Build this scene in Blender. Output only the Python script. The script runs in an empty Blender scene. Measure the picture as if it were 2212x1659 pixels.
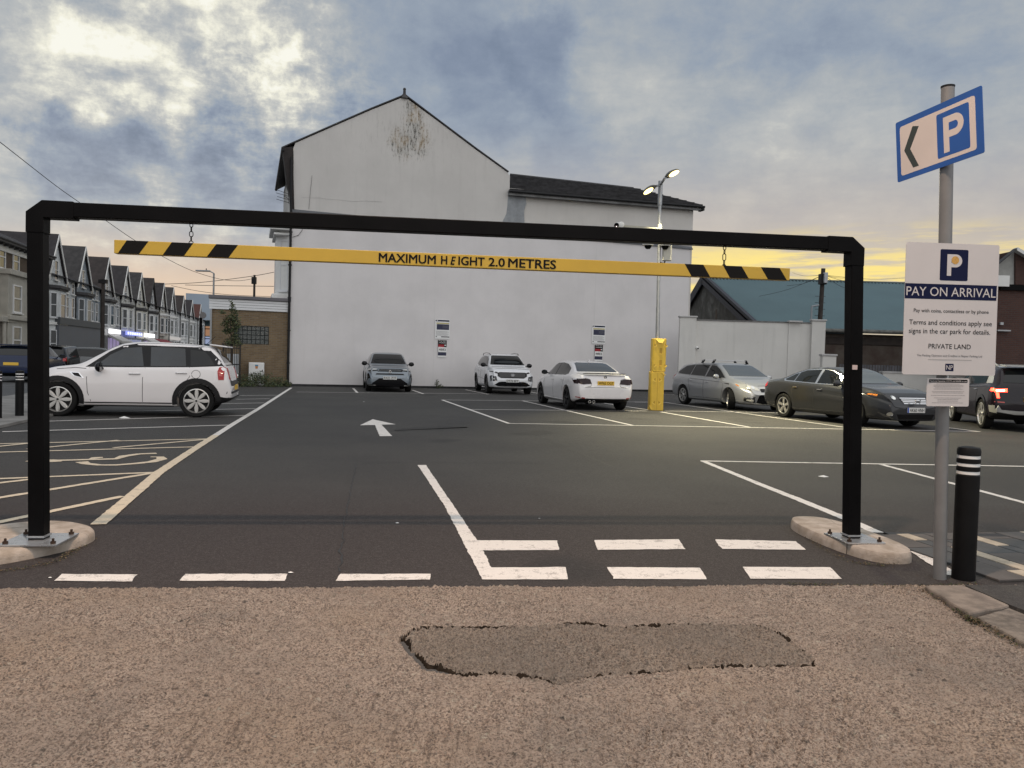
import bpy, bmesh, math, random
import numpy as np
from mathutils import Vector, Matrix, Euler
from mathutils.bvhtree import BVHTree
from mathutils.geometry import delaunay_2d_cdt
random.seed(7); rng = np.random.default_rng(11)
S = bpy.context.scene; COL = S.collection
R = math.radians

# ------------------------------------------------------------ camera, world, sun, exposure
F_, CX, CY, HC = 1661.0, 1106.0, 829.5, 1.37
PITCH, ROLL = -math.atan(50.5/F_), math.atan(.028)
Fv = Vector((0, math.cos(PITCH), math.sin(PITCH))); R0 = Vector((1, 0, 0)); U0 = R0.cross(Fv)
Rv = R0*math.cos(ROLL) + U0*math.sin(ROLL); Uv = -R0*math.sin(ROLL) + U0*math.cos(ROLL)
cam = bpy.data.cameras.new('camera'); co = bpy.data.objects.new('camera', cam); COL.objects.link(co)
m = Matrix((Rv, Uv, -Fv)).transposed().to_4x4(); m.translation = (0, 0, HC); co.matrix_world = m
cam.sensor_width = 36; cam.lens = F_/2212*36; cam.clip_end = 3000; cam.clip_start = .05
S.camera = co
S.view_settings.view_transform = 'Standard'; S.view_settings.look = 'None'
S.view_settings.exposure = 0.0; S.view_settings.gamma = 1
SUN_DIR = Vector((.35, -.60, .72)).normalized()      # where the soft light of the overcast comes from

class NT:
    """small helper for node trees"""
    def __init__(s, tree): s.t = tree; s.n = tree.nodes; s.l = tree.links
    def new(s, typ, **kw):
        x = s.n.new(typ)
        for k, v in kw.items(): setattr(x, k, v)
        return x
    def put(s, sock, v):
        if v is None: return
        if isinstance(v, bpy.types.NodeSocket): s.l.new(v, sock)
        else:
            if sock.type == 'RGBA' and len(v) == 3: v = (*v, 1)
            sock.default_value = v
    def m(s, op, a, b=None, c=None, clamp=False):
        x = s.new('ShaderNodeMath', operation=op, use_clamp=clamp)
        s.put(x.inputs[0], a); s.put(x.inputs[1], b); s.put(x.inputs[2], c); return x.outputs[0]
    def vm(s, op, a, b=None, sc=None):
        x = s.new('ShaderNodeVectorMath', operation=op); s.put(x.inputs[0], a); s.put(x.inputs[1], b)
        if sc is not None: s.put(x.inputs['Scale'], sc)
        return x.outputs['Value'] if op in ('DOT_PRODUCT', 'LENGTH') else x.outputs[0]
    def noise(s, vec, scale, detail=4, rough=.55, dist=0, col=False):
        x = s.new('ShaderNodeTexNoise'); s.put(x.inputs['Vector'], vec); x.inputs['Scale'].default_value = scale
        x.inputs['Detail'].default_value = detail; x.inputs['Roughness'].default_value = rough; x.inputs['Distortion'].default_value = dist
        return x.outputs['Color' if col else 'Fac']
    def vor(s, vec, scale, feat='F1', out='Distance', rnd=1):
        x = s.new('ShaderNodeTexVoronoi', feature=feat); s.put(x.inputs['Vector'], vec); x.inputs['Scale'].default_value = scale
        x.inputs['Randomness'].default_value = rnd; return x.outputs[out]
    def mix(s, f, a, b, mode='MIX'):
        x = s.new('ShaderNodeMix', data_type='RGBA', blend_type=mode)
        s.put(x.inputs[0], f); s.put(x.inputs[6], a); s.put(x.inputs[7], b); return x.outputs[2]
    def mr(s, v, a, b, c=0, d=1, smooth=True):
        x = s.new('ShaderNodeMapRange', interpolation_type='SMOOTHSTEP' if smooth else 'LINEAR')
        s.put(x.inputs[0], v); x.inputs[1].default_value = a; x.inputs[2].default_value = b; x.inputs[3].default_value = c; x.inputs[4].default_value = d
        return x.outputs[0]
    def ramp(s, f, stops):
        x = s.new('ShaderNodeValToRGB'); s.put(x.inputs[0], f); e = x.color_ramp.elements
        while len(e) < len(stops): e.new(.5)
        for i, (p, c) in enumerate(stops): e[i].position = p; e[i].color = (*c, 1)
        return x.outputs[0]
    def sep(s, v):
        x = s.new('ShaderNodeSeparateXYZ'); s.put(x.inputs[0], v); return x.outputs
    def comb(s, a, b, c):
        x = s.new('ShaderNodeCombineXYZ'); s.put(x.inputs[0], a); s.put(x.inputs[1], b); s.put(x.inputs[2], c); return x.outputs[0]

def s2l(r, g=None, b=None):
    if g is None: g = b = r
    return tuple(((c/255)/12.92 if c/255 <= .04045 else ((c/255+.055)/1.055)**2.4) for c in (r, g, b))

def ray(u, v):
    return Fv + Rv*((u-CX)/F_) - Uv*((v-CY)/F_)
def G(u, v, z=0.0):
    d = ray(u, v); t = (z-HC)/d.z; return Vector((d.x*t, d.y*t, z))
def D_(u, v, y):
    d = ray(u, v); t = y/d.y; return Vector((d.x*t, y, HC+d.z*t))
def PL(u, v, p, n):
    d = ray(u, v); o = Vector((0, 0, HC)); t = (p-o).dot(n)/d.dot(n); return o + d*t

w = bpy.data.worlds.new('World'); S.world = w; w.use_nodes = True
T = NT(w.node_tree); T.n.clear()
out = T.new('ShaderNodeOutputWorld'); bg = T.new('ShaderNodeBackground'); T.l.new(bg.outputs[0], out.inputs[0])
tc = T.new('ShaderNodeTexCoord'); dirv = T.vm('NORMALIZE', tc.outputs['Generated'])
sx, sy, sz = T.sep(dirv)[0:3]
el = T.m('MAXIMUM', sz, 0.0)
# sheet of cloud seen in perspective
den = T.m('ADD', el, .16)
uvx = T.m('DIVIDE', sx, den); uvy = T.m('DIVIDE', sy, den)
sheet = T.comb(uvx, uvy, 0.0)
warp = T.noise(sheet, 1.1, 4, .6, col=True)
sheet2 = T.vm('ADD', sheet, T.vm('SCALE', T.vm('SUBTRACT', warp, (.5, .5, .5)), sc=.38))
n1 = T.noise(sheet2, 1.5, 11, .64)
n2 = T.noise(T.vm('ADD', sheet2, (3.1, 7.7, 2.)), 4.2, 8, .62)
n3 = T.noise(T.vm('ADD', dirv, (9.3, 1.7, 5.)), 17., 9, .66)
wdir = T.vm('ADD', dirv, T.vm('SCALE', T.vm('SUBTRACT', T.noise(dirv, 6.5, 7, .62, col=True), (.5, .5, .5)), sc=.24))
wdir = T.vm('NORMALIZE', wdir)
def blob(u, v, rin, rout, amp, ax=1.0):
    d = ray(u, v).normalized()
    if ax == 1.0:
        dt = T.vm('DOT_PRODUCT', wdir, tuple(d)); k = T.mr(dt, math.cos(R(rout)), math.cos(R(rin)))
    else:   # wider than high
        df = T.vm('SUBTRACT', wdir, tuple(d)); df = T.vm('MULTIPLY', df, (1/ax, 1/ax, 1.0)); k = T.mr(T.vm('LENGTH', df), math.sin(R(rout)), math.sin(R(rin)))
    return T.m('MULTIPLY', k, amp)
val = T.m('ADD', .485, T.m('MULTIPLY', T.m('SUBTRACT', n1, .5), .50))
brk = T.m('ADD', blob(400, 240, 3, 15, 1.0), blob(620, 230, 1, 8, .5))
val = T.m('ADD', val, T.m('MULTIPLY', T.m('SUBTRACT', n2, .5), T.m('ADD', .50, T.m('MULTIPLY', brk, .85))))
val = T.m('ADD', val, T.m('MULTIPLY', T.m('SUBTRACT', n3, .5), T.m('ADD', .34, T.m('MULTIPLY', brk, .9))))
for b in [(430, 240, 1, 10, .20), (300, 190, 2, 9, .08), (560, 270, .5, 5, .10), (620, 200, .5, 5.5, .10), (110, 170, 1, 8, .13),
          (180, 330, 1.5, 5.0, -.40), (110, 285, .5, 3.5, -.16), (500, 375, 2.0, 6.0, -.36, 1.6), (400, 340, 1, 3.6, -.14), (640, 400, 1, 5, -.10, 1.5),
          (950, 190, 3, 9, -.10, 1.5), (1180, 130, 1, 4, -.18), (1050, 200, 1, 4, -.09), (1240, 340, 1, 5, -.12), (1560, 330, 1.2, 5, -.07),
          (1450, 260, 1, 5, .10, 2.), (1700, 260, 1, 6, .14, 1.6), (1480, 460, 1, 5, .06), (860, 40, 3, 9, -.05), (1900, 60, 2, 13, -.07),
          (200, 40, 2, 9, .02), (330, 500, 1, 6, .12, 2.2), (60, 480, 1, 6, .10, 2.), (2000, 420, 2, 9, .07, 2.)]:
    val = T.m('ADD', val, blob(*b))
cloud = T.ramp(val, [(.04, s2l(116, 129, 149)), (.24, s2l(134, 146, 165)), (.40, s2l(152, 163, 177)), (.53, s2l(170, 176, 181)), (.66, s2l(188, 190, 189)), (.78, s2l(214, 213, 204)), (.92, s2l(247, 244, 226)), (1., s2l(255, 253, 240))])
# glow along the horizon: yellow where the sun has gone down, peach further left
az = lambda u: tuple(Vector((ray(u, 780).x, ray(u, 780).y, 0)).normalized())
flat = T.vm('NORMALIZE', T.comb(sx, sy, 0.0))
elw = T.m('ADD', el, T.m('MULTIPLY', T.m('SUBTRACT', n2, .5), .045))
g_r = T.m('MULTIPLY', T.mr(T.vm('DOT_PRODUCT', flat, az(1720)), math.cos(R(21)), math.cos(R(4))), T.mr(elw, .180, .122))
g_r2 = T.m('MULTIPLY', T.mr(T.vm('DOT_PRODUCT', flat, az(1640)), math.cos(R(34)), math.cos(R(8))), T.mr(elw, .30, .12))
g_l = T.m('MULTIPLY', T.mr(T.vm('DOT_PRODUCT', flat, az(520)), math.cos(R(26)), math.cos(R(4))), T.mr(elw, .165, .055))
band = T.noise(T.comb(T.m('MULTIPLY', sx, 3.0), T.m('MULTIPLY', sy, 3.0), T.m('MULTIPLY', sz, 30.0)), 2.2, 6, .6)
bandc = T.mr(band, .41, .56)
cl2 = T.mix(T.m('MULTIPLY', T.mr(elw, .34, .02), .45), cloud, s2l(205, 198, 190))
cl3 = T.mix(T.m('MULTIPLY', g_r2, .42), cl2, s2l(222, 196, 170))
cl4 = T.mix(T.m('MULTIPLY', g_r, T.m('ADD', .12, T.m('MULTIPLY', bandc, .88))), cl3, (1.05, .82, .26))
cl5 = T.mix(T.m('MULTIPLY', g_l, .85), cl4, s2l(240, 208, 176))
sky = T.new('ShaderNodeTexSky', sky_type='NISHITA'); sky.sun_disc = False
sky.sun_elevation = math.asin(SUN_DIR.z); sky.sun_rotation = math.atan2(SUN_DIR.x, SUN_DIR.y)
nish = T.vm('SCALE', sky.outputs[0], sc=.10)
cl6 = T.mix(.06, cl5, nish)
cl7 = T.mix(T.mr(sz, -.01, -.06), cl6, (.06, .06, .06))
T.l.new(cl7, bg.inputs[0]); bg.inputs[1].default_value = 1.0
w.cycles.sampling_method = 'MANUAL'; w.cycles.sample_map_resolution = 512

sd = bpy.data.lights.new('sun', 'SUN'); so = bpy.data.objects.new('sun', sd); COL.objects.link(so)
sd.energy = 1.5; sd.angle = R(110); sd.color = (1, .965, .93)
so.rotation_euler = SUN_DIR.to_track_quat('Z', 'Y').to_euler()

# ------------------------------------------------------------ materials
MATS = {}
def M(name, col, rough=.6, metal=0., var=0., vs=4., bump=0., bs=60., coat=0., ior=1.5, emit=None, es=0., world=False, col2=None):
    if name in MATS: return MATS[name]
    mt = bpy.data.materials.new(name); mt.use_nodes = True; MATS[name] = mt
    t = NT(mt.node_tree); p = t.n['Principled BSDF']
    p.inputs['Base Color'].default_value = (*col, 1); p.inputs['Roughness'].default_value = rough; p.inputs['Metallic'].default_value = metal
    p.inputs['Coat Weight'].default_value = coat; p.inputs['Coat Roughness'].default_value = .04; p.inputs['IOR'].default_value = ior
    if var or bump:
        if world: vec = t.new('ShaderNodeNewGeometry').outputs['Position']
        else: vec = t.new('ShaderNodeTexCoord').outputs['Object']
    if var:
        nf = t.noise(vec, vs, 6, .6)
        c2 = col2 or tuple(c*(1-var) for c in col)
        c1 = col if col2 else tuple(min(1, c*(1+var)) for c in col)
        t.l.new(t.mix(t.mr(nf, .3, .7), c2, c1), p.inputs['Base Color'])
        t.l.new(t.m('ADD', rough-.06, t.m('MULTIPLY', nf, .12)), p.inputs['Roughness'])
    if bump:
        b = t.new('ShaderNodeBump'); b.inputs['Strength'].default_value = bump; b.inputs['Distance'].default_value = .01
        t.l.new(t.noise(vec, bs, 5, .65), b.inputs['Height']); t.l.new(b.outputs[0], p.inputs['Normal'])
    if emit:
        p.inputs['Emission Color'].default_value = (*emit, 1); p.inputs['Emission Strength'].default_value = es
    return mt

# ------------------------------------------------------------ mesh builder and tagging
class MB:
    def __init__(s): s.v = []; s.f = []; s.mi = []
    def add(s, vs, fs, mi=0):
        o = len(s.v); s.v += [tuple(v) for v in vs]; s.f += [tuple(i+o for i in f) for f in fs]; s.mi += [mi]*len(fs); return s
    def box(s, c, d, rz=0, mi=0, rot=None):
        x, y, z = d[0]/2, d[1]/2, d[2]/2
        vs = [Vector((a*x, b*y, e*z)) for a in (-1, 1) for b in (-1, 1) for e in (-1, 1)]
        m_ = rot if rot is not None else Matrix.Rotation(rz, 3, 'Z'); c = Vector(c)
        return s.add([m_@v + c for v in vs], [(0, 1, 3, 2), (4, 6, 7, 5), (0, 4, 5, 1), (2, 3, 7, 6), (0, 2, 6, 4), (1, 5, 7, 3)], mi)
    def bar(s, a, b, w_, h_, mi=0, up=(0, 0, 1)):
        a = Vector(a); b = Vector(b); d = (b-a); L = d.length; d.normalize(); u = Vector(up)
        sd_ = d.cross(u)
        if sd_.length < 1e-4: sd_ = d.cross(Vector((1, 0, 0)))
        sd_.normalize(); u = sd_.cross(d)
        rot = Matrix((d, sd_, u)).transposed()
        return s.box((a+b)/2, (L, w_, h_), mi=mi, rot=rot)
    def tube(s, a, b, r, r2=None, n=12, cap=True, mi=0):
        a = Vector(a); b = Vector(b); r2 = r if r2 is None else r2; d = (b-a).normalized()
        x = d.orthogonal().normalized(); y = d.cross(x); vs = []
        for p, q in ((a, r), (b, r2)):
            for i in range(n):
                t = 2*math.pi*i/n; vs.append(p + x*math.cos(t)*q + y*math.sin(t)*q)
        fs = [(i, (i+1) % n, n+(i+1) % n, n+i) for i in range(n)]
        if cap: fs += [tuple(range(n-1, -1, -1)), tuple(range(n, 2*n))]
        return s.add(vs, fs, mi)
    def path(s, pts, r, n=6, mi=0):
        for a, b in zip(pts, pts[1:]): s.tube(a, b, r, n=n, mi=mi)
        return s
    def lathe(s, prof, n=24, axis='Z', c=(0, 0, 0), mi=0, closed=False):
        vs = []; c = Vector(c)
        for r_, h in prof:
            for i in range(n):
                t = 2*math.pi*i/n; p = (r_*math.cos(t), r_*math.sin(t), h)
                if axis == 'Y': p = (p[0], p[2], p[1])
                elif axis == 'X': p = (p[2], p[0], p[1])
                vs.append(Vector(p)+c)
        k = len(prof); fs = []
        for j in range(k if closed else k-1):
            a = j*n; b = ((j+1) % k)*n
            for i in range(n): fs.append((a+i, a+(i+1) % n, b+(i+1) % n, b+i))
        if not closed: fs += [tuple(range(n)), tuple(range((k-1)*n, k*n))[::-1]]
        return s.add(vs, fs, mi)
    def prism(s, poly, vec, mi=0):
        n = len(poly); vec = Vector(vec); a = [Vector(p) for p in poly]; b = [p+vec for p in a]
        fs = [tuple(range(n)), tuple(range(2*n-1, n-1, -1))] + [(i, n+i, n+(i+1) % n, (i+1) % n) for i in range(n)]
        return s.add(a+b, fs, mi)
    def build(s, name, mat, parent=None, smooth=False, bevel=0, world=False, fix=True):
        me = bpy.data.meshes.new(name); me.from_pydata([tuple(v) for v in s.v], [], s.f)
        mats = mat if isinstance(mat, (list, tuple)) else [mat]
        for q in mats: me.materials.append(q)
        if len(mats) > 1: me.polygons.foreach_set('material_index', s.mi)
        if fix:
            bm = bmesh.new(); bm.from_mesh(me); bmesh.ops.recalc_face_normals(bm, faces=bm.faces); bm.to_mesh(me); bm.free()
        if world and parent is not None:
            me.transform((Matrix.Translation(parent.location) @ parent.rotation_euler.to_matrix().to_4x4()).inverted())
        if smooth: me.polygons.foreach_set('use_smooth', [True]*len(me.polygons))
        return link(name, me, parent, bevel, smooth)
def link(name, me, parent=None, bevel=0, smooth=False):
    o = bpy.data.objects.new(name, me); COL.objects.link(o)
    if parent is not None: o.parent = parent
    if bevel:
        b = o.modifiers.new('bevel', 'BEVEL'); b.width = bevel; b.segments = 2; b.limit_method = 'ANGLE'; b.angle_limit = R(35)
    if smooth and len(me.polygons):
        try: me.set_sharp_from_angle(angle=R(38))
        except Exception: pass
    return o
def tag(o, label=None, cat=None, group=None, kind=None):
    if label: o['label'] = label
    if cat: o['category'] = cat
    if group: o['group'] = group
    if kind: o['kind'] = kind
    return o
def thing(name, label, cat, loc=(0, 0, 0), rz=0, group=None):
    o = bpy.data.objects.new(name, None); COL.objects.link(o); o.location = loc; o.rotation_euler = (0, 0, rz); o.empty_display_size = .2
    return tag(o, label, cat, group)
def children(o): return [c for c in bpy.data.objects if c.parent == o]
KIDS = {}
def copy_tree(o, parent=None):
    if not KIDS:
        for c in bpy.data.objects:
            if c.parent: KIDS.setdefault(c.parent, []).append(c)
    c = o.copy(); COL.objects.link(c); c.parent = parent
    for ch in list(KIDS.get(o, [])): copy_tree(ch, c)
    return c
FONT = None
def text(s, mat, parent, loc, rot, width, height=None, bold=0.0, name='lettering', depth=.001, shear=0, world=False, fat=0.0):
    """flat lettering centred on loc, in the local x/z plane of rot; fitted to width (and height)"""
    cu = bpy.data.curves.new(name, 'FONT'); cu.body = s; cu.align_x = 'CENTER'; cu.offset = bold if abs(bold) < .005 else 0; cu.shear = shear; cu.resolution_u = 3
    if FONT: cu.font = FONT
    cu.extrude = depth
    o = bpy.data.objects.new(name, cu); COL.objects.link(o)
    dg = bpy.context.evaluated_depsgraph_get(); me = bpy.data.meshes.new_from_object(o.evaluated_get(dg))
    bpy.data.objects.remove(o); bpy.data.curves.remove(cu)
    n = len(me.vertices); c = np.empty(n*3); me.vertices.foreach_get('co', c); c = c.reshape(-1, 3)
    mn, mx = c.min(0), c.max(0); ce = (mn+mx)/2; kx = width/max(1e-6, mx[0]-mn[0]); kz = kx if height is None else height/max(1e-6, mx[1]-mn[1])
    q = np.zeros_like(c); q[:, 0] = (c[:, 0]-ce[0])*kx; q[:, 2] = (c[:, 1]-ce[1])*kz; q[:, 1] = -(c[:, 2]-0)
    me.vertices.foreach_set('co', q.reshape(-1)); me.materials.clear(); me.materials.append(mat)
    fat = fat or (bold*.9 if bold >= .005 else 0)
    if fat:      # heavier strokes: the same letters laid again a hair to each side
        vs = q; polys = [tuple(p.vertices) for p in me.polygons]; av, af = [], []; hgt = max(1e-6, q[:, 2].max()-q[:, 2].min())
        for k, (dx, dz) in enumerate([(-1, 0), (1, 0), (-.5, .45), (.5, .45), (-.5, -.45), (.5, -.45), (0, 0)]):
            o_ = len(av); av += [(x*(1-0*fat)+dx*fat*hgt, y-k*.00008, z*(1-.04*0)+dz*fat*hgt) for x, y, z in vs]; af += [tuple(i+o_ for i in f) for f in polys]
        me = bpy.data.meshes.new(name); me.from_pydata(av, [], af); me.materials.append(mat)
    mt = Matrix.Translation(Vector(loc)) @ (rot if isinstance(rot, Matrix) else Matrix.Rotation(rot, 4, 'Z'))
    me.transform(mt)
    if world and parent is not None:
        me.transform((Matrix.Translation(parent.location) @ parent.rotation_euler.to_matrix().to_4x4()).inverted())
    return link(name, me, parent)

# common materials
m_white = M('white_paint', (.72, .72, .70), .5, var=.04); m_black = M('black_paint', (.004, .004, .0045), .42, bump=.05, bs=200, var=.2, ior=1.15)
m_plastic = M('black_plastic', (.014, .014, .015), .55, ior=1.32); m_chrome = M('chrome', (.75, .75, .76), .14, 1)
m_galv = M('galvanised_steel', (.36, .37, .38), .42, .8, var=.12, vs=8); m_glass = M('dark_window_glass', (.008, .009, .010), .04, ior=1.5)
m_housepane = M('house_window_pane', (.03, .035, .04), .06, ior=1.7); m_curtain = M('pale_curtain_pane', (.16, .165, .16), .2, var=.2, vs=3, ior=1.5)
m_slate = M('slate', (.045, .043, .045), .7, var=.3, vs=2.5, bump=.3, bs=12); m_navy = M('navy_print', (.006, .009, .040), .5, ior=1.2)
m_upvc = M('white_upvc', (.66, .67, .68), .35); m_rubber = M('rubber', (.009, .009, .009), .8, bump=.1, ior=1.3)
m_grey_ink = M('grey_ink', (.16, .16, .17), .6); m_ink = M('black_ink', (.006, .006, .007), .5, ior=1.2)
# ------------------------------------------------------------ ground
def asphalt_mat(name, c1, c2, near_tint=False):
    mt = bpy.data.materials.new(name); mt.use_nodes = True; t = NT(mt.node_tree); p = t.n['Principled BSDF']
    pos = t.new('ShaderNodeNewGeometry').outputs['Position']
    big = t.noise(pos, .35, 5, .6); fine = t.noise(pos, 90, 3, .8); grit = t.vor(pos, 160, out='Color'); gr = t.sep(grit)[0]
    base = t.mix(t.mr(big, .35, .65), c1, c2)
    if near_tint:
        y = t.sep(pos)[1]; k = t.m('MULTIPLY', t.mr(t.m('ADD', y, t.m('MULTIPLY', big, 3.)), 10.5, 7.5), 1.)
        base = t.mix(k, base, (.033, .026, .025))
    base = t.mix(t.m('MULTIPLY', t.mr(gr, .55, 1.), .45), base, (.12, .115, .11))
    base = t.mix(t.mr(fine, .45, .2), base, (.012, .012, .012))
    st = t.noise(t.vm('ADD', pos, (5., 3., 0.)), .9, 6, .7)
    base = t.mix(t.m('MULTIPLY', t.mr(st, .6, .72), .35), base, tuple(c*.45 for c in c1))
    oil = t.vor(t.vm('ADD', pos, t.vm('SCALE', t.noise(pos, 1.6, 4, .6, col=True), sc=.9)), .42); base = t.mix(t.m('MULTIPLY', t.mr(oil, .20, .06), .55), base, (.016, .016, .017))
    g2 = t.noise(pos, 26, 4, .75); base = t.mix(t.m('MULTIPLY', t.mr(g2, .52, .72), .45), base, tuple(q*1.75 for q in c2)); base = t.mix(t.m('MULTIPLY', t.mr(g2, .46, .30), .5), base, tuple(q*.45 for q in c1))
    st2 = t.noise(t.vm('ADD', pos, (15., 33., 0.)), 2.3, 6, .75)
    base = t.mix(t.m('MULTIPLY', t.mr(st2, .62, .8), .25), base, (.10, .095, .09))
    t.l.new(base, p.inputs['Base Color']); p.inputs['Roughness'].default_value = .78; p.inputs['IOR'].default_value = 1.4
    b = t.new('ShaderNodeBump'); b.inputs['Strength'].default_value = .8; b.inputs['Distance'].default_value = .006
    t.l.new(t.m('ADD', fine, t.m('MULTIPLY', gr, .7)), b.inputs['Height']); t.l.new(b.outputs[0], p.inputs['Normal'])
    return mt
m_carpark = asphalt_mat('car_park_asphalt', (.038, .037, .036), (.052, .050, .047), True)
m_street = asphalt_mat('street_asphalt', (.075, .078, .082), (.095, .097, .10))
m_path = asphalt_mat('path_asphalt', (.050, .047, .044), (.07, .064, .058))
def sheet(name, pts, z, mat, parent=None, kind='structure'):
    mb = MB(); mb.add([(p[0], p[1], z) for p in pts], [tuple(range(len(pts)))]); o = mb.build(name, mat, parent, fix=False)
    if o.data.polygons[0].normal.z < 0: o.data.flip_normals()
    if parent is None: tag(o, kind=kind)
    return o
sheet('ground', [(-900, -300), (900, -300), (900, 1500), (-900, 1500)], -.022, M('far_ground', (.07, .07, .07), .9, var=.2, vs=.2, world=True))
tv = Vector((-.243, .970, 0)); nv = Vector((.970, .243, 0))           # street direction and its right-hand normal
Pc = Vector((-10.6, 15, 0))                                            # on the centre line of the near pavement
def SP(along, across, z=0): q = Pc + tv*along + nv*across; return Vector((q.x, q.y, z))
EL, ER = G(0, 1272), G(1990, 1266)                                      # where concrete meets asphalt
ed = (ER-EL).normalized(); edn = Vector((-ed.y, ed.x, 0))
def edge(s): return EL + ed*s
a0, a1 = edge(-14), edge(9.5)
a0 = edge(-3.6); carpark = sheet('car_park', [(a0.x, a0.y), (a1.x, a1.y), (40, 8), (40, 60), (-18, 60), SP(20, 1.5)[:2], SP(-10.2, 1.5)[:2]], -.0, m_carpark)
sheet('street', [SP(-30, -9.3)[:2], SP(-30, -1.5)[:2], SP(300, -1.5)[:2], SP(300, -9.3)[:2]], -.012, m_street)
m_pave = M('pavement_slabs', (.20, .195, .185), .85, var=.25, vs=1.5, bump=.3, bs=40, world=True)
pv = MB(); pv.prism([SP(-10, -1.5, .0), SP(26, -1.5, .0), SP(26, 1.48, .0), SP(-10, 1.48, .0)], (0, 0, .05)); pv.build('pavement', m_pave)['kind'] = 'structure'
pv = MB(); pv.prism([SP(-30, -11.6, -.01), SP(300, -11.6, -.01), SP(300, -9.3, -.01), SP(-30, -9.3, -.01)], (0, 0, .12)); tag(pv.build('pavement', m_pave), kind='structure')
# concrete apron in the foreground, with a broken repair patch
def concrete_mat(name, tint, dark):
    mt = bpy.data.materials.new(name); mt.use_nodes = True; t = NT(mt.node_tree); p = t.n['Principled BSDF']
    pos = t.new('ShaderNodeNewGeometry').outputs['Position']
    wv = t.vm('ADD', pos, t.vm('SCALE', t.noise(pos, 30, 3, .6, col=True), sc=.018))
    big = t.noise(pos, 1.6, 6, .62); mid = t.noise(pos, 11, 5, .7); fine = t.noise(pos, 85, 5, .75)
    c = t.mix(t.mr(big, .3, .7), tuple(x*.80 for x in tint), tuple(x*1.14 for x in tint)); lg = t.noise(t.vm('ADD', pos, (7., 1., 0.)), .75, 5, .6); c = t.mix(t.m('MULTIPLY', t.mr(lg, .45, .68), .5), c, (.46, .35, .255)); c = t.mix(t.m('MULTIPLY', t.mr(lg, .48, .32), .6), c, (.28, .25, .22)); px_ = t.sep(pos); sk = t.noise(t.comb(t.m('MULTIPLY', px_[0], 34.), t.m('MULTIPLY', px_[1], 2.4), 0.0), 1.0, 6, .75); zn = t.m('MULTIPLY', t.mr(px_[1], 3.6, 2.7), t.mr(t.noise(pos, 1.3, 3, .5), .40, .58)); c = t.mix(t.m('MULTIPLY', t.m('MULTIPLY', t.mr(sk, .52, .66), zn), .75), c, dark)
    c = t.mix(t.m('MULTIPLY', t.mr(mid, .5, .75), .35), c, (.34, .235, .18))
    st = t.vor(wv, 85, out='Color'); sr, sg, sb = t.sep(st)[0:3]; dist = t.vor(wv, 85)
    stone = t.ramp(sg, [(0, (.09, .075, .065)), (.3, (.17, .13, .105)), (.55, (.30, .22, .175)), (.8, (.44, .36, .29)), (1, (.24, .22, .20))])
    expo = t.m('MULTIPLY', t.mr(t.m('ADD', t.m('MULTIPLY', mid, .55), t.m('MULTIPLY', big, .5)), .42, .62), t.mr(dist, .62, .40))
    c = t.mix(t.m('MULTIPLY', expo, .85), c, stone)
    st2 = t.vor(wv, 150, out='Color'); q = t.sep(st2)[0]
    c = t.mix(t.m('MULTIPLY', t.mr(q, .66, .92), .55), c, (.07, .05, .04))
    c = t.mix(t.m('MULTIPLY', t.mr(t.sep(st2)[1], .985, .995), .6), c, (.50, .42, .35))
    c = t.mix(t.m('MULTIPLY', t.mr(t.vor(wv, 9.0), .13, .06), .75), c, (.04, .036, .034))
    c = t.mix(t.mr(fine, .45, .30), c, dark); c = t.mix(t.m('MULTIPLY', t.mr(t.noise(wv, 80, 4, .75), .44, .34), .85), c, dark); c = t.mix(t.m('MULTIPLY', t.mr(t.noise(wv, 19, 6, .8), .42, .33), .75), c, dark); c = t.mix(t.m('MULTIPLY', t.mr(t.noise(t.vm('ADD', wv, (4., 2., 0.)), 28, 4, .6), .60, .72), .45), c, tuple(min(.6, x*1.5) for x in tint))
    if name != 'apron_concrete': c = t.mix(.28, c, (.15, .13, .11))
    t.l.new(c, p.inputs['Base Color']); p.inputs['Roughness'].default_value = .88
    b = t.new('ShaderNodeBump'); b.inputs['Strength'].default_value = 1.0; b.inputs['Distance'].default_value = .016
    hh = t.m('ADD', t.m('MULTIPLY', fine, 1.3), t.m('MULTIPLY', t.mr(dist, .0, .6, 1., 0.), .6)); hh = t.m('ADD', hh, t.m('MULTIPLY', q, .35))
    t.l.new(hh, b.inputs['Height']); t.l.new(b.outputs[0], p.inputs['Normal'])
    return mt
m_conc = concrete_mat('apron_concrete', (.47, .385, .32), (.11, .082, .064)); m_patch = concrete_mat('repair_patch_concrete', (.41, .345, .285), (.035, .03, .025))
def bandnoise(ny, nx, wl, seed):
    r_ = np.random.default_rng(seed).normal(size=(ny, nx)); fy = np.fft.fftfreq(ny)[:, None]; fx = np.fft.fftfreq(nx)[None, :]
    f = np.sqrt((fx)**2+(fy)**2); f0 = 1/wl; k = np.exp(-((f-f0)/(f0*.7))**2); q = np.real(np.fft.ifft2(np.fft.fft2(r_)*k)); return q/q.std()
def inpoly(X, Y, poly):
    ins = np.zeros(X.shape, bool); n = len(poly)
    for i in range(n):
        x1, y1 = poly[i]; x2, y2 = poly[(i+1) % n]
        c = ((y1 > Y) != (y2 > Y)) & (X < (x2-x1)*(Y-y1)/((y2-y1) if abs(y2-y1) > 1e-9 else 1e-9)+x1); ins ^= c
    return ins
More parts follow.
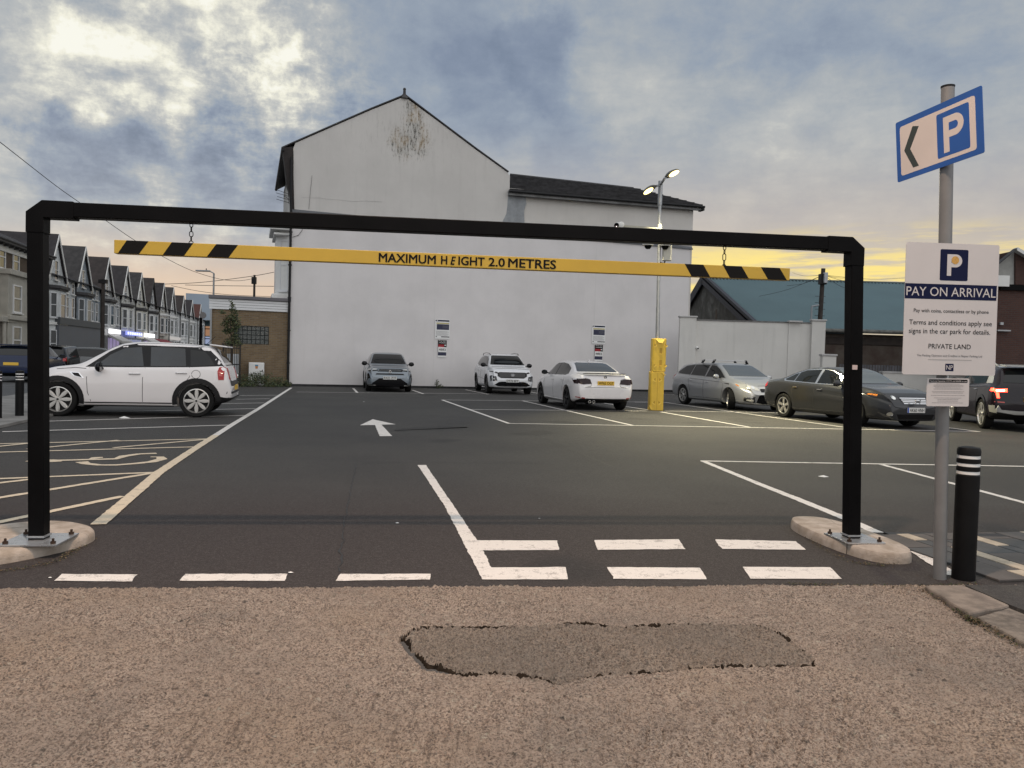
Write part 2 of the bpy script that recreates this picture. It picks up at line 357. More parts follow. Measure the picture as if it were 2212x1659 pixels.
def seg_dist(X, Y, pts, closed=False):
    d = np.full(X.shape, 9.); n = len(pts)
    for i in range(n if closed else n-1):
        x1, y1 = pts[i]; x2, y2 = pts[(i+1) % n]; dx, dy = x2-x1, y2-y1; L2 = dx*dx+dy*dy+1e-12
        t = np.clip(((X-x1)*dx+(Y-y1)*dy)/L2, 0, 1); d = np.minimum(d, np.hypot(X-x1-t*dx, Y-y1-t*dy))
    return d
def jag(pts, amp, sub):
    r_ = np.random.default_rng(5); o = []
    for a, b in zip(pts, pts[1:]):
        for i in range(sub): k = i/sub; o.append((a[0]+(b[0]-a[0])*k + r_.normal()*amp, a[1]+(b[1]-a[1])*k + r_.normal()*amp))
    o.append(pts[-1]); return o
top_px = [(868, 1378), (890, 1362), (930, 1354), (1010, 1358), (1100, 1356), (1180, 1352), (1260, 1348), (1340, 1356), (1450, 1350), (1560, 1352), (1640, 1352), (1690, 1372), (1730, 1404), (1756, 1420)]
bot_px = [(868, 1378), (880, 1402), (905, 1418), (918, 1436), (955, 1448), (1010, 1462), (1060, 1456), (1120, 1462), (1165, 1468), (1200, 1480), (1235, 1474), (1270, 1462), (1340, 1458), (1420, 1454), (1500, 1446), (1580, 1440), (1680, 1440), (1756, 1440), (1756, 1420)]
gtop = jag([tuple(G(*q)[:2]) for q in top_px], .004, 4); gbot = jag([tuple(G(*q)[:2]) for q in bot_px], .0025, 3)
poly = gtop + gbot[::-1]
sx0, sx1, ty0, ty1, st = -1.6, 8.4, -3.2, .0, .0078
ns, nt = int((sx1-sx0)/st)+1, int((ty1-ty0)/st)+1
sg = np.linspace(sx0, sx1, ns); tg = np.linspace(ty0, ty1, nt); SS, TT = np.meshgrid(sg, tg)
wob = np.interp(sg, np.arange(sx0, sx1+.2, .11), np.random.default_rng(2).normal(size=len(np.arange(sx0, sx1+.2, .11)))*.006)
TT = TT + np.clip((TT-ty0)/(ty1-ty0), 0, 1)**8*wob[None, :]
X = EL.x + ed.x*SS + edn.x*TT; Y = EL.y + ed.y*SS + edn.y*TT
Z = .0060 + .0014*bandnoise(nt, ns, 60, 1) + .0014*bandnoise(nt, ns, 8, 2) + .0024*bandnoise(nt, ns, 3.0, 3)
pits = bandnoise(nt, ns, 6, 9); Z -= .0075*np.clip(pits-1.35, 0, 1.6)
zone = np.clip(bandnoise(nt, ns, 200, 12)-.3, 0, 1.4); Z += zone*.0026*np.abs(bandnoise(nt, ns, 5, 4)); pits2 = bandnoise(nt, ns, 11, 19); Z -= .010*np.clip(pits2-1.9, 0, 1)
inside = inpoly(X, Y, poly); rough = bandnoise(nt, ns, 7, 5)*.0040 + bandnoise(nt, ns, 22, 6)*.0034 + bandnoise(nt, ns, 4, 35)*.0030
Z = np.where(inside, Z - .003 + rough, Z)
wn = 1+.5*bandnoise(nt, ns, 25, 7)
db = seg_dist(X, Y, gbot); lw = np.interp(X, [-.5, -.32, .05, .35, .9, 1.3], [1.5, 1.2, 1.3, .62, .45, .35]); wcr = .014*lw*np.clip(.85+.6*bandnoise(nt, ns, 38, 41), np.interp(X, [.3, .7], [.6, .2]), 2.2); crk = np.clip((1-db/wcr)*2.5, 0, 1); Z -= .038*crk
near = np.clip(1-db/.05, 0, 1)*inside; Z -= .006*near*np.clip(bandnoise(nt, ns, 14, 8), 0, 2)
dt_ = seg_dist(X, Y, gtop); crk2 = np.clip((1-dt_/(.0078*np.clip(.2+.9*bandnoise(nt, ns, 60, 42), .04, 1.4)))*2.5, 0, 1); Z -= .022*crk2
hole = seg_dist(X, Y, [tuple(G(884, 1400)[:2]), tuple(G(918, 1438)[:2]), tuple(G(960, 1450)[:2])]); Z -= .030*np.clip(1-hole/(.030*np.clip(wn, .5, 1.6)), 0, 1)
for a_, b_ in [((830, 1364), (872, 1372)), ((838, 1450), (905, 1446)), ((1756, 1440), (1800, 1448)), ((1715, 1392), (1760, 1398)), ((1400, 1210+60), (1460, 1345))]:
    d_ = seg_dist(X, Y, jag([tuple(G(*a_)[:2]), tuple(G(*b_)[:2])], .003, 6)); Z -= .008*np.clip(1-d_/.004, 0, 1)
r_ = np.random.default_rng(21)
for i in range(90):                                                     # worn brush grooves in the concrete
    u = r_.uniform(1180, 1880); v = r_.uniform(1500, 1600); L = r_.uniform(20, 110); p0, p1 = G(u, v), G(u - r_.uniform(0, .25)*L, v+L)
    d_ = seg_dist(X, Y, jag([tuple(p0[:2]), tuple(p1[:2])], .0015, 5)); Z -= .010*np.clip(1-d_/.006, 0, 1)*np.clip(.6+.6*pits, 0, 1.2)
Z[:, 0] = Z[:, -1] = .0025; Z[0, :] = .0025; Z[-1, :] = -.02
Z = np.where((SS > 7.05) & (TT > -.9), np.minimum(Z, .004), Z)
V = np.stack([X, Y, Z], -1).reshape(-1, 3); idx = np.arange(ns*nt).reshape(nt, ns)
Fq = np.stack([idx[:-1, :-1], idx[:-1, 1:], idx[1:, 1:], idx[1:, :-1]], -1).reshape(-1, 4)
me = bpy.data.meshes.new('concrete_apron'); me.vertices.add(len(V)); me.vertices.foreach_set('co', V.astype(np.float32).reshape(-1))
me.loops.add(Fq.size); me.loops.foreach_set('vertex_index', Fq.reshape(-1).astype(np.int32)); me.polygons.add(len(Fq))
me.polygons.foreach_set('loop_start', (np.arange(len(Fq))*4).astype(np.int32)); me.polygons.foreach_set('loop_total', np.full(len(Fq), 4, np.int32))
me.update(calc_edges=True); me.materials.append(m_conc); me.materials.append(m_patch); me.materials.append(M('crack_soil_shade', (.020, .015, .011), .95, ior=1.2, var=.4, vs=40, world=True))  # groove faces get a dark soil brown that also paints in the crack's shade
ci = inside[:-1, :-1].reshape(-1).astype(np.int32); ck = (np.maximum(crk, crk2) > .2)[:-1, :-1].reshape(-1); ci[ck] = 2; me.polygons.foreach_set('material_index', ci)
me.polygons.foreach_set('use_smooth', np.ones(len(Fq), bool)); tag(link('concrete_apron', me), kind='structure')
mb = MB()
def qd(s0, s1, t0, t1):
    c = [EL+ed*a+edn*b for a, b in ((s0, t0), (s1, t0), (s1, t1), (s0, t1))]; mb.add([(p.x, p.y, .0025) for p in c], [(0, 1, 2, 3)])
qd(-14, sx0, -14, 0); qd(sx1, 20, -14, -1.2); qd(sx0, sx1, -14, ty0); mb.build('concrete_apron', m_conc, fix=False)['kind'] = 'structure'

# ------------------------------------------------------------ painted markings
def paint_mat(name, c, wear=.5):
    mt = bpy.data.materials.new(name); mt.use_nodes = True; t = NT(mt.node_tree); p = t.n['Principled BSDF']
    pos = t.new('ShaderNodeNewGeometry').outputs['Position']
    a = t.noise(pos, 9, 6, .75); f = t.noise(pos, 120, 4, .8); k = t.m('ADD', t.m('MULTIPLY', a, .62), t.m('MULTIPLY', f, .5))
    col = t.mix(t.mr(a, .3, .7), tuple(x*.86 for x in c), c); col = t.mix(t.m('MULTIPLY', t.mr(k, .575, .66), wear), col, (.10, .09, .085))
    t.l.new(col, p.inputs['Base Color']); p.inputs['Roughness'].default_value = .7
    b = t.new('ShaderNodeBump'); b.inputs['Strength'].default_value = .5; b.inputs['Distance'].default_value = .004; t.l.new(f, b.inputs['Height']); t.l.new(b.outputs[0], p.inputs['Normal'])
    return mt
m_line = paint_mat('white_line_paint', (.74, .71, .67), .6); m_warmline = paint_mat('lamp_warm_line_paint', (.68, .58, .43), .5)  # cream colour holds the street lamp's warm tint on the left lines
ZL = .004
def rag(pts, seg=.05, amp=.0025):
    r2 = random.Random(int(abs(pts[0][0]*1000))); o = []
    for i in range(len(pts)):
        a, b = Vector(pts[i][:2]), Vector(pts[(i+1) % len(pts)][:2]); n = max(1, min(40, int((b-a).length/seg)))
        for k in range(n):
            q = a.lerp(b, k/n); o.append((q.x+r2.gauss(0, amp), q.y+r2.gauss(0, amp)))
    return o
def pline(px, wdt=.09, mat=None, name='parking_line', z=ZL, world=False):
    P = [Vector(p) if world else G(*p) for p in px]; Lf, Rt = [], []
    for i, p in enumerate(P):
        d = (P[min(i+1, len(P)-1)]-P[max(i-1, 0)]).normalized(); n = Vector((-d.y, d.x, 0)); ww = wdt[i] if isinstance(wdt, (list, tuple)) else wdt
        Lf.append(p+n*ww/2); Rt.append(p-n*ww/2)
    nearest = min(p.y for p in P); pts = Lf+Rt[::-1]
    if nearest < 9: pts = rag(pts)
    global ZC; ZC = (ZC+1) % 7
    return sheet(name, [(p[0], p[1]) for p in pts], z+ZC*.0004, mat or m_line, carpark)
ZC = 0
def ppoly(px, mat=None, name='road_marking', z=ZL):
    return sheet(name, rag([G(*p) for p in px]), z, mat or m_line, carpark)
for q in [[(116, 1256), (135, 1241), (296, 1242), (285, 1257.5)], [(386.5, 1255.7), (400, 1240.7), (621, 1240.7), (614, 1256)], [(724.5, 1256), (735, 1241), (930, 1240.7), (930, 1253)],
          [(1042.5, 1253), (962.5, 1097), (902, 1005), (920, 1005), (982.5, 1097), (1030, 1168), (1203.5, 1168.6), (1208.5, 1189), (1043.5, 1190), (1060.5, 1227), (1222, 1226), (1227, 1252.6)],
          [(1283.5, 1167.6), (1291, 1188.6), (1480, 1187), (1466, 1166)], [(1545, 1166), (1558.5, 1186.6), (1741, 1188.6), (1718.5, 1170)],
          [(1311, 1226), (1326, 1251.6), (1529, 1252.6), (1511, 1227.6)], [(1604.5, 1225.6), (1621, 1251), (1818.5, 1251.6), (1793.5, 1226.6)]]: ppoly(q)
ppoly([(777.5, 919), (805, 906), (855, 917), (824, 917.6), (847, 942.4), (820, 942.4), (810, 918.4)], name='direction_arrow')
pline([(212, 1134.5), (344, 1021), (425, 967), (466, 941)], .115, m_warmline, z=.0075); pline([(466, 941), (500, 919), (537, 896.5), (560, 882.5), (629, 838)], .11, z=.0075)
for a, b in [((518, 854.8), (598, 853.9)), ((510, 862.8), (583, 861.6)), ((470, 872.5), (571, 870.6)), ((208, 890.5), (552, 883)), ((90, 910.5), (528, 897.5)), ((5, 933), (496, 918.5))]: pline([a, b], .09)
for a, b in [((-60, 960.5), (450, 948.5)), ((-60, 979), (418, 966)), ((60, 971), (256, 951.5)), ((245, 968), (452, 949)), ((-60, 971), (70, 957.5)), ((-60, 1037), (334, 1021)), ((-70, 1087), (326, 1023)), ((-70, 1143), (266, 1072.5)), ((-60, 1051), (75, 1035))]:
    pline([a, b], .085, m_warmline)
# wheelchair symbol lying on its side
pline([(60, 996), (107, 996.5), (135, 996)], [.14, .26, .14], m_warmline, 'wheelchair_symbol'); pline([(120, 995.5), (250, 992), (268, 986), (300, 981.5), (338, 980)], [.12, .12, .13, .11, .12], m_warmline, 'wheelchair_symbol')
pline([(195, 993), (208, 989.5), (222, 989)], [.05, .14, .1], m_warmline, 'wheelchair_symbol')
pline([(176, 998), (186, 1002), (215, 1005), (250, 1005), (290, 1002), (328, 998), (350, 992), (346, 987.5), (325, 987.5)], [.14, .11, .10, .10, .11, .13, .13, .10, .06], m_warmline, 'wheelchair_symbol')
for a, b in [((955, 864), (1100, 915.3)), ((1129, 866), (1370, 920)), ((1290, 869), (1399, 885.5)), ((1427, 890), (1619, 923)), ((1432, 869), (1822, 923)), ((2022, 920.9), (2115, 932.8)),
             ((955, 864), (1403, 868.6)), ((1371.5, 868.8), (1500, 870)), ((1016, 884.7), (1396.5, 888)), ((1436, 888), (1690, 892)), ((1097, 915), (1865, 928)), ((1850, 927.6), (2117, 932.8)),
             ((640, 847), (772, 848.4)), ((772, 848.4), (1172, 851.8)), ((763, 839), (772, 848.6)), ((890, 842.5), (914.5, 851)), ((1006, 842), (1055, 852)), ((1126, 843.5), (1169, 851)), ((1400, 851), (1700, 858)),
             ((1514, 996.5), (2260, 1009)), ((1903, 1003.5), (2260, 1099))]: pline([a, b], .09)
pline([(1519, 996.5), (1640, 1046), (1726, 1080), (1818.5, 1117.5), (1895, 1151)], [.09, .10, .11, .11, .11]); pline([(1928, 1160), (2015, 1215.5), (2060, 1244)], .09)
m_damp = asphalt_mat('damp_asphalt', (.027, .026, .025), (.034, .033, .032))
def stainp(px, n=3):
    P = [G(*p) for p in px]; r3 = random.Random(int(px[0][0])); o = []
    for i in range(len(P)):
        a, b = P[i], P[(i+1) % len(P)]
        for k in range(6): q = a.lerp(b, k/6); o.append((q.x+r3.gauss(0, .05), q.y+r3.gauss(0, .10)))
    sheet('damp_stain', o, .0016, m_damp, carpark)
stainp([(852, 929), (880, 924), (930, 921.5), (990, 921), (1015, 923), (960, 927), (900, 929), (870, 932)])
stainp([(905, 852), (935, 851), (945, 855), (920, 856.5)]); stainp([(1105, 936), (1170, 931), (1200, 936), (1150, 941)])
stainp([(1560, 905), (1600, 903), (1640, 908), (1590, 911)])
# long crack and seam in the asphalt
m_seam = M('asphalt_joint', (.018, .018, .019), .6)
def crackline(px, wd, name='asphalt_joint'):
    P = [G(*p) for p in px]; pts = []
    for a, b in zip(P, P[1:]):
        for k in range(14): q = a.lerp(b, k/14); pts.append(Vector((q.x+random.gauss(0, .008), q.y+random.gauss(0, .008), 0)))
    pts.append(P[-1]); pline(pts, wd, m_seam, name, z=.0012, world=True)
crackline([(775, 1000), (900, 998), (1060, 1000), (1230, 1001)], .012); crackline([(770, 1002), (757, 1060), (742, 1130), (735, 1235)], .010)
crackline([(1150, 940), (1330, 1010)], .008)

# drain channel and block paving at the right
dr = thing('drain_channel', 'dark slotted drain channel across the car park entrance beside the paving', 'drain', G(2060, 1157))
mb = MB(); a, b = G(1917, 1156.5), G(2300, 1161); mb.bar(a+Vector((0, 0, .004)), b+Vector((0, 0, .004)), .13, .010); mb.build('channel', m_seam, dr, world=True)
mb = MB(); n = 110
for i in range(n):
    q = a.lerp(b, (i+.5)/n); mb.box((q.x, q.y, .011), (.014, .11, .008), .1)
o = mb.build('grate_bars', M('cast_iron', (.035, .035, .036), .5, .6), dr, world=True); o['kind'] = 'stuff'
ax = Vector((-.20, .98, 0)).normalized(); bx = Vector((.98, .20, 0)).normalized(); P0 = Vector((3.24, 5.02, 0))
m_pav = [M('grey_paver', (.085, .078, .075), .85, var=.2, vs=3, bump=.4, bs=60, world=True), M('blue_grey_paver', (.062, .066, .070), .85, var=.2, vs=3, bump=.4, bs=60, world=True), M('cream_paver', (.40, .345, .27), .85, var=.15, vs=8, bump=.3, bs=60, world=True)]
paving = MB(); c = [P0+bx*a+ax*b for a, b in ((-.02, -.01), (3, -.01), (3, 1.34), (-.02, 1.34))]
base = sheet('paving', [(p.x, p.y) for p in c], .0012, M('paver_bed', (.02, .019, .018), .9))
cols = []; a = 0; i = 0
while a < 2.9:
    wd = [.26, .13, .13, .30, .13, .26][i % 6]; cols.append((a, wd, i)); a += wd; i += 1
for a, wd, i in cols:
    b = -.22 if i % 2 else 0.0; j = 0
    while b < 1.32:
        ln = .44; b0, b1 = max(0, b), min(1.33, b+ln)
        if b1-b0 > .05:
            cr = wd < .2 and ((i+j*2) % 3 != 0) and (i*7+j*5) % 4 != 1
            g = .006; pc = [P0+bx*(a+g)+ax*(b0+g), P0+bx*(a+wd-g)+ax*(b0+g), P0+bx*(a+wd-g)+ax*(b1-g), P0+bx*(a+g)+ax*(b1-g)]
            dz = random.uniform(0, .004); mb = MB(); mb.prism([(p.x, p.y, .002) for p in pc], (0, 0, .012+dz)); mb.build('paver', m_pav[2] if cr else m_pav[(i+j) % 2], base, bevel=.003)
        b += ln; j += 1
# kerb stones beside the entrance and the footpath behind them
kerb_m = M('kerb_concrete', (.19, .16, .135), .85, var=.3, vs=9, bump=.6, bs=90, world=True); kerb_d = M('worn_kerb_concrete', (.155, .135, .115), .9, var=.4, vs=14, bump=1., bs=70, world=True)
kr = thing('kerb', 'row of worn kerb stones at the right edge of the concrete apron', 'kerb', G(2060, 1300))
K = .042
def stone(px, h, mat, name='kerb_stone'):
    mb = MB(); P = [G(*p) for p in px]; mb.prism([(p.x, p.y, -.01) for p in rag(P, .07, .004) and [Vector((x, y, 0)) for x, y in rag(P, .07, .004)]], (0, 0, h+.01)); return mb.build(name, mat, kr, bevel=.012, world=True)
stone([(1995, 1278), (2080, 1277), (2182, 1322), (2092, 1340)], K, kerb_m); stone([(2108, 1345), (2178, 1324), (2265, 1362), (2330, 1440), (2212, 1402)], K*.8, kerb_d); stone([(2335, 1442), (2270, 1364), (2500, 1440), (2560, 1540)], K*.8, kerb_m)
mb = MB(); P = [G(*p) for p in [(2084, 1276), (2700, 1276), (2900, 1500), (2600, 1480), (2186, 1322)]]; mb.prism([(p.x, p.y, .002) for p in P], (0, 0, .035)); mb.build('footpath', m_path)['kind'] = 'structure'
def moss(name, lab, pts, n, r, zmax, cols):
    mb = MB(); rr = random.Random(len(pts)+n)
    for i in range(n):
        k = rr.random()*(len(pts)-1); j = int(k); q = pts[j].lerp(pts[j+1], k-j); q = q+Vector((rr.gauss(0, .018), rr.gauss(0, .018), rr.random()*zmax)); s_ = rr.uniform(.4, 1)*r; t = rr.random()*6.28
        e1 = Vector((math.cos(t), math.sin(t), rr.uniform(-.4, .6)))*s_; e2 = Vector((-math.sin(t), math.cos(t), rr.uniform(-.2, .9)))*s_
        mb.add([q, q+e1, q+e1*.6+e2, q+e2*.7], [(0, 1, 2, 3)], rr.randrange(len(cols)))
    return tag(mb.build(name, cols, fix=False), lab, 'moss', kind='stuff')
mossc = [M('moss_green', (.035, .045, .012), .9), M('moss_brown', (.075, .048, .022), .9), M('moss_pale', (.13, .10, .06), .9)]
moss('moss', 'brown moss and grit along the kerb face', [G(1990, 1276), G(2060, 1315), G(2092, 1342), G(2112, 1350), G(2200, 1400)], 900, .012, .03, mossc)
moss('moss', 'moss and dirt along the seam where asphalt meets concrete', [G(1700, 1262), G(1850, 1266), G(1960, 1268), G(2020, 1268), G(2110, 1262)], 700, .010, .008, mossc)
moss('moss', 'weeds and grit round the left kerb island', [G(-20, 1238), G(60, 1228), G(120, 1215), G(165, 1188), G(200, 1160)], 420, .010, .012, mossc)
moss('moss', 'weeds and grit round the right kerb island', [G(1735, 1152), G(1775, 1187), G(1840, 1216), G(1910, 1224), G(1965, 1208)], 420, .010, .012, mossc)

# ------------------------------------------------------------ kerb islands and the height barrier
def island(lab, loc, L, Wd, ang, cuts, mat):
    t = thing('kerb_island', lab, 'kerb', (loc[0], loc[1], 0), ang, 'kerb islands under the barrier posts')
    n = 48; out = []
    for i in range(n):
        a = 2*math.pi*i/n; ex = abs(math.cos(a))**.86*math.copysign(1, math.cos(a)); ey = abs(math.sin(a))**.74*math.copysign(1, math.sin(a)); out.append(Vector((ex*L/2, ey*Wd/2)))
    prof = [(1.0, -.01), (1.0, .035), (.985, .058), (.95, .074), (.90, .079), (.52, .083)]
    for k in range(len(cuts)):
        i0 = cuts[k]; i1 = cuts[(k+1) % len(cuts)]; i1 = i1 if i1 > i0 else i1+n; mb = MB(); rows = []
        for q, z in prof:
            row = []
            for i in range(i0, i1+1):
                p = out[i % n].copy(); p2 = out[(i0+i1)//2 % n]*.6
                if i == i0 or i == i1: p = p + (p2-p).normalized()*.004
                inset = (1-q)*.5*min(L, Wd); c = p-(p.normalized()*inset if q > .6 else p*(1-q)); row.append((c.x, c.y, z))
            rows.append(row)
        cnt = i1-i0+1; vs = [v for row in rows for v in row]; fs = [(r0*cnt+i, r0*cnt+i+1, (r0+1)*cnt+i+1, (r0+1)*cnt+i) for r0 in range(len(rows)-1) for i in range(cnt-1)]
        mb.add(vs, fs); mb.build('kerb_stone', mat, t, smooth=True, fix=True)
    mb = MB(); inner = [(v.x*.525, v.y*.525, .0815) for v in out]; mb.add(inner, [tuple(range(n))]); mb.build('concrete_infill', mat, t, fix=False)
    return t
m_isl = M('island_concrete', (.46, .40, .345), .8, var=.2, vs=9, bump=.7, bs=70, col2=(.30, .25, .20))
IL = Vector((-3.46, 5.16)); IR = Vector((2.69, 6.08))
island('rounded concrete kerb island under the left barrier post', IL, 1.20, .88, R(60), [2, 13, 22, 32, 42], m_isl)
island('narrow rounded concrete kerb island under the right barrier post', IR, 1.32, .50, R(99), [4, 16, 28, 33, 43], m_isl)
ZP = .083
bl = G(84.5, 1166, ZP); br = G(1838.5, 1163, ZP); fd = (br-bl); fd.z = 0; fd.normalize(); fn = Vector((fd.y, -fd.x, 0)); fang = math.atan2(fd.y, fd.x)
hb = thing('height_barrier', 'black steel height restriction frame spanning the car park entrance', 'barrier', ((bl.x+br.x)/2, (bl.y+br.y)/2, 0), fang)
tl = D_(82, 452, bl.y); tr = D_(1846, 530, br.y)
def fp_(u, v, off=0): return PL(u, v, bl+fn*off, fn)
for b_, t_, xx in ((bl, tl, 0), (br, tr, 1)):
    top = t_.copy(); top.z -= .03; mb = MB(); mb.bar(b_+Vector((0, 0, .008)), top, .098, .098, up=fd); mb.build('post', m_black, hb, bevel=.006, world=True)
    mb = MB(); sgn = 1 if xx == 0 else -1; pc = b_ + fd*(.01 if xx == 0 else .012) + fn*.02; mb.box((pc.x, pc.y, ZP+.006), (.36 if xx == 0 else .30, .34, .011), fang)
    mb.build('base_plate', M('base_plate_steel', (.50, .52, .54), .28, .75, var=.1, vs=12), hb, bevel=.001, world=True)
    mb = MB(); mb.box((b_.x, b_.y, ZP+.03), (.112, .112, .014), fang); mb.build('weld_collar', m_galv, hb, bevel=.003, world=True)
    for i in (-1, 1):
        for j in (-1, 1):
            q = pc + fd*(.145 if xx == 0 else .12)*i + fn*.135*j; mb = MB(); mb.tube((q.x, q.y, ZP+.01), (q.x, q.y, ZP+.045), .008, n=8); mb.tube((q.x, q.y, ZP+.011), (q.x, q.y, ZP+.026), .017, n=6); mb.build('bolt', M('rusty_bolt', (.05, .03, .02), .7, .5), hb, world=True)
a = tl + fd*.10; b = tr - fd*.10
mb = MB(); mb.bar(a, b, .098, .098); mb.build('top_beam', m_black, hb, bevel=.006, world=True)
for t_, s_ in ((tl, 1), (tr, -1)):      # chamfered corner sleeves
    o0 = t_ - fn*-.0; e = fd*s_; z = Vector((0, 0, 1)); pl_ = [o0-e*.053+z*-.16, o0-e*.053+z*-.025, o0+e*.045+z*.054, o0+e*.24+z*.054, o0+e*.24-z*.060, o0+e*.056-z*.060, o0+e*.056-z*.16]
    mb = MB(); mb.prism([p+fn*.053 for p in pl_], -fn*.106); mb.build('corner_bracket', m_black, hb, bevel=.004, world=True)
mb = MB(); q = fp_(1846, 793, .0505) if False else PL(1846.5, 793.5, br+fn*.051, fn); mb.box(q, (.040, .003, .034), fang); mb.build('sticker', M('pale_sticker', (.6, .5, .49), .5), hb, world=True)
# the hanging bar (shares the frame's plane, a little in front)
OFF = .02
y0t, y0b, y1t, y1b = fp_(252, 519.5, OFF), fp_(252, 549, OFF), fp_(1700.5, 581.5, OFF), fp_(1700.5, 607, OFF)
zt = (y0t.z+y1t.z)/2; zb = (y0b.z+y1b.z)/2; xl = (y0t-y0t*0); s0 = (Vector((y0t.x, y0t.y, 0))-Vector((bl.x, bl.y, 0))).dot(fd); s1 = (Vector((y1t.x, y1t.y, 0))-Vector((bl.x, bl.y, 0))).dot(fd)
LB = s1-s0; hbar = thing('clearance_bar', 'yellow MAXIMUM HEIGHT 2.0 METRES bar hanging on chains below the black beam', 'sign bar', (y0t.x, y0t.y, y0b.z), fang)
tiltz = (y1b.z-y0b.z)/LB; Hb = (y0t.z-y0b.z+y1t.z-y1b.z)/2
m_yel = M('yellow_bar_paint', (.43, .29, .028), .42, var=.05, vs=3, bump=.05, bs=30); m_bk = M('black_tape', (.007, .007, .007), .55, ior=1.2)
def bl_(s, z, d=0): return Vector((s, d, z+tiltz*s))
mb = MB(); mb.prism([bl_(0, 0, -.045), bl_(LB, 0, -.045), bl_(LB, Hb, -.045), bl_(0, Hb, -.045)], (0, .06, 0)); mb.build('bar', m_yel, hbar, bevel=.003)
def sbar(u, v): q = fp_(u, v, OFF+.045); return (Vector((q.x, q.y, 0))-Vector((y0t.x, y0t.y, 0))).dot(fd)
def stripes(lst):
    for tA, tB, bA, bB in lst:
        mb = MB(); mb.prism([bl_(bA, .0005, -.0462), bl_(bB, .0005, -.0462), bl_(tB, Hb-.0005, -.0462), bl_(tA, Hb-.0005, -.0462)], (0, .0016, 0)); mb.build('black_stripe', m_bk, hbar)
cr1 = lambda x: x*.29763
stripes([(sbar(cr1(920), 520), sbar(cr1(1078), 523), sbar(cr1(855), 550), sbar(cr1(1008), 551)), (sbar(cr1(1247), 525), sbar(cr1(1402), 527), sbar(cr1(1180), 552), sbar(cr1(1335), 553)), (sbar(cr1(1570), 530), sbar(cr1(1727), 532), sbar(cr1(1500), 556), sbar(cr1(1658), 557))])
c6 = lambda x: 1481.2+.1736*x
stripes([(sbar(c6(-12), 575), sbar(c6(218), 576), sbar(c6(72), 600), sbar(c6(305), 601)), (sbar(c6(465), 577), sbar(c6(695), 578), sbar(c6(550), 602), sbar(c6(785), 603)), (sbar(c6(935), 580), sbar(c6(1168), 581), sbar(c6(1025), 604), sbar(c6(1258), 606))])
def btext(s, u0, u1, vc, hpx, shear=0, dz=0):
    a_, b_ = sbar(u0, vc), sbar(u1, vc); k = 5.35/F_; text(s, m_ink, hbar, bl_((a_+b_)/2, Hb/2+dz, -.0468), 0, b_-a_, hpx*k*.98, fat=.034, shear=shear)
btext('MAXIMUM', 818.5, 941, 563, 18.6); btext('H', 953, 965.5, 568, 17.8); btext('E', 973.5, 984, 569, 17.5, shear=.28, dz=-.001); btext('IGHT', 990.5, 1046.5, 569, 18.4); btext('2.0', 1055.5, 1090, 572, 18.5); btext('METRES', 1098, 1200.5, 575, 19.5)
# chains
def link_ring(mb, c, r, ln, th, plane):
    pts = []
    for i in range(16):
        t = 2*math.pi*i/16; x = r*math.cos(t); z = r*math.sin(t) + (ln/2 if math.sin(t) > 0 else -ln/2); pts.append(Vector((x, 0, z)) if plane else Vector((0, x, z)))
    pts = [p+Vector(c) for p in pts]; mb.path(pts+[pts[0]], th, 6)
m_chain = M('chain_steel', (.02, .02, .022), .4, .7)
for u, va, vb, kind in ((413.5, 480, 526, 0), (1565.5, 530, 577, 1)):
    A = fp_(u, va, .0); B = fp_(u, vb, .0); mid = (A+B)/2
    ch = thing('chain', ('short chain with long shackle holding the left end of the yellow bar' if kind == 0 else 'short chain with eye ring holding the right end of the yellow bar'), 'chain', A, fang, 'chains holding the yellow bar')
    H_ = A.z-B.z; n = 4; zz = 0
    for i, (ln, rr, pl_) in enumerate([(.012, .010, True), (.012, .010, False), (.026 if kind else .012, .012, True), (.012, .010, False), (.0 if kind else .04, .014, True)]):
        tot = ln+2*rr+.004; mb = MB(); link_ring(mb, (0, 0, -zz-tot/2), rr, ln, .0032, pl_); mb.build('chain_link', m_chain, ch); zz += tot-.006
    mb = MB(); mb.box((0, 0, -max(zz, H_-.004)+.004), (.014, .012, .03)); mb.build('bar_lug', m_chain, ch); mb = MB(); mb.tube((0, 0, .01), (0, 0, -.012), .005, n=8); mb.build('eye_bolt', m_chain, ch)

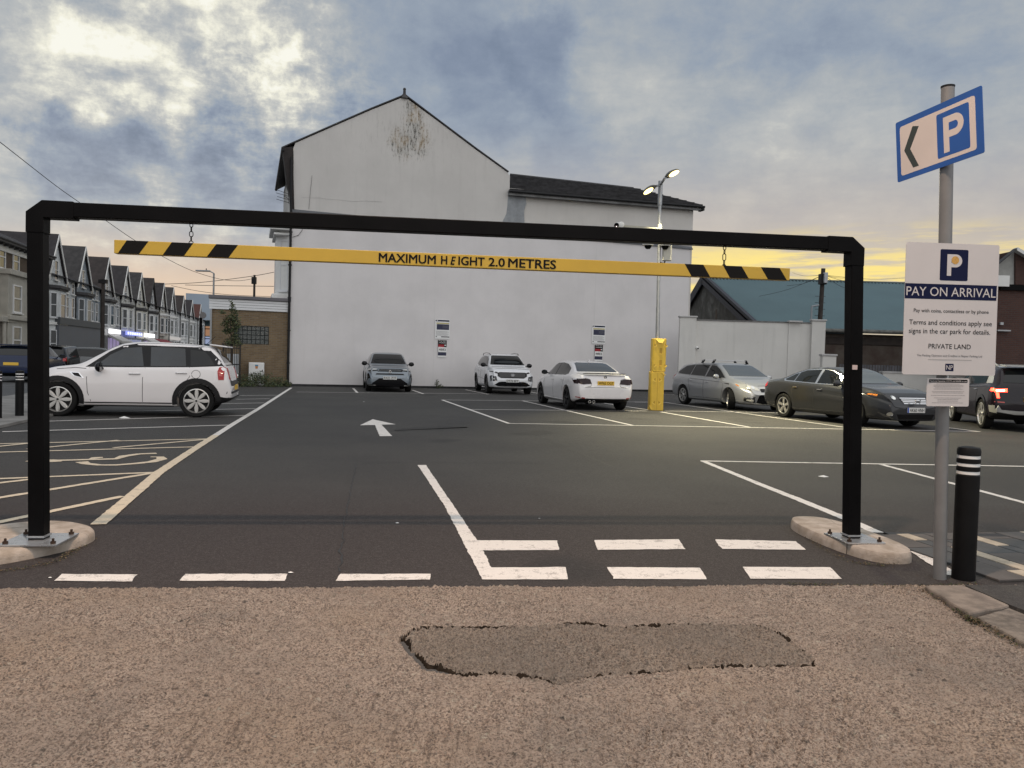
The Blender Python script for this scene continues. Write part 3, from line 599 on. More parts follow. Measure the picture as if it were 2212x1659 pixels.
# ------------------------------------------------------------ sign post with three signs
pb = G(2030, 1250); pt = D_(2047.5, 186, pb.y)
sp = thing('sign_post', 'tall grey steel post in the pavement carrying the parking signs', 'post', pb)
mb = MB(); mb.tube(pb-Vector((0, 0, .02)), pt, .040, n=28); mb.build('post', M('post_grey_paint', (.19, .19, .19), .45, .2, var=.08, vs=5), sp, smooth=True, world=True)
mb = MB(); mb.lathe([(.041, -.012), (.043, 0), (.03, .004)], 28, c=pt); mb.build('cap', m_plastic, sp, smooth=True, world=True)
def panel_sign(name, lab, cat, TL, TR, BR, BL, rad, mat, th=.004, group=None):
    """builds a flat board; returns thing, function from (0..1, 0..1) to a point on its face and its axes"""
    c = (TL+TR+BR+BL)/4; e = ((TR-TL)+(BR-BL))/2; wd = e.length; e.normalize(); up = ((TL-BL)+(TR-BR))/2; ht = up.length; up.normalize(); nrm = e.cross(up).normalized(); up = nrm.cross(e)
    t = thing(name, lab, cat, c, 0, group)
    def pt_(a, b, off=0): return (e*(a-.5)*wd + up*(b-.5)*ht + nrm*off)
    def rr(a0, b0, a1, b1, r_, off):
        P = []; x0, y0, x1, y1 = (a0-.5)*wd, (b0-.5)*ht, (a1-.5)*wd, (b1-.5)*ht
        for cx, cy, st_ in ((x1-r_, y1-r_, 0), (x0+r_, y1-r_, 90), (x0+r_, y0+r_, 180), (x1-r_, y0+r_, 270)):
            for k in range(7): an = R(st_+15*k); q = (cx+r_*math.cos(an), cy+r_*math.sin(an)); P.append(e*q[0]+up*q[1]+nrm*off)
        return P
    mb = MB(); mb.prism(rr(0, 0, 1, 1, rad, .0), nrm*-th); mb.build('board', mat, t)
    rot = Matrix((e, -nrm, up)).transposed().to_4x4()
    def patch(a0, b0, a1, b1, r_, mt, off=.0008, nm='printed_panel'):
        mb = MB(); mb.prism(rr(a0, b0, a1, b1, r_, off), nrm*-(off-.0001)); return mb.build(nm, mt, t)
    def txt(s, a0, a1, b, h, mt, off=.0012, bold=0, **k): return text(s, mt, t, pt_((a0+a1)/2, b, off), rot, (a1-a0)*wd, h*ht if h else None, bold=bold, depth=.0002, **k)
    return t, pt_, patch, txt, (e, up, nrm, wd, ht)
m_signblue = M('sign_blue', (.018, .085, .33), .35, var=.06, vs=3); m_signwhite = M('sign_white', (.60, .54, .51), .45, var=.03, vs=3); m_chev = M('sign_chevron', (.035, .045, .042), .5)
dl, dr_ = 5.39, 4.76
t, pt_, patch, txt, axs = panel_sign('parking_direction_sign', 'blue bordered sign with left chevron and big P high on the post', 'sign', D_(1938.5, 265, dl), D_(2123.5, 182, dr_), D_(2123.9, 330.5, dr_), D_(1935, 395.4, dl), .012, m_signblue)
patch(.052, .085, .925, .90, .018, m_signwhite, .0006); patch(.50, .145, .86, .84, .012, m_signblue, .0012)
e, up, nrm, wd, ht = axs
mb = MB(); mb.prism([pt_(a, b, .0012) for a, b in ((.10, .485), (.215, .83), (.29, .79), (.175, .475), (.275, .155), (.205, .155))], nrm*-.0008); mb.build('chevron', m_chev, t)
mb = MB(); S0 = (.565, .20, .80, .76)   # the letter P
def pP(a, b): return pt_(a, b, .0018)
def letterP(pt_f, nrm, x0, y0, x1, y1, sw, sh, mat, parent, nm='letter'):
    mb = MB(); mb.prism([pt_f(x0, y0), pt_f(x0+sw, y0), pt_f(x0+sw, y1), pt_f(x0, y1)], nrm*-.0006)
    r_out = (y1-(y0+(y1-y0)*.40))/2; cy = y1-r_out; N = 14; xm = x1-(x1-x0)*.42; outer = [pt_f(x0+sw, y1), pt_f(xm, y1)]; inner = [pt_f(x0+sw, y1-sh), pt_f(xm, y1-sh)]
    for k in range(1, N): a = math.pi/2-math.pi*k/N; outer.append(pt_f(xm+(x1-xm)*math.cos(a), cy+r_out*math.sin(a))); inner.append(pt_f(xm+(x1-xm-sw)*math.cos(a), cy+(r_out-sh)*math.sin(a)))
    outer += [pt_f(xm, cy-r_out), pt_f(x0+sw, cy-r_out)]; inner += [pt_f(xm, cy-r_out+sh), pt_f(x0+sw, cy-r_out+sh)]
    for k in range(len(outer)-1): mb.prism([outer[k], outer[k+1], inner[k+1], inner[k]], nrm*-.0006)
    return mb.build(nm, mat, parent)
letterP(pP, nrm, .575, .20, .80, .755, .062, .105, m_signwhite, t)
m_signpale = M('sign_pale', (.52, .50, .50), .42, var=.03, vs=3)
d1, d2 = 4.93, 5.0
t, pt_, patch, txt, axs = panel_sign('pay_on_arrival_sign', 'large white PAY ON ARRIVAL sign with navy band on the grey post', 'sign', D_(1955.8, 522, d1), D_(2158, 530, d2), D_(2150.5, 811.7, d2), D_(1951.3, 808.8, d1), .012, m_signpale)
e, up, nrm, wd, ht = axs
patch(.365, .718, .665, .955, .010, m_navy); patch(.0, .575, .985, .690, .001, m_navy)
letterP(lambda a, b: pt_(a, b, .0014), nrm, .44, .755, .60, .918, .045, .045*wd/ht, m_signpale, t)
mb = MB(); mb.tube(pt_(.525, .874, .0014), pt_(.525, .874, .0026), .040*wd, n=24); mb.build('coin', M('gold_coin_print', (.50, .28, .06), .5, var=.2, vs=60), t)
txt('PAY ON ARRIVAL', .015, .975, .632, .068, m_signpale, .0014, bold=.0)
for s, a0, a1, b, h in (('Pay with coins, contactless or by phone', .10, .905, .483, None), ('Terms and conditions apply see', .055, .945, .392, None), ('signs in the car park for details.', .055, .93, .327, None), ('PRIVATE LAND', .27, .725, .218, None), ('The Parking Operator and Creditor is Napier Parking Ltd', .15, .85, .145, None)):
    txt(s, a0, a1, b, h, m_ink if 'Parking' not in s else m_grey_ink, bold=.0)
patch(.27, .112, .74, .120, .001, M('pale_print', (.36, .35, .35), .6), nm='small_print')
patch(.457, .030, .547, .087, .003, m_navy, nm='logo_panel'); txt('NP', .468, .538, .058, .034, m_signpale, .0014, bold=-.01, name='logo')
d3 = 4.97
t, pt_, patch, txt, axs = panel_sign('camera_notice_sign', 'small white camera notice with dark heading under the large sign', 'sign', D_(2002, 817, d3), D_(2093.6, 817.5, d3), D_(2092.9, 878.4, d3), D_(2001.6, 877, d3), .010, m_signpale)
patch(.05, .845, .955, .96, .003, m_ink); txt('National Cameras. CCTV and ANPR in use', .07, .94, .90, None, m_signpale, .0014)
small = M('faded_print', (.27, .255, .26), .6)
for i, (b, a0, a1) in enumerate([(.79, .22, .78), (.745, .16, .86), (.70, .16, .86), (.65, .20, .80), (.605, .16, .85), (.52, .12, .88), (.47, .14, .86), (.38, .10, .90), (.29, .18, .82), (.235, .26, .75), (.18, .26, .74), (.115, .13, .86)]):
    x = a0; rr_ = random.Random(i)
    mb = MB()
    while x < a1:
        wl = rr_.uniform(.02, .07); x2 = min(a1, x+wl); mb.prism([pt_(x, b, .0008), pt_(x2, b, .0008), pt_(x2, b+.018, .0008), pt_(x, b+.018, .0008)], axs[2]*-.0005); x = x2+.008
    mb.build('text_line', small, t)
mb = MB(); q = D_(2047, 813, 4.985); mb.box(q, (.012, .01, .05)); q2 = D_(2036, 845, 5.0); mb.box(D_(2035, 850, 5.01), (.10, .012, .03)); mb.box(D_(2040, 560, 5.03), (.12, .02, .03)); mb.box(D_(2038, 780, 5.03), (.12, .02, .03)); mb.build('sign_bracket', m_galv, sp, world=True)

# ------------------------------------------------------------ bollards
m_bol = M('bollard_black', (.006, .006, .0065), .5, var=.2, vs=6, ior=1.25); m_band = M('bollard_white_band', (.74, .74, .73), .4)
def bollard(loc, h, r, lab, z0=0, tilt=0):
    t = thing('bollard', lab, 'bollard', (loc[0], loc[1], z0), 0, 'black bollards with white bands'); t.rotation_euler = (0, tilt, 0)
    mb = MB(); pr = [(r, -.02), (r, h-.19), (r*.93, h-.185)]
    for k in range(3): z = h-.185+k*.052; pr += [(r*.93, z), (r*.93, z+.024), (r, z+.026), (r, z+.050), (r*.93, z+.052)] if k < 2 else [(r*.93, z), (r*.93, z+.024), (r, z+.026), (r, h-.022), (r*.9, h-.006), (r*.55, h), (.001, h+.002)]
    mb.lathe(pr, 32); mb.build('bollard_body', m_bol, t, smooth=True)
    for k in range(3):
        z = h-.185+k*.052+.002; mb = MB(); mb.lathe([(r*.92, z), (r*.955, z+.002), (r*.955, z+.020), (r*.92, z+.022)], 32); mb.build('white_band', m_band, t, smooth=True)
    return t
q = G(2080.5, 1250); bollard(q, .885, .071, 'black banded bollard close beside the grey sign post')
q = G(42, 898, .05); bollard(q, .87, .073, 'black banded bollard on the street side pavement, clear of the barrier post', .05)
q = G(-6, 903, .05); bollard(q, .87, .073, 'black banded bollard cut off by the left edge of the photo', .05)
# ------------------------------------------------------------ white gable building
WL = G(628.5, 834); WRt = G(1453, 846.5); wd_ = (WRt-WL).normalized(); wn = Vector((wd_.y, -wd_.x, 0)); wang = math.atan2(wd_.y, wd_.x)
def WS(u, v, off=0):          # pixel -> (distance along wall, height) on the plane `off` metres in front of the upper wall
    q = PL(u, v, WL+wn*off, wn); return ((q-WL).dot(wd_), q.z)
def W3(u, v, off=0): s, z = WS(u, v, off); return Vector((s, -off, z))
def wall_mat(name, base, dirt, stain=False, lower=False):
    mt = bpy.data.materials.new(name); mt.use_nodes = True; t = NT(mt.node_tree); p = t.n['Principled BSDF']; ob = t.new('ShaderNodeTexCoord').outputs['Object']
    x, y, z = t.sep(ob)[0:3]; n = t.noise(ob, .5, 6, .6); n2 = t.noise(ob, 5, 6, .7)
    st = t.noise(t.comb(t.m('MULTIPLY', x, 3.2), 0.0, t.m('MULTIPLY', z, .22)), 1.0, 7, .7)
    c = t.mix(t.mr(n, .3, .7), tuple(q*.90 for q in base), base); c = t.mix(t.m('MULTIPLY', t.mr(n2, .55, .75), .12), c, dirt)
    c = t.mix(t.m('MULTIPLY', t.mr(st, .5, .8), .24 if not lower else .14), c, dirt)
    if stain:
        def g(x0, z0, a, b): return t.m('EXPONENT', t.m('MULTIPLY', t.m('ADD', t.m('POWER', t.m('ABSOLUTE', t.m('DIVIDE', t.m('SUBTRACT', x, x0), a)), 2.0), t.m('POWER', t.m('ABSOLUTE', t.m('DIVIDE', t.m('SUBTRACT', z, z0), b)), 2.0)), -1.0))
        (xa, za), (xb, zb), (xc, zc) = WS(895, 262), WS(872, 310), WS(902, 300); xd, zd = WS(800, 300)
        drip = t.noise(t.comb(t.m('MULTIPLY', x, 5.5), 0.0, t.m('MULTIPLY', z, 1.1)), 1.6, 8, .75); spk = t.noise(t.comb(t.m('MULTIPLY', x, 9.), 0.0, t.m('MULTIPLY', z, 5.)), 1.5, 4, .7)
        msk = t.m('MAXIMUM', g(xa, za, .55, 1.5), t.m('MAXIMUM', g(xb, zb, .75, .75), g(xc, zc, .6, .9)))
        k = t.mr(t.m('ADD', t.m('MULTIPLY', drip, .55), t.m('MULTIPLY', spk, .6)), .585, .66); k = t.m('MULTIPLY', k, t.mr(msk, .12, .75))
        soft = t.m('MULTIPLY', t.mr(msk, .25, .95), t.mr(drip, .36, .60)); c = t.mix(t.m('MULTIPLY', soft, .62), c, t.mix(t.mr(t.noise(ob, 1.3, 3, .6), .44, .60), (.20, .19, .16), (.26, .165, .05))); c = t.mix(t.m('MULTIPLY', k, .80), c, t.mix(t.mr(t.noise(ob, 1.3, 3, .6), .44, .60), (.055, .052, .043), (.15, .095, .03)))
        wide = t.m('MULTIPLY', g((xa+xd)/2, za-.3, 3.6, 1.6), t.mr(drip, .50, .8)); c = t.mix(t.m('MULTIPLY', wide, .55), c, (.16, .155, .14))
    t.l.new(c, p.inputs['Base Color']); p.inputs['Roughness'].default_value = .85
    b = t.new('ShaderNodeBump'); b.inputs['Strength'].default_value = .35; b.inputs['Distance'].default_value = .01; t.l.new(t.noise(ob, 45, 4, .7), b.inputs['Height']); t.l.new(b.outputs[0], p.inputs['Normal'])
    return mt
m_up = wall_mat('upper_render', (.60, .58, .555), (.30, .29, .275), True); m_low = wall_mat('lower_render', (.69, .665, .66), (.46, .44, .42), lower=True); m_an = wall_mat('annex_render', (.62, .595, .56), (.38, .36, .34))
wb = thing('gable_building', 'big white rendered building with stained blank gable facing the car park', 'building', WL, wang)
prof = [W3(*q) for q in [(613, 322), (638, 309), (727, 270), (801.6, 237.5), (868, 211), (878, 212), (949, 264), (1024.8, 321), (1096, 372), (1101.5, 380)]]
sA = W3(632, 330).x; sJ = W3(1101.5, 400).x; sE = W3(1499, 470).x; prof[0].x = sA
DEP = 9.0
pl_ = [Vector((sA, 0, -.1))] + prof + [Vector((sJ, 0, -.1))]
mb = MB(); mb.prism([Vector((p.x, 0, p.z)) for p in pl_], (0, DEP, 0)); mb.build('gable_wall', m_up, wb)
za = W3(1499, 447).z
mb = MB(); mb.box(((sJ+sE)/2+.002, 4.03, za/2-.05), (sE-sJ-.004, 7.9, za+.1)); mb.build('annex_wall', m_an, wb)
# grey cement patch between the two
cp = [(1098, 412), (1106, 414), (1135, 424), (1137, 440), (1132, 455), (1133, 486), (1088, 484), (1086, 478), (1094, 462), (1096, 445), (1097, 430)]
mb = MB(); mb.prism([W3(u, v, .012) for u, v in cp], (0, .03, 0)); mb.build('cement_patch', M('grey_cement', (.27, .285, .30), .85, var=.15, vs=3, bump=.2), wb)
# thicker lower render with flashing on top
zL = W3(632, 458, .1).z; zR = W3(1490, 537.5, .1).z; sR = W3(1489, 600, .1).x
mb = MB(); mb.prism([Vector((sA-.02, -.10, .10)), Vector((sR, -.10, .10)), Vector((sR, -.10, zR)), Vector((sA-.02, -.10, zL))], (0, .099, 0)); mb.build('lower_wall', m_low, wb)
mb = MB(); mb.prism([Vector((sA-.02, -.07, -.05)), Vector((sR, -.07, -.05)), Vector((sR, -.07, .098)), Vector((sA-.02, -.07, .098))], (0, .06, 0)); mb.build('plinth', M('dark_plinth', (.03, .03, .032), .8, var=.3), wb)
mb = MB(); mb.prism([Vector((sA-.05, -.15, zL)), Vector((sR+.12, -.15, zR)), Vector((sR+.12, -.02, zR+.14)), Vector((sA-.05, -.02, zL+.14))], (0, .02, 0)); mb.prism([Vector((sA-.05, -.16, zL-.035)), Vector((sR+.12, -.16, zR-.035)), Vector((sR+.12, -.16, zR+.015)), Vector((sA-.05, -.16, zL+.015))], (0, .158, 0)); mb.build('ledge_flashing', M('grey_flashing', (.085, .09, .10), .5, var=.1), wb)
for u in (938, 1284):
    mb = MB(); s_, z_ = WS(u, 700, .1); mb.box((s_, -.1012, (zL+.1)/2-.2), (.012, .003, zL-.6)); mb.build('render_joint', M('render_joint', (.60, .59, .58), .8), wb)
# slate edges, ridge and finial
mb = MB(); pp = [W3(609, 320)] + [W3(*q) for q in [(638, 307), (727, 268), (801.6, 235.5), (868, 208.5), (874, 205), (880, 210), (949, 262), (1024.8, 319), (1098, 372)]]
for a, b in zip(pp, pp[1:]):
    a = Vector((a.x, 0, a.z)); b = Vector((b.x, 0, b.z)); d = (b-a).normalized(); nn = Vector((-d.z, 0, d.x)); nn = nn if nn.z > 0 else -nn
    mb.prism([a-Vector((0, .05, 0)), b-Vector((0, .05, 0)), b+nn*.045-Vector((0, .05, 0)), a+nn*.045-Vector((0, .05, 0))], (0, DEP+.15, 0))
mb.build('roof', m_slate, wb)
q = W3(874, 207); mb = MB(); mb.lathe([(.20, -.12), (.11, .05), (.065, .10), (.06, .28), (.075, .30), (.05, .36)], 8, c=(q.x, .05, q.z)); mb.build('finial', m_slate, wb)
# eaves, corbels and drainpipes on the street corner
mb = MB(); P = [W3(*q) for q in [(609.5, 319), (633, 317), (634, 332), (634, 380), (636, 455), (628, 455), (626, 420), (619, 395), (614, 350)]]; mb.prism([Vector((p.x, -.03, p.z)) for p in P], (0, .6, 0)); mb.build('corbelled_eaves', M('dark_brick', (.022, .017, .016), .8, var=.4, vs=6), wb)
mb = MB(); s1_, z1_ = WS(611, 322); mb.tube((s1_, -.12, z1_-.03), (s1_, 8.5, z1_-.03), .07, n=10); mb.build('gutter', m_plastic, wb, smooth=True)
sp_, zz_ = WS(628.5, 470, .2); mb = MB(); mb.tube((sp_, -.2, .05), (sp_, -.2, WS(628, 480, .2)[1]), .055, n=12)
s2_, z2_ = WS(629.5, 340, .12); mb.tube((sp_, -.2, WS(628, 480, .2)[1]), (s2_, -.12, z2_), .05, n=12)
for k in range(6): mb.box((sp_, -.17, 1+k*1.4), (.15, .10, .05))
mb.build('drainpipe', m_plastic, wb, smooth=True)
mb = MB()   # hairline cracks and a loose cable
mb.path([W3(u, v, .012) for u, v in ((651, 426), (672, 427.5), (690, 427), (705, 430), (735, 432), (760, 435), (790, 434), (826, 436))], .0028, 4); mb.build('crack', M('crack_dark', (.24, .23, .22), .9), wb)
mb = MB(); mb.path([W3(u, v, .03) for u, v in ((674, 379), (672, 400), (669, 430), (667, 452))], .007, 4); mb.path([W3(u, v, .13) for u, v in ((655, 487), (653, 497), (645, 508), (632, 512))], .010, 4); mb.build('cable', m_plastic, wb)
# annex roof: stepped tile courses, hip at the right, gutter and soffit
e0, e1 = W3(1101, 412, .25), W3(1517, 446, .25); e1.z = e1.z; zE = (e0.z+e1.z)/2
yr = 3.3
def onp(u, v, yy): q = PL(u, v, WL-wn*yy, wn); return Vector(((q-WL).dot(wd_), yy, q.z))
r0, r1 = onp(1102, 382.5, yr), onp(1368, 404.5, yr); r0.z = r1.z = (r0.z+r1.z)/2
e0 = Vector((e0.x, -.25, e0.z)); e1 = Vector((e1.x, -.25, e1.z)); rows = 9
mb = MB()
for k in range(rows):
    a, b = k/rows, (k+1)/rows+.02
    A0, A1 = e0.lerp(r0, a), e1.lerp(r1, a); B0, B1 = e0.lerp(r0, min(1, b)), e1.lerp(r1, min(1, b)); up = Vector((0, -.05, .10))
    mb.add([A0+up, A1+up, B1, B0, A0, A1], [(0, 1, 2, 3), (4, 5, 1, 0)])
tr_ = mb.build('tile_courses', M('dark_roof_tiles', (.050, .049, .052), .6, var=.4, vs=3, bump=.4, bs=10), wb, fix=False); tr_['kind'] = 'stuff'
mb = MB(); bk = Vector((e1.x, 2*yr+.25, e1.z)); bk0 = Vector((e0.x, 2*yr+.25, e0.z)); dn = Vector((0, 0, -.02)); mb.add([e0+dn, e1+dn, bk+dn, bk0+dn, r0+dn, r1+dn], [(0, 1, 5, 4), (1, 2, 5), (2, 3, 4, 5), (0, 4, 3), (0, 3, 2, 1)]); mb.build('annex_roof', m_slate, wb)
mb = MB(); mb.tube(r0+Vector((0, 0, .03)), r1+Vector((0, 0, .03)), .07, n=8); mb.tube(r1, e1+Vector((0, .0, .03)), .06, n=8); mb.build('ridge_tiles', m_slate, wb)
mb = MB(); mb.bar(e0+Vector((0, .02, -.10)), e1+Vector((0, .02, -.10)), .04, .20); mb.bar(e0+Vector((0, .13, -.17)), e1+Vector((0, .13, -.17)), .22, .03); mb.build('fascia', M('weathered_fascia', (.15, .15, .15), .6, var=.4, vs=2), wb)
mb = MB(); mb.tube(e0+Vector((-.05, -.07, -.03)), e1+Vector((.1, -.07, -.03)), .060, n=10); mb.box(e1+Vector((.02, .1, -.12)), (.12, .4, .2)); mb.build('annex_gutter', m_plastic, wb, smooth=True)
def window(parent, w_, h_, loc, rz=0, frame=None, pane=None, sash=True, bar_=.055, nm='window'):
    """sash window facing local -y: frame with a pane as its child"""
    frame = frame or m_upvc; pane = pane or m_housepane; mb = MB(); t = bar_
    for c, d in (((-w_/2+t/2, 0, 0), (t, .08, h_)), ((w_/2-t/2, 0, 0), (t, .08, h_)), ((0, 0, h_/2-t/2), (w_-2*t-.002, .08, t)), ((0, 0, -h_/2+t/2), (w_-2*t-.002, .08, t))): mb.box(c, d)
    if sash: mb.box((0, -.005, .02), (w_-2*t-.004, .07, t*.9))
    mb.box((0, -.05, -h_/2-.04), (w_+.14, .16, .06))
    o = mb.build(nm, frame, parent); o.location = loc; o.rotation_euler = (0, 0, rz)
    mb = MB(); mb.box((0, .015, 0), (w_-2*t+.01, .02, h_-2*t+.01)); p = mb.build('pane', pane, o); return o
# corner bay on the street face
bay = thing('bay_window', 'white bay window sticking out beyond the drainpipe on the street side', 'bay window', WL, wang)
(bx0, bz0), (bx1, bz1) = WS(596, 636), WS(589, 488); bw = sA-bx0
mb = MB(); mb.prism([(bx0, 1.2, bz0), (sA-.01, .6, bz0), (sA-.01, 3.2, bz0), (bx0, 2.8, bz0)], (0, 0, bz1-bz0)); mb.build('bay_wall', m_white, bay)
mb = MB(); mb.box((bx0+bw/2-.13, 1.9, bz1+.05), (bw+.25, 2.9, .22)); mb.box((bx0+bw/2-.06, 1.9, bz1-.22), (bw+.12, 2.7, .1)); mb.box((bx0+bw/2-.08, 1.9, bz0-.05), (bw+.16, 2.7, .26)); mb.build('cornice', m_white, bay, bevel=.03)
ang_ = math.atan2(-.6, sA-bx0); wz0, wz1 = WS(605, 624)[1], WS(605, 512)[1]
window(bay, .46, wz1-wz0, ((bx0+sA)/2+.08, .84, (wz0+wz1)/2), ang_, m_upvc, m_housepane)
ant = thing('tv_aerial', 'small television aerial on the street corner of the gable building', 'aerial', WL, wang)
mb = MB(); mb.bar(W3(627, 432, .25)+Vector((0, 0, 0)), W3(613, 423, .25), .02, .02)
for u0, v0, u1, v1 in ((598, 410, 623, 419), (596, 416.5, 623.5, 424), (599, 424.5, 624, 431.5), (597, 430, 624, 438)): mb.tube(W3(u0, v0, .3), W3(u1, v1, .3), .010, n=5)
mb.tube(W3(622.5, 414, .3), W3(624, 440, .3), .012, n=5); mb.tube(W3(623.5, 430, .3), W3(630, 432, .1), .012, n=5); mb.build('aerial_elements', m_plastic, ant)

# wall notices
def notice(u0, v0, u1, v1, big, lab):
    TL_, TR_, BR_, BL_ = [WL + wd_*WS(u, v, .13)[0] + wn*.13 + Vector((0, 0, WS(u, v, .13)[1])) for u, v in ((u0, v0), (u1, v0+(u1-u0)*.04), (u1, v1+(u1-u0)*.04), (u0, v1))]
    t, pt_, patch, txt, axs = panel_sign('wall_notice', lab, 'notice', TL_, TR_, BR_, BL_, .01, m_band, .012, 'parking notices on the gable wall')
    if big:
        patch(.03, .895, .96, .97, .004, m_navy); patch(.08, .775, .95, .83, .003, M('yellow_print', (.45, .38, .12), .6)); patch(.10, .47, .95, .755, .005, M('navy_block', (.022, .025, .06), .6))
        for i in range(8): patch(.06, .40-i*.033, .93 if i % 3 else .8, .412-i*.033, .001, m_grey_ink if i % 2 else M('pale_print', (.36, .35, .35), .6), nm='text_line')
        patch(.42, .085, .98, .13, .002, m_ink); patch(.06, .09, .13, .135, .002, m_ink)
        for i in range(3): patch(.5, .56+i*.05, .9, .575+i*.05, .001, m_grey_ink, off=.0014, nm='text_line')
        patch(.10, .91, .17, .955, .008, m_band, off=.0014, nm='logo')
    else:
        patch(.0, .60, 1., 1., .002, m_ink); patch(.02, .10, .98, .30, .002, M('navy_block', (.022, .025, .06), .6)); patch(.05, .68, .95-.22, .745, .002, M('red_print', (.40, .02, .03), .5), off=.0014); patch(.76, .62+.06, .93, .745, .002, m_band, off=.0016)
        txt('Pay by', .13, .87, .945, .062, m_band, .0016, bold=.02); txt('mobile', .12, .90, .855, .062, m_band, .0016, bold=.02); txt('4883', .12, .90, .45, .13, m_ink, .0016, bold=.02)
        patch(0, .30, .03, .60, .001, m_ink); patch(.02, .60, .70, .66, .001, M('red_print', (.40, .02, .03), .5), off=.0014)
    return t
notice(940, 689.5, 971.5, 731.5, True, 'large parking notice on the wall between the blue-grey car and the white SUV'); notice(945.8, 734.5, 964.5, 771.5, False, 'pay by mobile 4883 panel below the notice left of the white SUV')
notice(1279, 702, 1307.5, 742, True, 'large parking notice on the wall above the white saloon'); notice(1284.3, 744.5, 1301.8, 780, False, 'pay by mobile 4883 panel just above the white saloon roof')

# ------------------------------------------------------------ low brick annexe at the left
m_brickA = None
def brick_mat(name, c1, c2, mortar, bw=.225, bh=.075):
    mt = bpy.data.materials.new(name); mt.use_nodes = True; t = NT(mt.node_tree); p = t.n['Principled BSDF']; ob = t.new('ShaderNodeTexCoord').outputs['Object']; x, y, z = t.sep(ob)[0:3]
    b = t.new('ShaderNodeTexBrick'); t.l.new(t.comb(t.m('ADD', x, y), z, 0.0), b.inputs['Vector']); b.inputs['Scale'].default_value = 1; b.inputs['Brick Width'].default_value = bw; b.inputs['Row Height'].default_value = bh
    b.inputs['Mortar Size'].default_value = .010; b.inputs['Color1'].default_value = (*c1, 1); b.inputs['Color2'].default_value = (*c2, 1); b.inputs['Mortar'].default_value = (*mortar, 1)
    n = t.noise(ob, 1.3, 6, .65); c = t.mix(t.m('MULTIPLY', t.mr(n, .45, .75), .4), b.outputs[0], tuple(q*.5 for q in c1)); t.l.new(c, p.inputs['Base Color']); p.inputs['Roughness'].default_value = .88
    bp = t.new('ShaderNodeBump'); bp.inputs['Strength'].default_value = .6; bp.inputs['Distance'].default_value = .01; t.l.new(t.m('SUBTRACT', 1.0, b.outputs['Fac']), bp.inputs['Height']); t.l.new(bp.outputs[0], p.inputs['Normal']); return mt
m_brick = brick_mat('buff_brick', (.21, .145, .078), (.145, .098, .055), (.19, .16, .12)); m_bb = brick_mat('brown_brick', (.105, .070, .042), (.08, .052, .034), (.12, .10, .08)); m_rb = brick_mat('red_brick', (.085, .038, .028), (.065, .028, .022), (.06, .045, .04))
BO = .05
an = thing('brick_annexe', 'low flat roofed buff brick building with glass block window left of the gable building', 'building', WL, wang)
xs0 = WS(457.5, 700, BO)[0]; xs1 = sA-.03; zt0 = WS(457, 637, BO)[1]; zt1 = WS(620, 650, BO)[1]; zf = WS(540, 671, BO)[1]; ztp = (zt0+zt1)/2
# brick skin with an opening for the glass blocks
gx0, gx1 = WS(505, 720, BO)[0], WS(581, 720, BO)[0]; gz0, gz1 = WS(540, 743.5, BO)[1], WS(540, 704, BO)[1]
mb = MB(); 
for x0, x1, z0, z1 in ((xs0, xs1, -.1, gz0), (xs0, xs1, gz1, zf), (xs0, gx0, gz0, gz1), (gx1, xs1, gz0, gz1)): mb.add([(x0, -BO, z0), (x1, -BO, z0), (x1, -BO, z1), (x0, -BO, z1)], [(0, 1, 2, 3)])
mb.add([(xs0, -BO, -.1), (xs0, 6, -.1), (xs0, 6, zf), (xs0, -BO, zf)], [(0, 3, 2, 1)])
mb.add([(gx0, -BO, gz0), (gx0, .06, gz0), (gx0, .06, gz1), (gx0, -BO, gz1)], [(0, 1, 2, 3)]); mb.add([(gx1, -BO, gz0), (gx1, .06, gz0), (gx1, .06, gz1), (gx1, -BO, gz1)], [(0, 1, 2, 3)]); mb.add([(gx0, -BO, gz0), (gx1, -BO, gz0), (gx1, .06, gz0), (gx0, .06, gz0)], [(0, 1, 2, 3)]); mb.add([(gx0, -BO, gz1), (gx1, -BO, gz1), (gx1, .06, gz1), (gx0, .06, gz1)], [(0, 1, 2, 3)])
mb.build('brick_wall', m_brick, an, fix=False)
m_gb = M('glass_block', (.045, .055, .052), .12, bump=.6, bs=14, ior=1.6, var=.25, vs=6)
mb = MB(); mb.box(((gx0+gx1)/2, .10, (gz0+gz1)/2), (gx1-gx0, .04, gz1-gz0)); mb.build('mortar_bed', M('dark_mortar', (.05, .05, .05), .9), an)
nx_, nz_ = 8, 4
for i in range(nx_):
    for k in range(nz_):
        dx, dz = (gx1-gx0)/nx_, (gz1-gz0)/nz_; mb = MB(); mb.box((gx0+dx*(i+.5), .05, gz0+dz*(k+.5)), (dx-.016, .07, dz-.016)); mb.build('glass_block', m_gb, an, bevel=.012)
for k in range(4):
    h_ = (ztp-.10-zf)/4; mb = MB(); mb.box(((xs0+xs1)/2-.05, -BO-.055, zf+h_*(k+.5)), (xs1-xs0+.12, .03+.004*(k % 2), h_-.012)); mb.build('fascia_board', m_upvc, an, bevel=.004)
mb = MB(); mb.box(((xs0+xs1)/2, 2.9, (zf+ztp-.1)/2), (xs1-xs0-.04, 5.85, ztp-.1-zf)); mb.build('roof_void', m_slate, an)
mb = MB(); mb.box(((xs0+xs1)/2-.03, 2.85, ztp-.02), (xs1-xs0+.22, 6.1, .15)); mb.build('roof_edge', M('grey_roof_edge', (.12, .115, .125), .55, var=.1), an, bevel=.02)
mb = MB(); mb.box((xs0-.035, -BO-.02, (zf)/2), (.07, .10, zf-.02)); mb.build('corner_trim', M('grey_trim', (.30, .31, .32), .5), an)
def at_wall(u, v, off): q = W3(u, v, off); return q
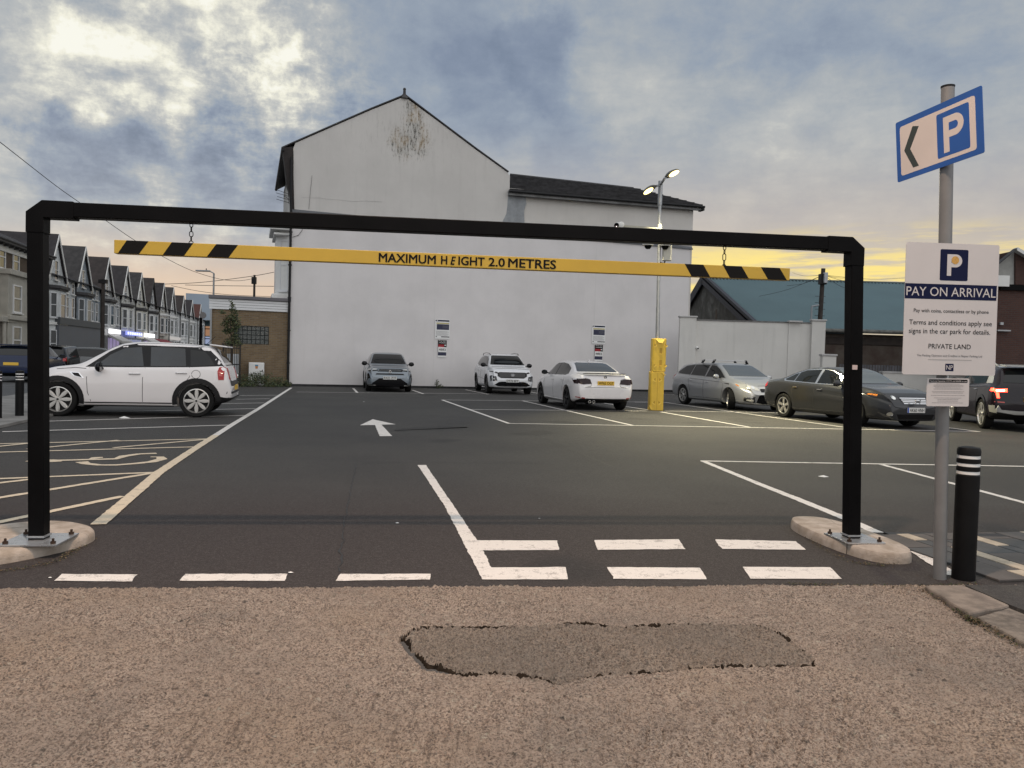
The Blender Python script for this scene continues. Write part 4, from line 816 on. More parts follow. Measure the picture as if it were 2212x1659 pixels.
cab = thing('utility_cabinet', 'white utility cabinet with an orange and blue sticker on the brick wall', 'cabinet', WL, wang); a, b = W3(537, 812, .32), W3(571, 784, .32)
mb = MB(); mb.box(((a.x+b.x)/2, -.24, (b.z+.02)/2), (b.x-a.x, .30, b.z)); mb.build('cabinet_body', m_white, cab, bevel=.02)
mb = MB(); mb.box(((a.x+b.x)/2+.0, -.393, b.z/2), (b.x-a.x-.05, .012, b.z-.06)); mb.build('cabinet_door', m_white, cab, bevel=.004)
xm = (a.x+b.x)/2; mb = MB(); mb.prism([(xm-.06, -.402, b.z-.10), (xm+.06, -.402, b.z-.10), (xm+.045, -.402, b.z-.25), (xm-.045, -.402, b.z-.25)], (0, .003, 0)); mb.build('sticker', M('orange_sticker', (.5, .20, .06), .5), cab)
mb = MB(); mb.prism([(xm-.065, -.404, b.z-.085), (xm+.065, -.404, b.z-.085), (xm+.060, -.404, b.z-.14), (xm-.060, -.404, b.z-.14)], (0, .003, 0)); mb.build('sticker', M('blue_sticker', (.05, .22, .35), .5), cab)
mb = MB(); mb.box((b.x-.07, -.402, b.z*.66), (.03, .01, .08)); mb.build('handle', m_plastic, cab)
cab2 = thing('feeder_pillar', 'pale grey electrical cabinet behind the tree guard railings', 'cabinet', WL, wang); a, b = W3(490, 812, .5), W3(516, 765, .5); mb = MB(); mb.box(((a.x+b.x)/2, -.4, b.z/2), (b.x-a.x, .34, b.z)); mb.build('cabinet_body', M('pale_grey_paint', (.42, .44, .46), .5, var=.1), cab2, bevel=.015)
mb = MB(); mb.box(((a.x+b.x)/2, -.575, b.z/2), (b.x-a.x-.06, .012, b.z-.08)); mb.build('cabinet_door', M('pale_grey_paint'  , (.42, .44, .46)), cab2, bevel=.004)

# ------------------------------------------------------------ planting
leafm = [M('leaf_green', (.045, .065, .022), .7), M('leaf_dark', (.022, .036, .014), .75), M('leaf_olive', (.075, .080, .028), .7)]
def leaves(mb, c, rad, n, size, rr, flat=1.0):
    for i in range(n):
        d = Vector((rr.gauss(0, 1), rr.gauss(0, 1), rr.gauss(0, 1))).normalized()*rr.random()**.45; q = Vector(c)+Vector((d.x*rad[0], d.y*rad[1], d.z*rad[2])); s_ = size*rr.uniform(.5, 1.3)
        e1 = Vector((rr.gauss(0, 1), rr.gauss(0, 1), rr.gauss(0, .6))).normalized()*s_; e2 = e1.orthogonal().normalized()*s_*.45
        mb.add([q, q+e1*.5+e2, q+e1, q+e1*.5-e2], [(0, 1, 2, 3)], rr.randrange(3))
tb = WL + wd_*WS(500, 800, 1.6)[0] + wn*1.6; tb.z = 0
rr = random.Random(3); tree = thing('young_tree', 'slim young leafy tree in front of the brick building', 'tree', tb)
def TP(u, v): q = PL(u, v, tb, wn)-tb; return q
mb = MB(); mb.tube((0, 0, 0), TP(501, 745), .045, .035, n=8); mb.tube(TP(501, 745), TP(497, 700), .035, .02, n=8); mb.tube(TP(497, 700), TP(502, 655), .02, .006, n=6); mb.build('trunk', M('bark', (.05, .038, .028), .9, bump=.5), tree)
limbs = [((499, 735), (484, 700)), ((499, 740), (516, 712)), ((498, 720), (480, 672)), ((498, 705), (511, 680)), ((499, 690), (508, 662)), ((500, 745), (512, 738)), ((499, 700), (486, 690))]
mb = MB()
for a, b in limbs: mb.tube(TP(*a), TP(*b)+Vector((0, rr.uniform(-.3, .3), 0)), .014, .005, n=5)
mb.build('limb', M('bark', (.05, .038, .028)), tree)
mb = MB()
for (u, v, r1, r2, n) in [(502, 664, .10, .20, 60), (506, 672, .16, .14, 70), (481, 674, .11, .09, 40), (497, 690, .24, .22, 150), (508, 690, .18, .26, 120), (487, 699, .17, .16, 90), (512, 703, .15, .22, 90), (500, 712, .28, .2, 150), (488, 716, .15, .12, 60), (508, 727, .2, .18, 80), (499, 738, .3, .16, 140), (512, 741, .2, .12, 80), (492, 745, .16, .10, 50), (500, 652, .04, .1, 20)]:
    leaves(mb, TP(u, v), (r1, .22, r2), n, .075, rr)
mb.build('crown', leafm, tree, fix=False)
gd = thing('tree_guard', 'black spiked steel guard round the young tree', 'tree guard', tb); m_iron = M('black_iron', (.012, .012, .013), .5)
hz = TP(500, 742).z-.1; nb = 14
for i in range(nb):
    a = 2*math.pi*i/nb; x, y = .34*math.cos(a), .34*math.sin(a); mb = MB(); mb.tube((x, y, 0), (x, y, hz), .012, n=6); mb.tube((x, y, hz), (x*1.12, y*1.12, hz+.14), .02, .002, n=6); mb.build('guard_bar', m_iron, gd)
for z in (.15, hz*.55, hz-.08): mb = MB(); mb.lathe([(.33, z-.02), (.35, z-.02), (.35, z+.02), (.33, z+.02)], 24, closed=True); mb.build('guard_ring', m_iron, gd)
def shrub(name, lab, clumps, n, size, seed, stems=0):
    rr = random.Random(seed); o = thing(name, lab, 'shrub', clumps[0][0]); c0 = Vector(clumps[0][0]); mb = MB()
    for c, r_ in clumps: leaves(mb, Vector(c)-c0, r_, n, size, rr)
    mb.build('foliage', leafm, o, fix=False); mb = MB()
    for c, r_ in clumps:
        for k in range(4): a = Vector(c)-c0; mb.tube((a.x, a.y, -a.z-c0.z), a+Vector((rr.gauss(0, r_[0]*.4), rr.gauss(0, r_[1]*.4), r_[2]*.9)), .008, .003, n=4)
    mb.build('stem', M('bark', (.05, .038, .028)), o); return o
def wpt(u, v, off, z=None):
    s_, zz = WS(u, v, off); q = WL+wd_*s_+wn*off; q.z = zz if z is None else z; return q
shrub('low_shrub', 'low straggly green shrub bed at the foot of the buff brick wall', [(wpt(520, 820, 1.1, .22), (.5, .4, .30)), (wpt(545, 824, .9, .25), (.6, .4, .32)), (wpt(575, 826, .9, .24), (.6, .4, .33)), (wpt(600, 829, .8, .18), (.5, .35, .25)), (wpt(616, 834, .7, .10), (.3, .3, .15)), (wpt(560, 816, .6, .38), (.45, .3, .25)), (wpt(530, 835, 1.5, .10), (.5, .35, .15)), (wpt(590, 838, 1.3, .10), (.5, .3, .13))], 330, .06, 4)
shrub('weed', 'small dry weed growing at the foot of the wall between the parked cars', [(wpt(944, 826, .3, .22), (.10, .08, .22)), (wpt(950, 834, .35, .10), (.12, .08, .10))], 70, .05, 6)
shrub('weed', 'tiny weed at the wall foot beside the yellow pole guard', [(wpt(1396, 842, .3, .06), (.12, .06, .06))], 30, .04, 8)

# ------------------------------------------------------------ boundary wall, teal roofed shed and brick building at the right
BY = 36.0
def B3(u, v, y=BY): return D_(u, v, y)
bw = thing('boundary_wall', 'pale rendered boundary wall with pillars behind the estate car', 'wall', B3(1620, 850)); bw.location.z = 0
zt_ = B3(1620, 695.5).z; x0, x1 = B3(1469, 700).x, B3(1784, 760).x
mb = MB(); mb.box(((x0+x1)/2, BY+.13, zt_/2-.05), (x1-x0-.2, .22, zt_+.1)); m_bw = wall_mat('boundary_render', (.66, .645, .61), (.26, .25, .23)); mb.build('rendered_wall', m_bw, bw, world=True)
mb = MB(); mb.box(((x0+x1)/2, BY+.13, zt_+.03), (x1-x0-.25, .28, .06)); mb.build('coping', M('grey_coping', (.16, .155, .15), .85, var=.4, vs=3), bw, world=True)
for ua, ub in ((1469, 1504.5), (1709, 1711) if False else (1706, 1732), (1754.5, 1784)):
    a, b = B3(ua, 690, BY-.12).x, B3(ub, 690, BY-.12).x; hz = zt_+(.12 if ua != 1706 else .03); pj = .24 if ua != 1706 else .12
    mb = MB(); mb.box(((a+b)/2, BY+.10-pj/2, hz/2), (b-a, pj, hz)); mb.build('pillar', m_bw, bw, bevel=.01, world=True)
    mb = MB(); mb.box(((a+b)/2, BY-.02, hz+.04), (b-a+.08, .34, .08)); mb.build('pillar_cap', M('pale_cap', (.44, .43, .42), .8, var=.1), bw, bevel=.02, world=True)
a, b = B3(1773, 770, 34.5), B3(1805, 767, 34.5); lb = thing('low_block_wall', 'short low rendered wall end beside the tall boundary wall pillar', 'wall', ((a.x+b.x)/2, 34.5, 0)); mb = MB(); mb.box((0, 0, b.z/2-.05), (b.x-a.x-.05, .3, b.z-.02)); mb.build('rendered_wall', m_bw, lb); mb = MB(); mb.box((0, 0, b.z-.01), (b.x-a.x+.04, .38, .09)); mb.build('coping', M('pale_cap', (.44, .43, .42)), lb, bevel=.02)
lo = thing('wall_camera', 'small round white camera on the boundary wall above the estate car', 'camera', B3(1505.5, 751, BY-.1)); mb = MB(); mb.lathe([(.001, .10), (.06, .08), (.075, .02), (.05, -.03), (.001, -.04)], 16, 'Y', mi=0); mb.build('camera_dome', m_white, lo, smooth=True); mb = MB(); mb.tube((.03, -.06, -.03), (.04, -.10, -.05), .03, n=10); mb.build('lens', m_black, lo)
# shed
yR, yE, yB = 50.0, 39.0, 61.0; xg = D_(1524, 602, yR).x; zr = D_(1524, 602, yR).z; ze = D_(1784, 711, yE).z; xend = 26.0
sh = thing('roofed_shed', 'old shed with teal corrugated roof and stained rubble gable beyond the boundary wall', 'shed', (xg+5, yR, 0))
def rubble():
    mt = bpy.data.materials.new('rubble_render'); mt.use_nodes = True; t = NT(mt.node_tree); p = t.n['Principled BSDF']; ob = t.new('ShaderNodeNewGeometry').outputs['Position']
    n = t.noise(ob, .8, 7, .7, 1.2); n2 = t.noise(t.vm('ADD', ob, (3., 9., 1.)), 2.4, 6, .7); c = t.ramp(n, [(.3, (.05, .047, .04)), (.5, (.105, .10, .088)), (.62, (.17, .165, .15)), (.75, (.24, .235, .22))]); c = t.mix(t.m('MULTIPLY', t.mr(n2, .5, .7), .6), c, (.055, .048, .036)); t.l.new(c, p.inputs['Base Color']); p.inputs['Roughness'].default_value = .92; return mt
m_rub = rubble()
mb = MB(); mb.prism([(xg, yE+.3, -.1), (xg, yB-.3, -.1), (xg, yB-.3, ze), (xg, yR, zr-.12), (xg, yE+.3, ze)], (.3, 0, 0)); mb.build('gable_wall', m_rub, sh, world=True)
mb = MB(); q = D_(1536, 670, 44.2); mb.box((xg-.003, 47, 4.2), (.02, .35, 1.3)); mb.build('slot_opening', m_black, sh, world=True)
mb = MB(); mb.box(((xg+xend)/2, yE+.45, ze/2-.1), (xend-xg, .3, ze-.2)); m_rust = M('rusty_sheet', (.050, .030, .022), .75, var=.5, vs=1.2, col2=(.085, .070, .055), world=True); mb.build('front_wall', m_rust, sh, world=True)
mb = MB(); mb.box(((xg+xend)/2, yE+.26, ze-.55), (xend-xg, .06, .34)); mb.build('lintel_beam', M('dark_timber', (.03, .022, .018), .8, var=.3), sh, world=True)
m_teal = M('teal_roof', (.175, .255, .275), .6, var=.05, vs=.5, world=True)
mb = MB(); nC = 62; amp = .085; x = np.linspace(xg-.15, xend, nC*4+1); L_ = math.hypot(yR-yE, zr-ze); ny_, nz_ = -(zr-ze)/L_, (yR-yE)/L_; vs, fs = [], []
for side in (0, 1):
    o = len(vs)
    for i, xx in enumerate(x):
        h = amp*math.sin(2*math.pi*i/4); ye = yE-.1 if side == 0 else yB+.1; vs.append((xx, yR, zr+h)); vs.append((xx, ye, ze-.03+h))
    fs += [(o+2*i, o+2*i+1, o+2*i+3, o+2*i+2) for i in range(len(x)-1)]
mb.add(vs, fs); mb.build('corrugated_roof', m_teal, sh, world=True, fix=False)
mb = MB(); mb.bar((xg-.18, yR, zr-.02), (xg-.18, yE-.15, ze-.06), .10, .62, up=(0, 0, 1)); mb.bar((xg-.18, yR, zr-.02), (xg-.18, yB+.15, ze-.06), .10, .62); mb.bar((xg-.02, yR, zr+.06), (xg-.02, yE-.15, ze+.03), .42, .10); mb.build('verge_board', M('dark_verge', (.035, .038, .050), .7, var=.2), sh, world=True)
mb = MB(); mb.tube((xg-.2, yR, zr+.05), (xend, yR, zr+.05), .09, n=8); mb.build('ridge_cap', M('dark_ridge', (.05, .075, .08), .6), sh, world=True)
mb = MB(); mb.tube((xg, yE-.18, ze-.07), (xend, yE-.18, ze-.07), .10, n=8); mb.build('gutter', M('old_gutter', (.12, .12, .11), .8, var=.4), sh, world=True)
# brick building at the far right edge
rb = thing('brown_brick_building', 'brown brick building with pale gable at the right edge', 'building', (24, 33, 0)); a = D_(2152, 620, 30)
mb = MB(); zz = D_(2180, 621, 30).z; mb.box((a.x+5, 30.6, zz/2-.1), (10, 1.2, zz+.2)); mb.build('brick_wall', m_rb, rb, world=True)
mb = MB(); mb.box((a.x+5.2, 30-.05, zz+.0), (10.2, .14, .22)); mb.build('gutter', m_black, rb, world=True); mb = MB(); mb.box((a.x+.1, 29.9, zz+.22), (.5, .3, .42)); mb.build('fascia', m_white, rb, world=True)
mb = MB(); g = [D_(2130, 600, 36), D_(2157, 569, 36), D_(2193.4, 539.5, 36), D_(2193.4, 640, 36), D_(2130, 640, 36)]; mb.prism(g, (0, .3, 0)); mb.build('pale_gable', M('pale_gable_render', (.36, .36, .34), .85, var=.2, vs=1, world=True), rb, world=True)
mb = MB(); g = [D_(2193.6, 541, 35.9), D_(2280, 600, 35.9), D_(2280, 660, 35.9), D_(2193.6, 660, 35.9)]; mb.prism(g, (0, 6, 0)); mb.build('brick_gable', m_rb, rb, world=True)
mb = MB(); mb.bar(D_(2193, 538, 35.7), D_(2290, 596, 35.7), .3, .14); mb.build('barge_board', m_white, rb, world=True); mb = MB(); mb.bar(D_(2193, 538, 35.7), D_(2130, 590, 35.7), .3, .05); mb.build('verge_trim', m_slate, rb, world=True)
mb = MB(); q = D_(2168, 714, 29.9); mb.box(q, (.5, .1, .05)); mb.box(D_(2163, 699, 29.9), (.12, .1, .1)); mb.build('wall_bracket', m_galv, rb, world=True)
fn_ = thing('fence', 'dark picket fence seen behind the grey saloon', 'fence', D_(1870, 800, 37)); fn_.location.z = 0
for i in range(26):
    q = D_(1815+i*6, 800, 37); mb = MB(); mb.box((q.x, 37, .9), (.10, .03, 1.5)); mb.build('picket', M('grey_picket', (.10, .10, .11), .8, var=.3), fn_, world=True)
mb = MB(); mb.bar((D_(1812, 800, 37).x, 37.04, 1.2), (D_(1968, 800, 37).x, 37.04, 1.2), .04, .08); mb.build('rail', M('grey_picket', (.10, .10, .11)), fn_, world=True)
lw = thing('low_wall', 'low pale wall behind the grey saloon and the sign', 'wall', D_(2000, 800, 33.5)); lw.location.z = 0; mb = MB(); a, b = D_(1905, 800, 33.5).x, D_(2110, 800, 33.5).x; mb.box(((a+b)/2, 33.5, .65), (b-a, .25, 1.3)); mb.build('rendered_wall', m_bw, lw, world=True); mb = MB(); mb.box(((a+b)/2, 33.5, 1.33), (b-a+.1, .33, .07)); mb.build('coping', M('pale_cap', (.44, .43, .42)), lw, world=True)

# telegraph poles, street lamps and wires
m_pole = M('pole_timber', (.035, .028, .024), .85, var=.3, vs=3); m_wire = M('wire', (.03, .03, .035), .6)
pz = D_(1769, 760, 38); tp = thing('telegraph_pole', 'leaning timber telegraph pole behind the boundary wall with wires fanning out', 'pole', (pz.x, 38, 0)); tt = D_(1778.5, 580, 38)
mb = MB(); mb.tube((pz.x-.1, 38, 0), tt, .13, .10, n=12); mb.build('pole', m_pole, tp, smooth=True, world=True)
mb = MB(); mb.box(D_(1777, 603, 37.9), (.30, .35, .5)); mb.lathe([(.19, -.05), (.19, .05)], 12, c=D_(1777, 612, 38)); mb.build('junction_box', m_plastic, tp, world=True); mb = MB(); mb.box(D_(1783, 600, 37.7), (.16, .2, .5)); mb.build('pale_box', M('pale_grey_paint', (.42, .44, .46)), tp, world=True)
mb = MB()
for k in range(4): q = D_(1772-k*.4, 640+k*14, 38); mb.bar(q+Vector((-.25, 0, 0)), q+Vector((.25, 0, 0)), .02, .02)
mb.build('step_iron', m_iron, tp, world=True)
pp = thing('vent_pipe', 'bent grey pipe beside the telegraph pole', 'pipe', D_(1753, 700, 37.5)); mb = MB(); mb.path([D_(1752, 705, 37.5), D_(1753.5, 662, 37.5), D_(1769, 659, 37.5)], .045, 8); mb.build('pipe', M('pale_pipe', (.25, .27, .29), .5), pp, world=True)
def wire(name, lab, pts, r_=.012, group='overhead wires'):
    o = thing(name, lab, 'wire', pts[0], 0, group); sm = []
    for i in range(len(pts)-1):
        p0, p1, p2, p3 = pts[max(i-1, 0)], pts[i], pts[i+1], pts[min(i+2, len(pts)-1)]
        for k in range(5): t = k/5; sm.append(.5*((2*p1)+(p2-p0)*t+(2*p0-5*p1+4*p2-p3)*t*t+(3*p1-p0-3*p2+p3)*t**3))
    sm.append(pts[-1]); mb = MB(); mb.path(sm, r_, 5); mb.build('cable', m_wire, o, world=True); return o
wp = [(-30, 286), (0, 307), (60, 354), (134, 411), (218.7, 469.4), (290, 518.5), (357, 557), (416.6, 585.5), (476, 603), (515, 606.5), (547, 602)]
wire('overhead_wire', 'long sagging wire from the upper left corner down to the far pole', [D_(u, v, 24+(52-24)*((u+30)/577)) for u, v in wp], .014)
wire('overhead_wire', 'thin wire rising from the terrace roofs to the corner bay', [D_(u, v, 60) for u, v in ((345, 614), (420, 611), (480, 605), (548, 596), (592, 588))], .022)
wire('overhead_wire', 'upper level wire across the peach sky behind the street lamp', [D_(u, v, 62) for u, v in ((400, 615.5), (470, 617), (592, 618.5))], .022)
wire('overhead_wire', 'lowest faint wire just above the far blue building', [D_(u, v, 62) for u, v in ((370, 617), (430, 629), (500, 637), (592, 641))], .018)
tpz = D_(1778, 594, 38)
for i, (u, v, yy) in enumerate([(1700, 617, 44), (1712, 589, 60), (1640, 640, 45), (1850, 596, 50), (1960, 600, 50), (1880, 610, 44), (1850, 628, 42)]):
    e_ = D_(u, v, yy); md = (tpz+e_)/2-Vector((0, 0, .15)); wire('overhead_wire', ['wire from the telegraph pole towards the right end of the yellow bar', 'wire running level left from the telegraph pole top', 'wire crossing the teal roof down to the left', 'topmost wire going right from the telegraph pole', 'long level wire going right behind the big sign', 'sloping wire going right over the teal roof ridge', 'steepest wire going right over the teal roof'][i], [tpz, md, e_], .010)
def street_lamp(base, top, lab, side=-1, arm=.9, h=None):
    t = thing('street_lamp', lab, 'street lamp', base); mb = MB(); mb.tube((0, 0, 0), (0, 0, top), .075, .055, n=10); mb.build('pole', m_galv, t, smooth=True)
    mb = MB(); mb.tube((0, 0, top), (side*.25, 0, top+.12), .04, n=8); mb.box((side*(.25+arm/2), 0, top+.14), (arm, .28, .09)); mb.build('lamp_head', m_galv, t, bevel=.03); mb = MB(); mb.tube((side*.5, 0, top+.19), (side*.5, 0, top+.30), .03, n=8); mb.build('photocell', m_plastic, t); return t
q = D_(459.5, 750, 50); zt2 = D_(459.5, 587, 50).z; street_lamp((q.x, 50, 0), zt2-.1, 'grey street lamp rising behind the flat roofed brick building')
q = D_(548, 700, 56); t = thing('far_pole', 'thin far telegraph pole above the flat roof between lamp and bay window', 'pole', (q.x, 56, 0)); mb = MB(); mb.tube((0, 0, 0), (0, 0, D_(548, 594, 56).z), .11, .08, n=8); mb.build('pole', m_pole, t); mb = MB(); mb.box((-.03, 0, D_(548, 606, 56).z), (.3, .25, .5)); mb.build('junction_box', m_plastic, t)
q = D_(221, 740, 52); t = thing('telegraph_pole', 'dark timber telegraph pole in front of the terrace', 'pole', (q.x, 52, 0)); mb = MB(); mb.tube((0, 0, 0), (.02, 0, D_(220, 603, 52).z), .15, .11, n=10); mb.build('pole', m_pole, t, smooth=True); mb = MB(); mb.box((0, 0, D_(220, 608, 52).z), (.5, .3, .25)); mb.build('junction_box', m_plastic, t)
q = D_(433, 740, 46); t = thing('sign_pole', 'black pole with small round sign near the far blue building', 'pole', (q.x, 46, 0)); mb = MB(); mb.tube((0, 0, 0), (0, 0, D_(432, 686, 46).z), .11, .09, n=8); mb.build('pole', m_black, t); mb = MB(); mb.lathe([(.001, -.02), (.2, -.02), (.2, .02), (.001, .02)], 16, 'Y', c=(.12, 0, D_(436, 681, 46).z)); mb.build('round_sign', M('sign_back', (.2, .19, .19), .6), t)
q = D_(186, 790, 37); t = thing('litter_bin', 'dark street bin with white symbols beyond the white car bonnet', 'bin', (q.x, 37, 0)); mb = MB(); mb.box((0, 0, .55), (1.1, .6, 1.1)); mb.build('bin_body', m_plastic, t, bevel=.04); mb = MB(); mb.box((0, 0, 1.12), (1.2, .7, .08)); mb.build('bin_lid', m_black, t, bevel=.03); mb = MB()
for k in (-1, 0, 1): mb.box((.1+k*.12, -.305, .78), (.07, .01, .3))
mb.build('white_symbol', m_white, t)

# ------------------------------------------------------------ terrace along the street
O_ = Vector((-31.97, 53.8, 0)); tang = math.atan2(tv.y, tv.x)
sl = [-.2, 6.1, 12.9, 19.5, 25.4, 31.2, 37, 43, 50.5, 57.5, 65.5, 73]
HC_ = [('pale grey', (0.566, 0.585, 0.585)), ('blue grey', (0.226, 0.255, 0.282)), ('grey', (0.415, 0.424, 0.424)), ('off white', (0.660, 0.659, 0.621)), ('cream', (0.660, 0.641, 0.566)), ('dark trimmed', (0.566, 0.566, 0.566)), ('stone coloured', (0.490, 0.471, 0.424)), ('white', (0.660, 0.660, 0.660)), ('cream', (0.660, 0.660, 0.659)), ('grey', (0.566, 0.566, 0.546)), ('white', (0.660, 0.660, 0.660))]
names = ['nearest terraced house with twin bay and steep white edged gable behind the barrier post', 'blue grey terraced house with gable, just right of the barrier post', 'grey terraced house with white edged gable left of the dark telegraph pole', 'off white terraced house with gable right of the telegraph pole above a lit sign', 'cream terraced house above the blue lit shop', 'terraced house with dark framed bay above the red awning', 'stone coloured terraced house past the red awning', 'white bargeboard terraced house, eighth along the row', 'cream terraced house near the far end of the row', 'last but one terraced house with small gable', 'end terraced house with reddish roof beside the blue building']
m_bay_dark = M('dark_bay_paint', (.03, .032, .035), .6)
for i in range(11):
    W_ = sl[i+1]-sl[i]; o = O_+tv*sl[i]; t = thing('terraced_house', names[i], 'house', o, tang, 'terraced houses along the street')
    col = HC_[i][1]; mw = M('house_wall_%s' % HC_[i][0].replace(' ', '_')+str(i), col, .85, var=.2, vs=1.2, bump=.15, bs=20); zp = 9.15 if i < 8 else 8.7 - .1*i + .8
    r2 = random.Random(i); ez = 6.35
    mb = MB(); mb.box((W_/2-1.85, 4.4, ez/2), (W_-.02, 8.8, ez)); mb.prism([(-1.85, -.02, ez-.3), (1.85, -.02, ez-.3), (0, -.02, zp-.06)], (0, 4.4, 0)); mb.build('wall', mw, t)
    rm = M('house_roof_%d' % (i % 3), [(.032, .028, .030), (.045, .042, .042), (.038, .030, .028)][i % 3], .8, var=.35, vs=2.2, bump=.5, bs=8) if i < 10 else M('red_roof', (.09, .035, .028), .8, var=.2)
    mb = MB(); A = W_-1.85; mb.add([(-1.85, -.3, ez), (A, -.3, ez), (A, 4.4, zp-.3), (-1.85, 4.4, zp-.3), (-1.85, 9.1, ez), (A, 9.1, ez)], [(0, 1, 2, 3), (3, 2, 5, 4)])
    hw = 1.95; zg = ez-.35
    for sg_ in (-1, 1): mb.prism([(sg_*hw, -.2, zg), (0, -.2, zp), (0, -.2, zp+.12), (sg_*(hw+.06), -.2, zg+.06)], (0, 4.6, 0))
    mb.build('roof', rm, t, fix=False)
    for sg_ in (-1, 1): mb = MB(); mb.prism([(sg_*hw, -.25, zg-.12), (0, -.25, zp-.14), (0, -.25, zp+.13), (sg_*(hw+.06), -.25, zg+.08)], (0, .05, 0)); mb.build('barge_board', m_white if i not in (5,) else m_bay_dark, t)
    mb = MB(); mb.tube((1.9, -.34, ez-.05), (A-.2, -.34, ez-.05), .07, n=6); mb.tube((A-.15, -.1, .1), (A-.15, -.1, ez), .05, n=6); mb.build('gutter', m_plastic, t)
    if i != 10: mb = MB(); mb.box((A-.35, 4.4, zp+.35), (.7, 1.1, 1.5)); [mb.tube((A-.55+.2*k, 4.4, zp+1.1), (A-.55+.2*k, 4.4, zp+1.4), .09, n=6) for k in range(3)]; mb.build('chimney', mw, t) if i in (3, 7) and False else None
    bc = m_bay_dark if i in (5,) else mw; bz = 5.45; g0 = 3.1 if i in (1, 2, 3, 4, 5, 6) else 0
    mb = MB(); mb.prism([(-1.45, 0, g0), (-.85, -.45, g0), (.85, -.45, g0), (1.45, 0, g0)], (0, 0, bz-g0)); mb.build('bay', bc if i != 5 else mw, t)
    mb = MB(); mb.prism([(-1.75, .0, bz), (-1.0, -.66, bz), (1.0, -.66, bz), (1.75, .0, bz)], (0, 0, .20)); mb.prism([(-1.6, .0, bz-.12), (-.93, -.56, bz-.12), (.93, -.56, bz-.12), (1.6, .0, bz-.12)], (0, 0, .119)); mb.build('cornice', m_slate if i < 6 else m_white, t)
    if g0 == 0: mb = MB(); mb.prism([(-1.6, .0, 2.95), (-.92, -.55, 2.95), (.92, -.55, 2.95), (1.6, .0, 2.95)], (0, 0, .18)); mb.build('string_course', m_white, t)
    pn = lambda: m_curtain if r2.random() < .45 else m_housepane
    ca = math.atan2(-.45, .60)
    for z0, z1, lv in ((3.45, 5.15, 1),)+(((.7, 2.6, 0),) if g0 == 0 else ()):
        zc, hh = (z0+z1)/2, z1-z0; fr = m_upvc
        window(t, 1.15, hh, (0, -.49, zc), 0, fr, pn()); window(t, .5, hh, (-1.17, -.25, zc), ca, fr, pn()); window(t, .5, hh, (1.17, -.25, zc), -ca, fr, pn())
    window(t, .75, 1.35, (0, -.04, 6.75), 0, m_upvc, pn()); 
    for x_ in (2.45, 3.75):
        if x_ < A-.4: window(t, .7, 1.5, (x_, -.04, 4.35), 0, m_upvc, pn()); window(t, .6, .8, (x_, -.04, 5.75), 0, m_upvc, pn())
    if g0 == 0:
        mb = MB(); mb.box((2.6, -.03, 1.05), (.95, .1, 2.1)); mb.build('door', m_bay_dark, t); window(t, .9, 1.5, (3.9, -.04, 1.5), 0, m_upvc, pn()) if A > 4.4 else None
# plain grey shopfront box, shops, awnings and lit signs
def SH(s, n_, z=0): q = O_+tv*s+nv*n_; return Vector((q.x, q.y, z))
def street_block(name, lab, cat, s0, s1, d, z0, z1, mat, part, group=None, kindpart=None):
    t = thing(name, lab, cat, SH(s0, 0), tang, group); mb = MB(); mb.box(((s1-s0)/2, -d/2, (z0+z1)/2), (s1-s0, d, z1-z0)); mb.build(part, mat, t, bevel=.02); return t
t = street_block('shopfront', 'blank blue grey single storey shopfront between barrier post and telegraph pole', 'shopfront', -1.2, 9.8, .55, 0, 3.0, M('blue_grey_panel', (.105, .115, .135), .6, var=.06, vs=.6), 'front_wall', 'ground floor shops')
mb = MB(); mb.box((5.5, -.30, 3.25), (11.1, .66, .48)); mb.build('fascia', M('dark_fascia', (.07, .078, .088), .6), t)
def shop(s0, s1, lab, wallc, signc, es, awn, txtc=None):
    t = street_block('shopfront', lab, 'shopfront', s0, s1, .45, 0, 2.55, M('shop_wall', (.22, .22, .22), .6, var=.2), 'front_wall', 'ground floor shops'); w_ = s1-s0
    mb = MB(); mb.box((w_/2, -.475, 1.3), (w_-.5, .05, 2.1)); mb.build('shop_window', M('lit_shop_window_'+lab[:6].replace(' ', ''), (.1, .1, .1), .3, emit=wallc, es=.35), t)
    for k in range(4): mb = MB(); mb.box((.3+k*(w_-.6)/3, -.51, 1.3), (.08, .06, 2.2)); mb.build('mullion', m_upvc, t)
    if signc: mb = MB(); mb.box((w_/2, -.55, 2.93), (w_-.4, .12, .38)); mb.build('lit_sign', M('lit_sign_'+lab[:8].replace(' ', ''), (.6, .6, .6), .4, emit=signc, es=es), t)
    if awn: mb = MB(); mb.prism([(.1, -.48, 2.68), (.1, -1.6, 2.1), (.1, -1.6, 1.9), (.1, -.48, 2.5)], (w_-.2, 0, 0)); mb.build('awning', awn, t)
    return t
shop(11.6, 15.6, 'shop with white lit sign and pale awning beside the telegraph pole', (.62, .5, .9), (1, .98, 1.), 1.6, M('pale_awning', (.42, .41, .40), .7))
t = shop(17.4, 24.2, 'long shop with blue and white lit fascia', (.45, .5, .85), (.20, .26, 1.), .8, None)
for k in range(7): mb = MB(); mb.box((.8+k*.88, -.62, 2.93), (.42, .02, .22)); mb.build('sign_letter', M('lit_letters', (.8, .8, .8), .4, emit=(.85, .88, 1), es=1.3), t)
shop(25.2, 30.2, 'shop with warm yellow white lit sign', (.8, .75, .6), (1, .93, .66), 1.4, M('pale_awning', (.42, .41, .40)))
shop(30.8, 37.4, 'shop with closed dark red awning', (.25, .2, .18), None, 0, M('red_awning', (.22, .012, .02), .6)); shop(39, 46, 'plain white fronted shop beyond the red awning', (.4, .35, .3), (.4, .36, .33), .7, None)
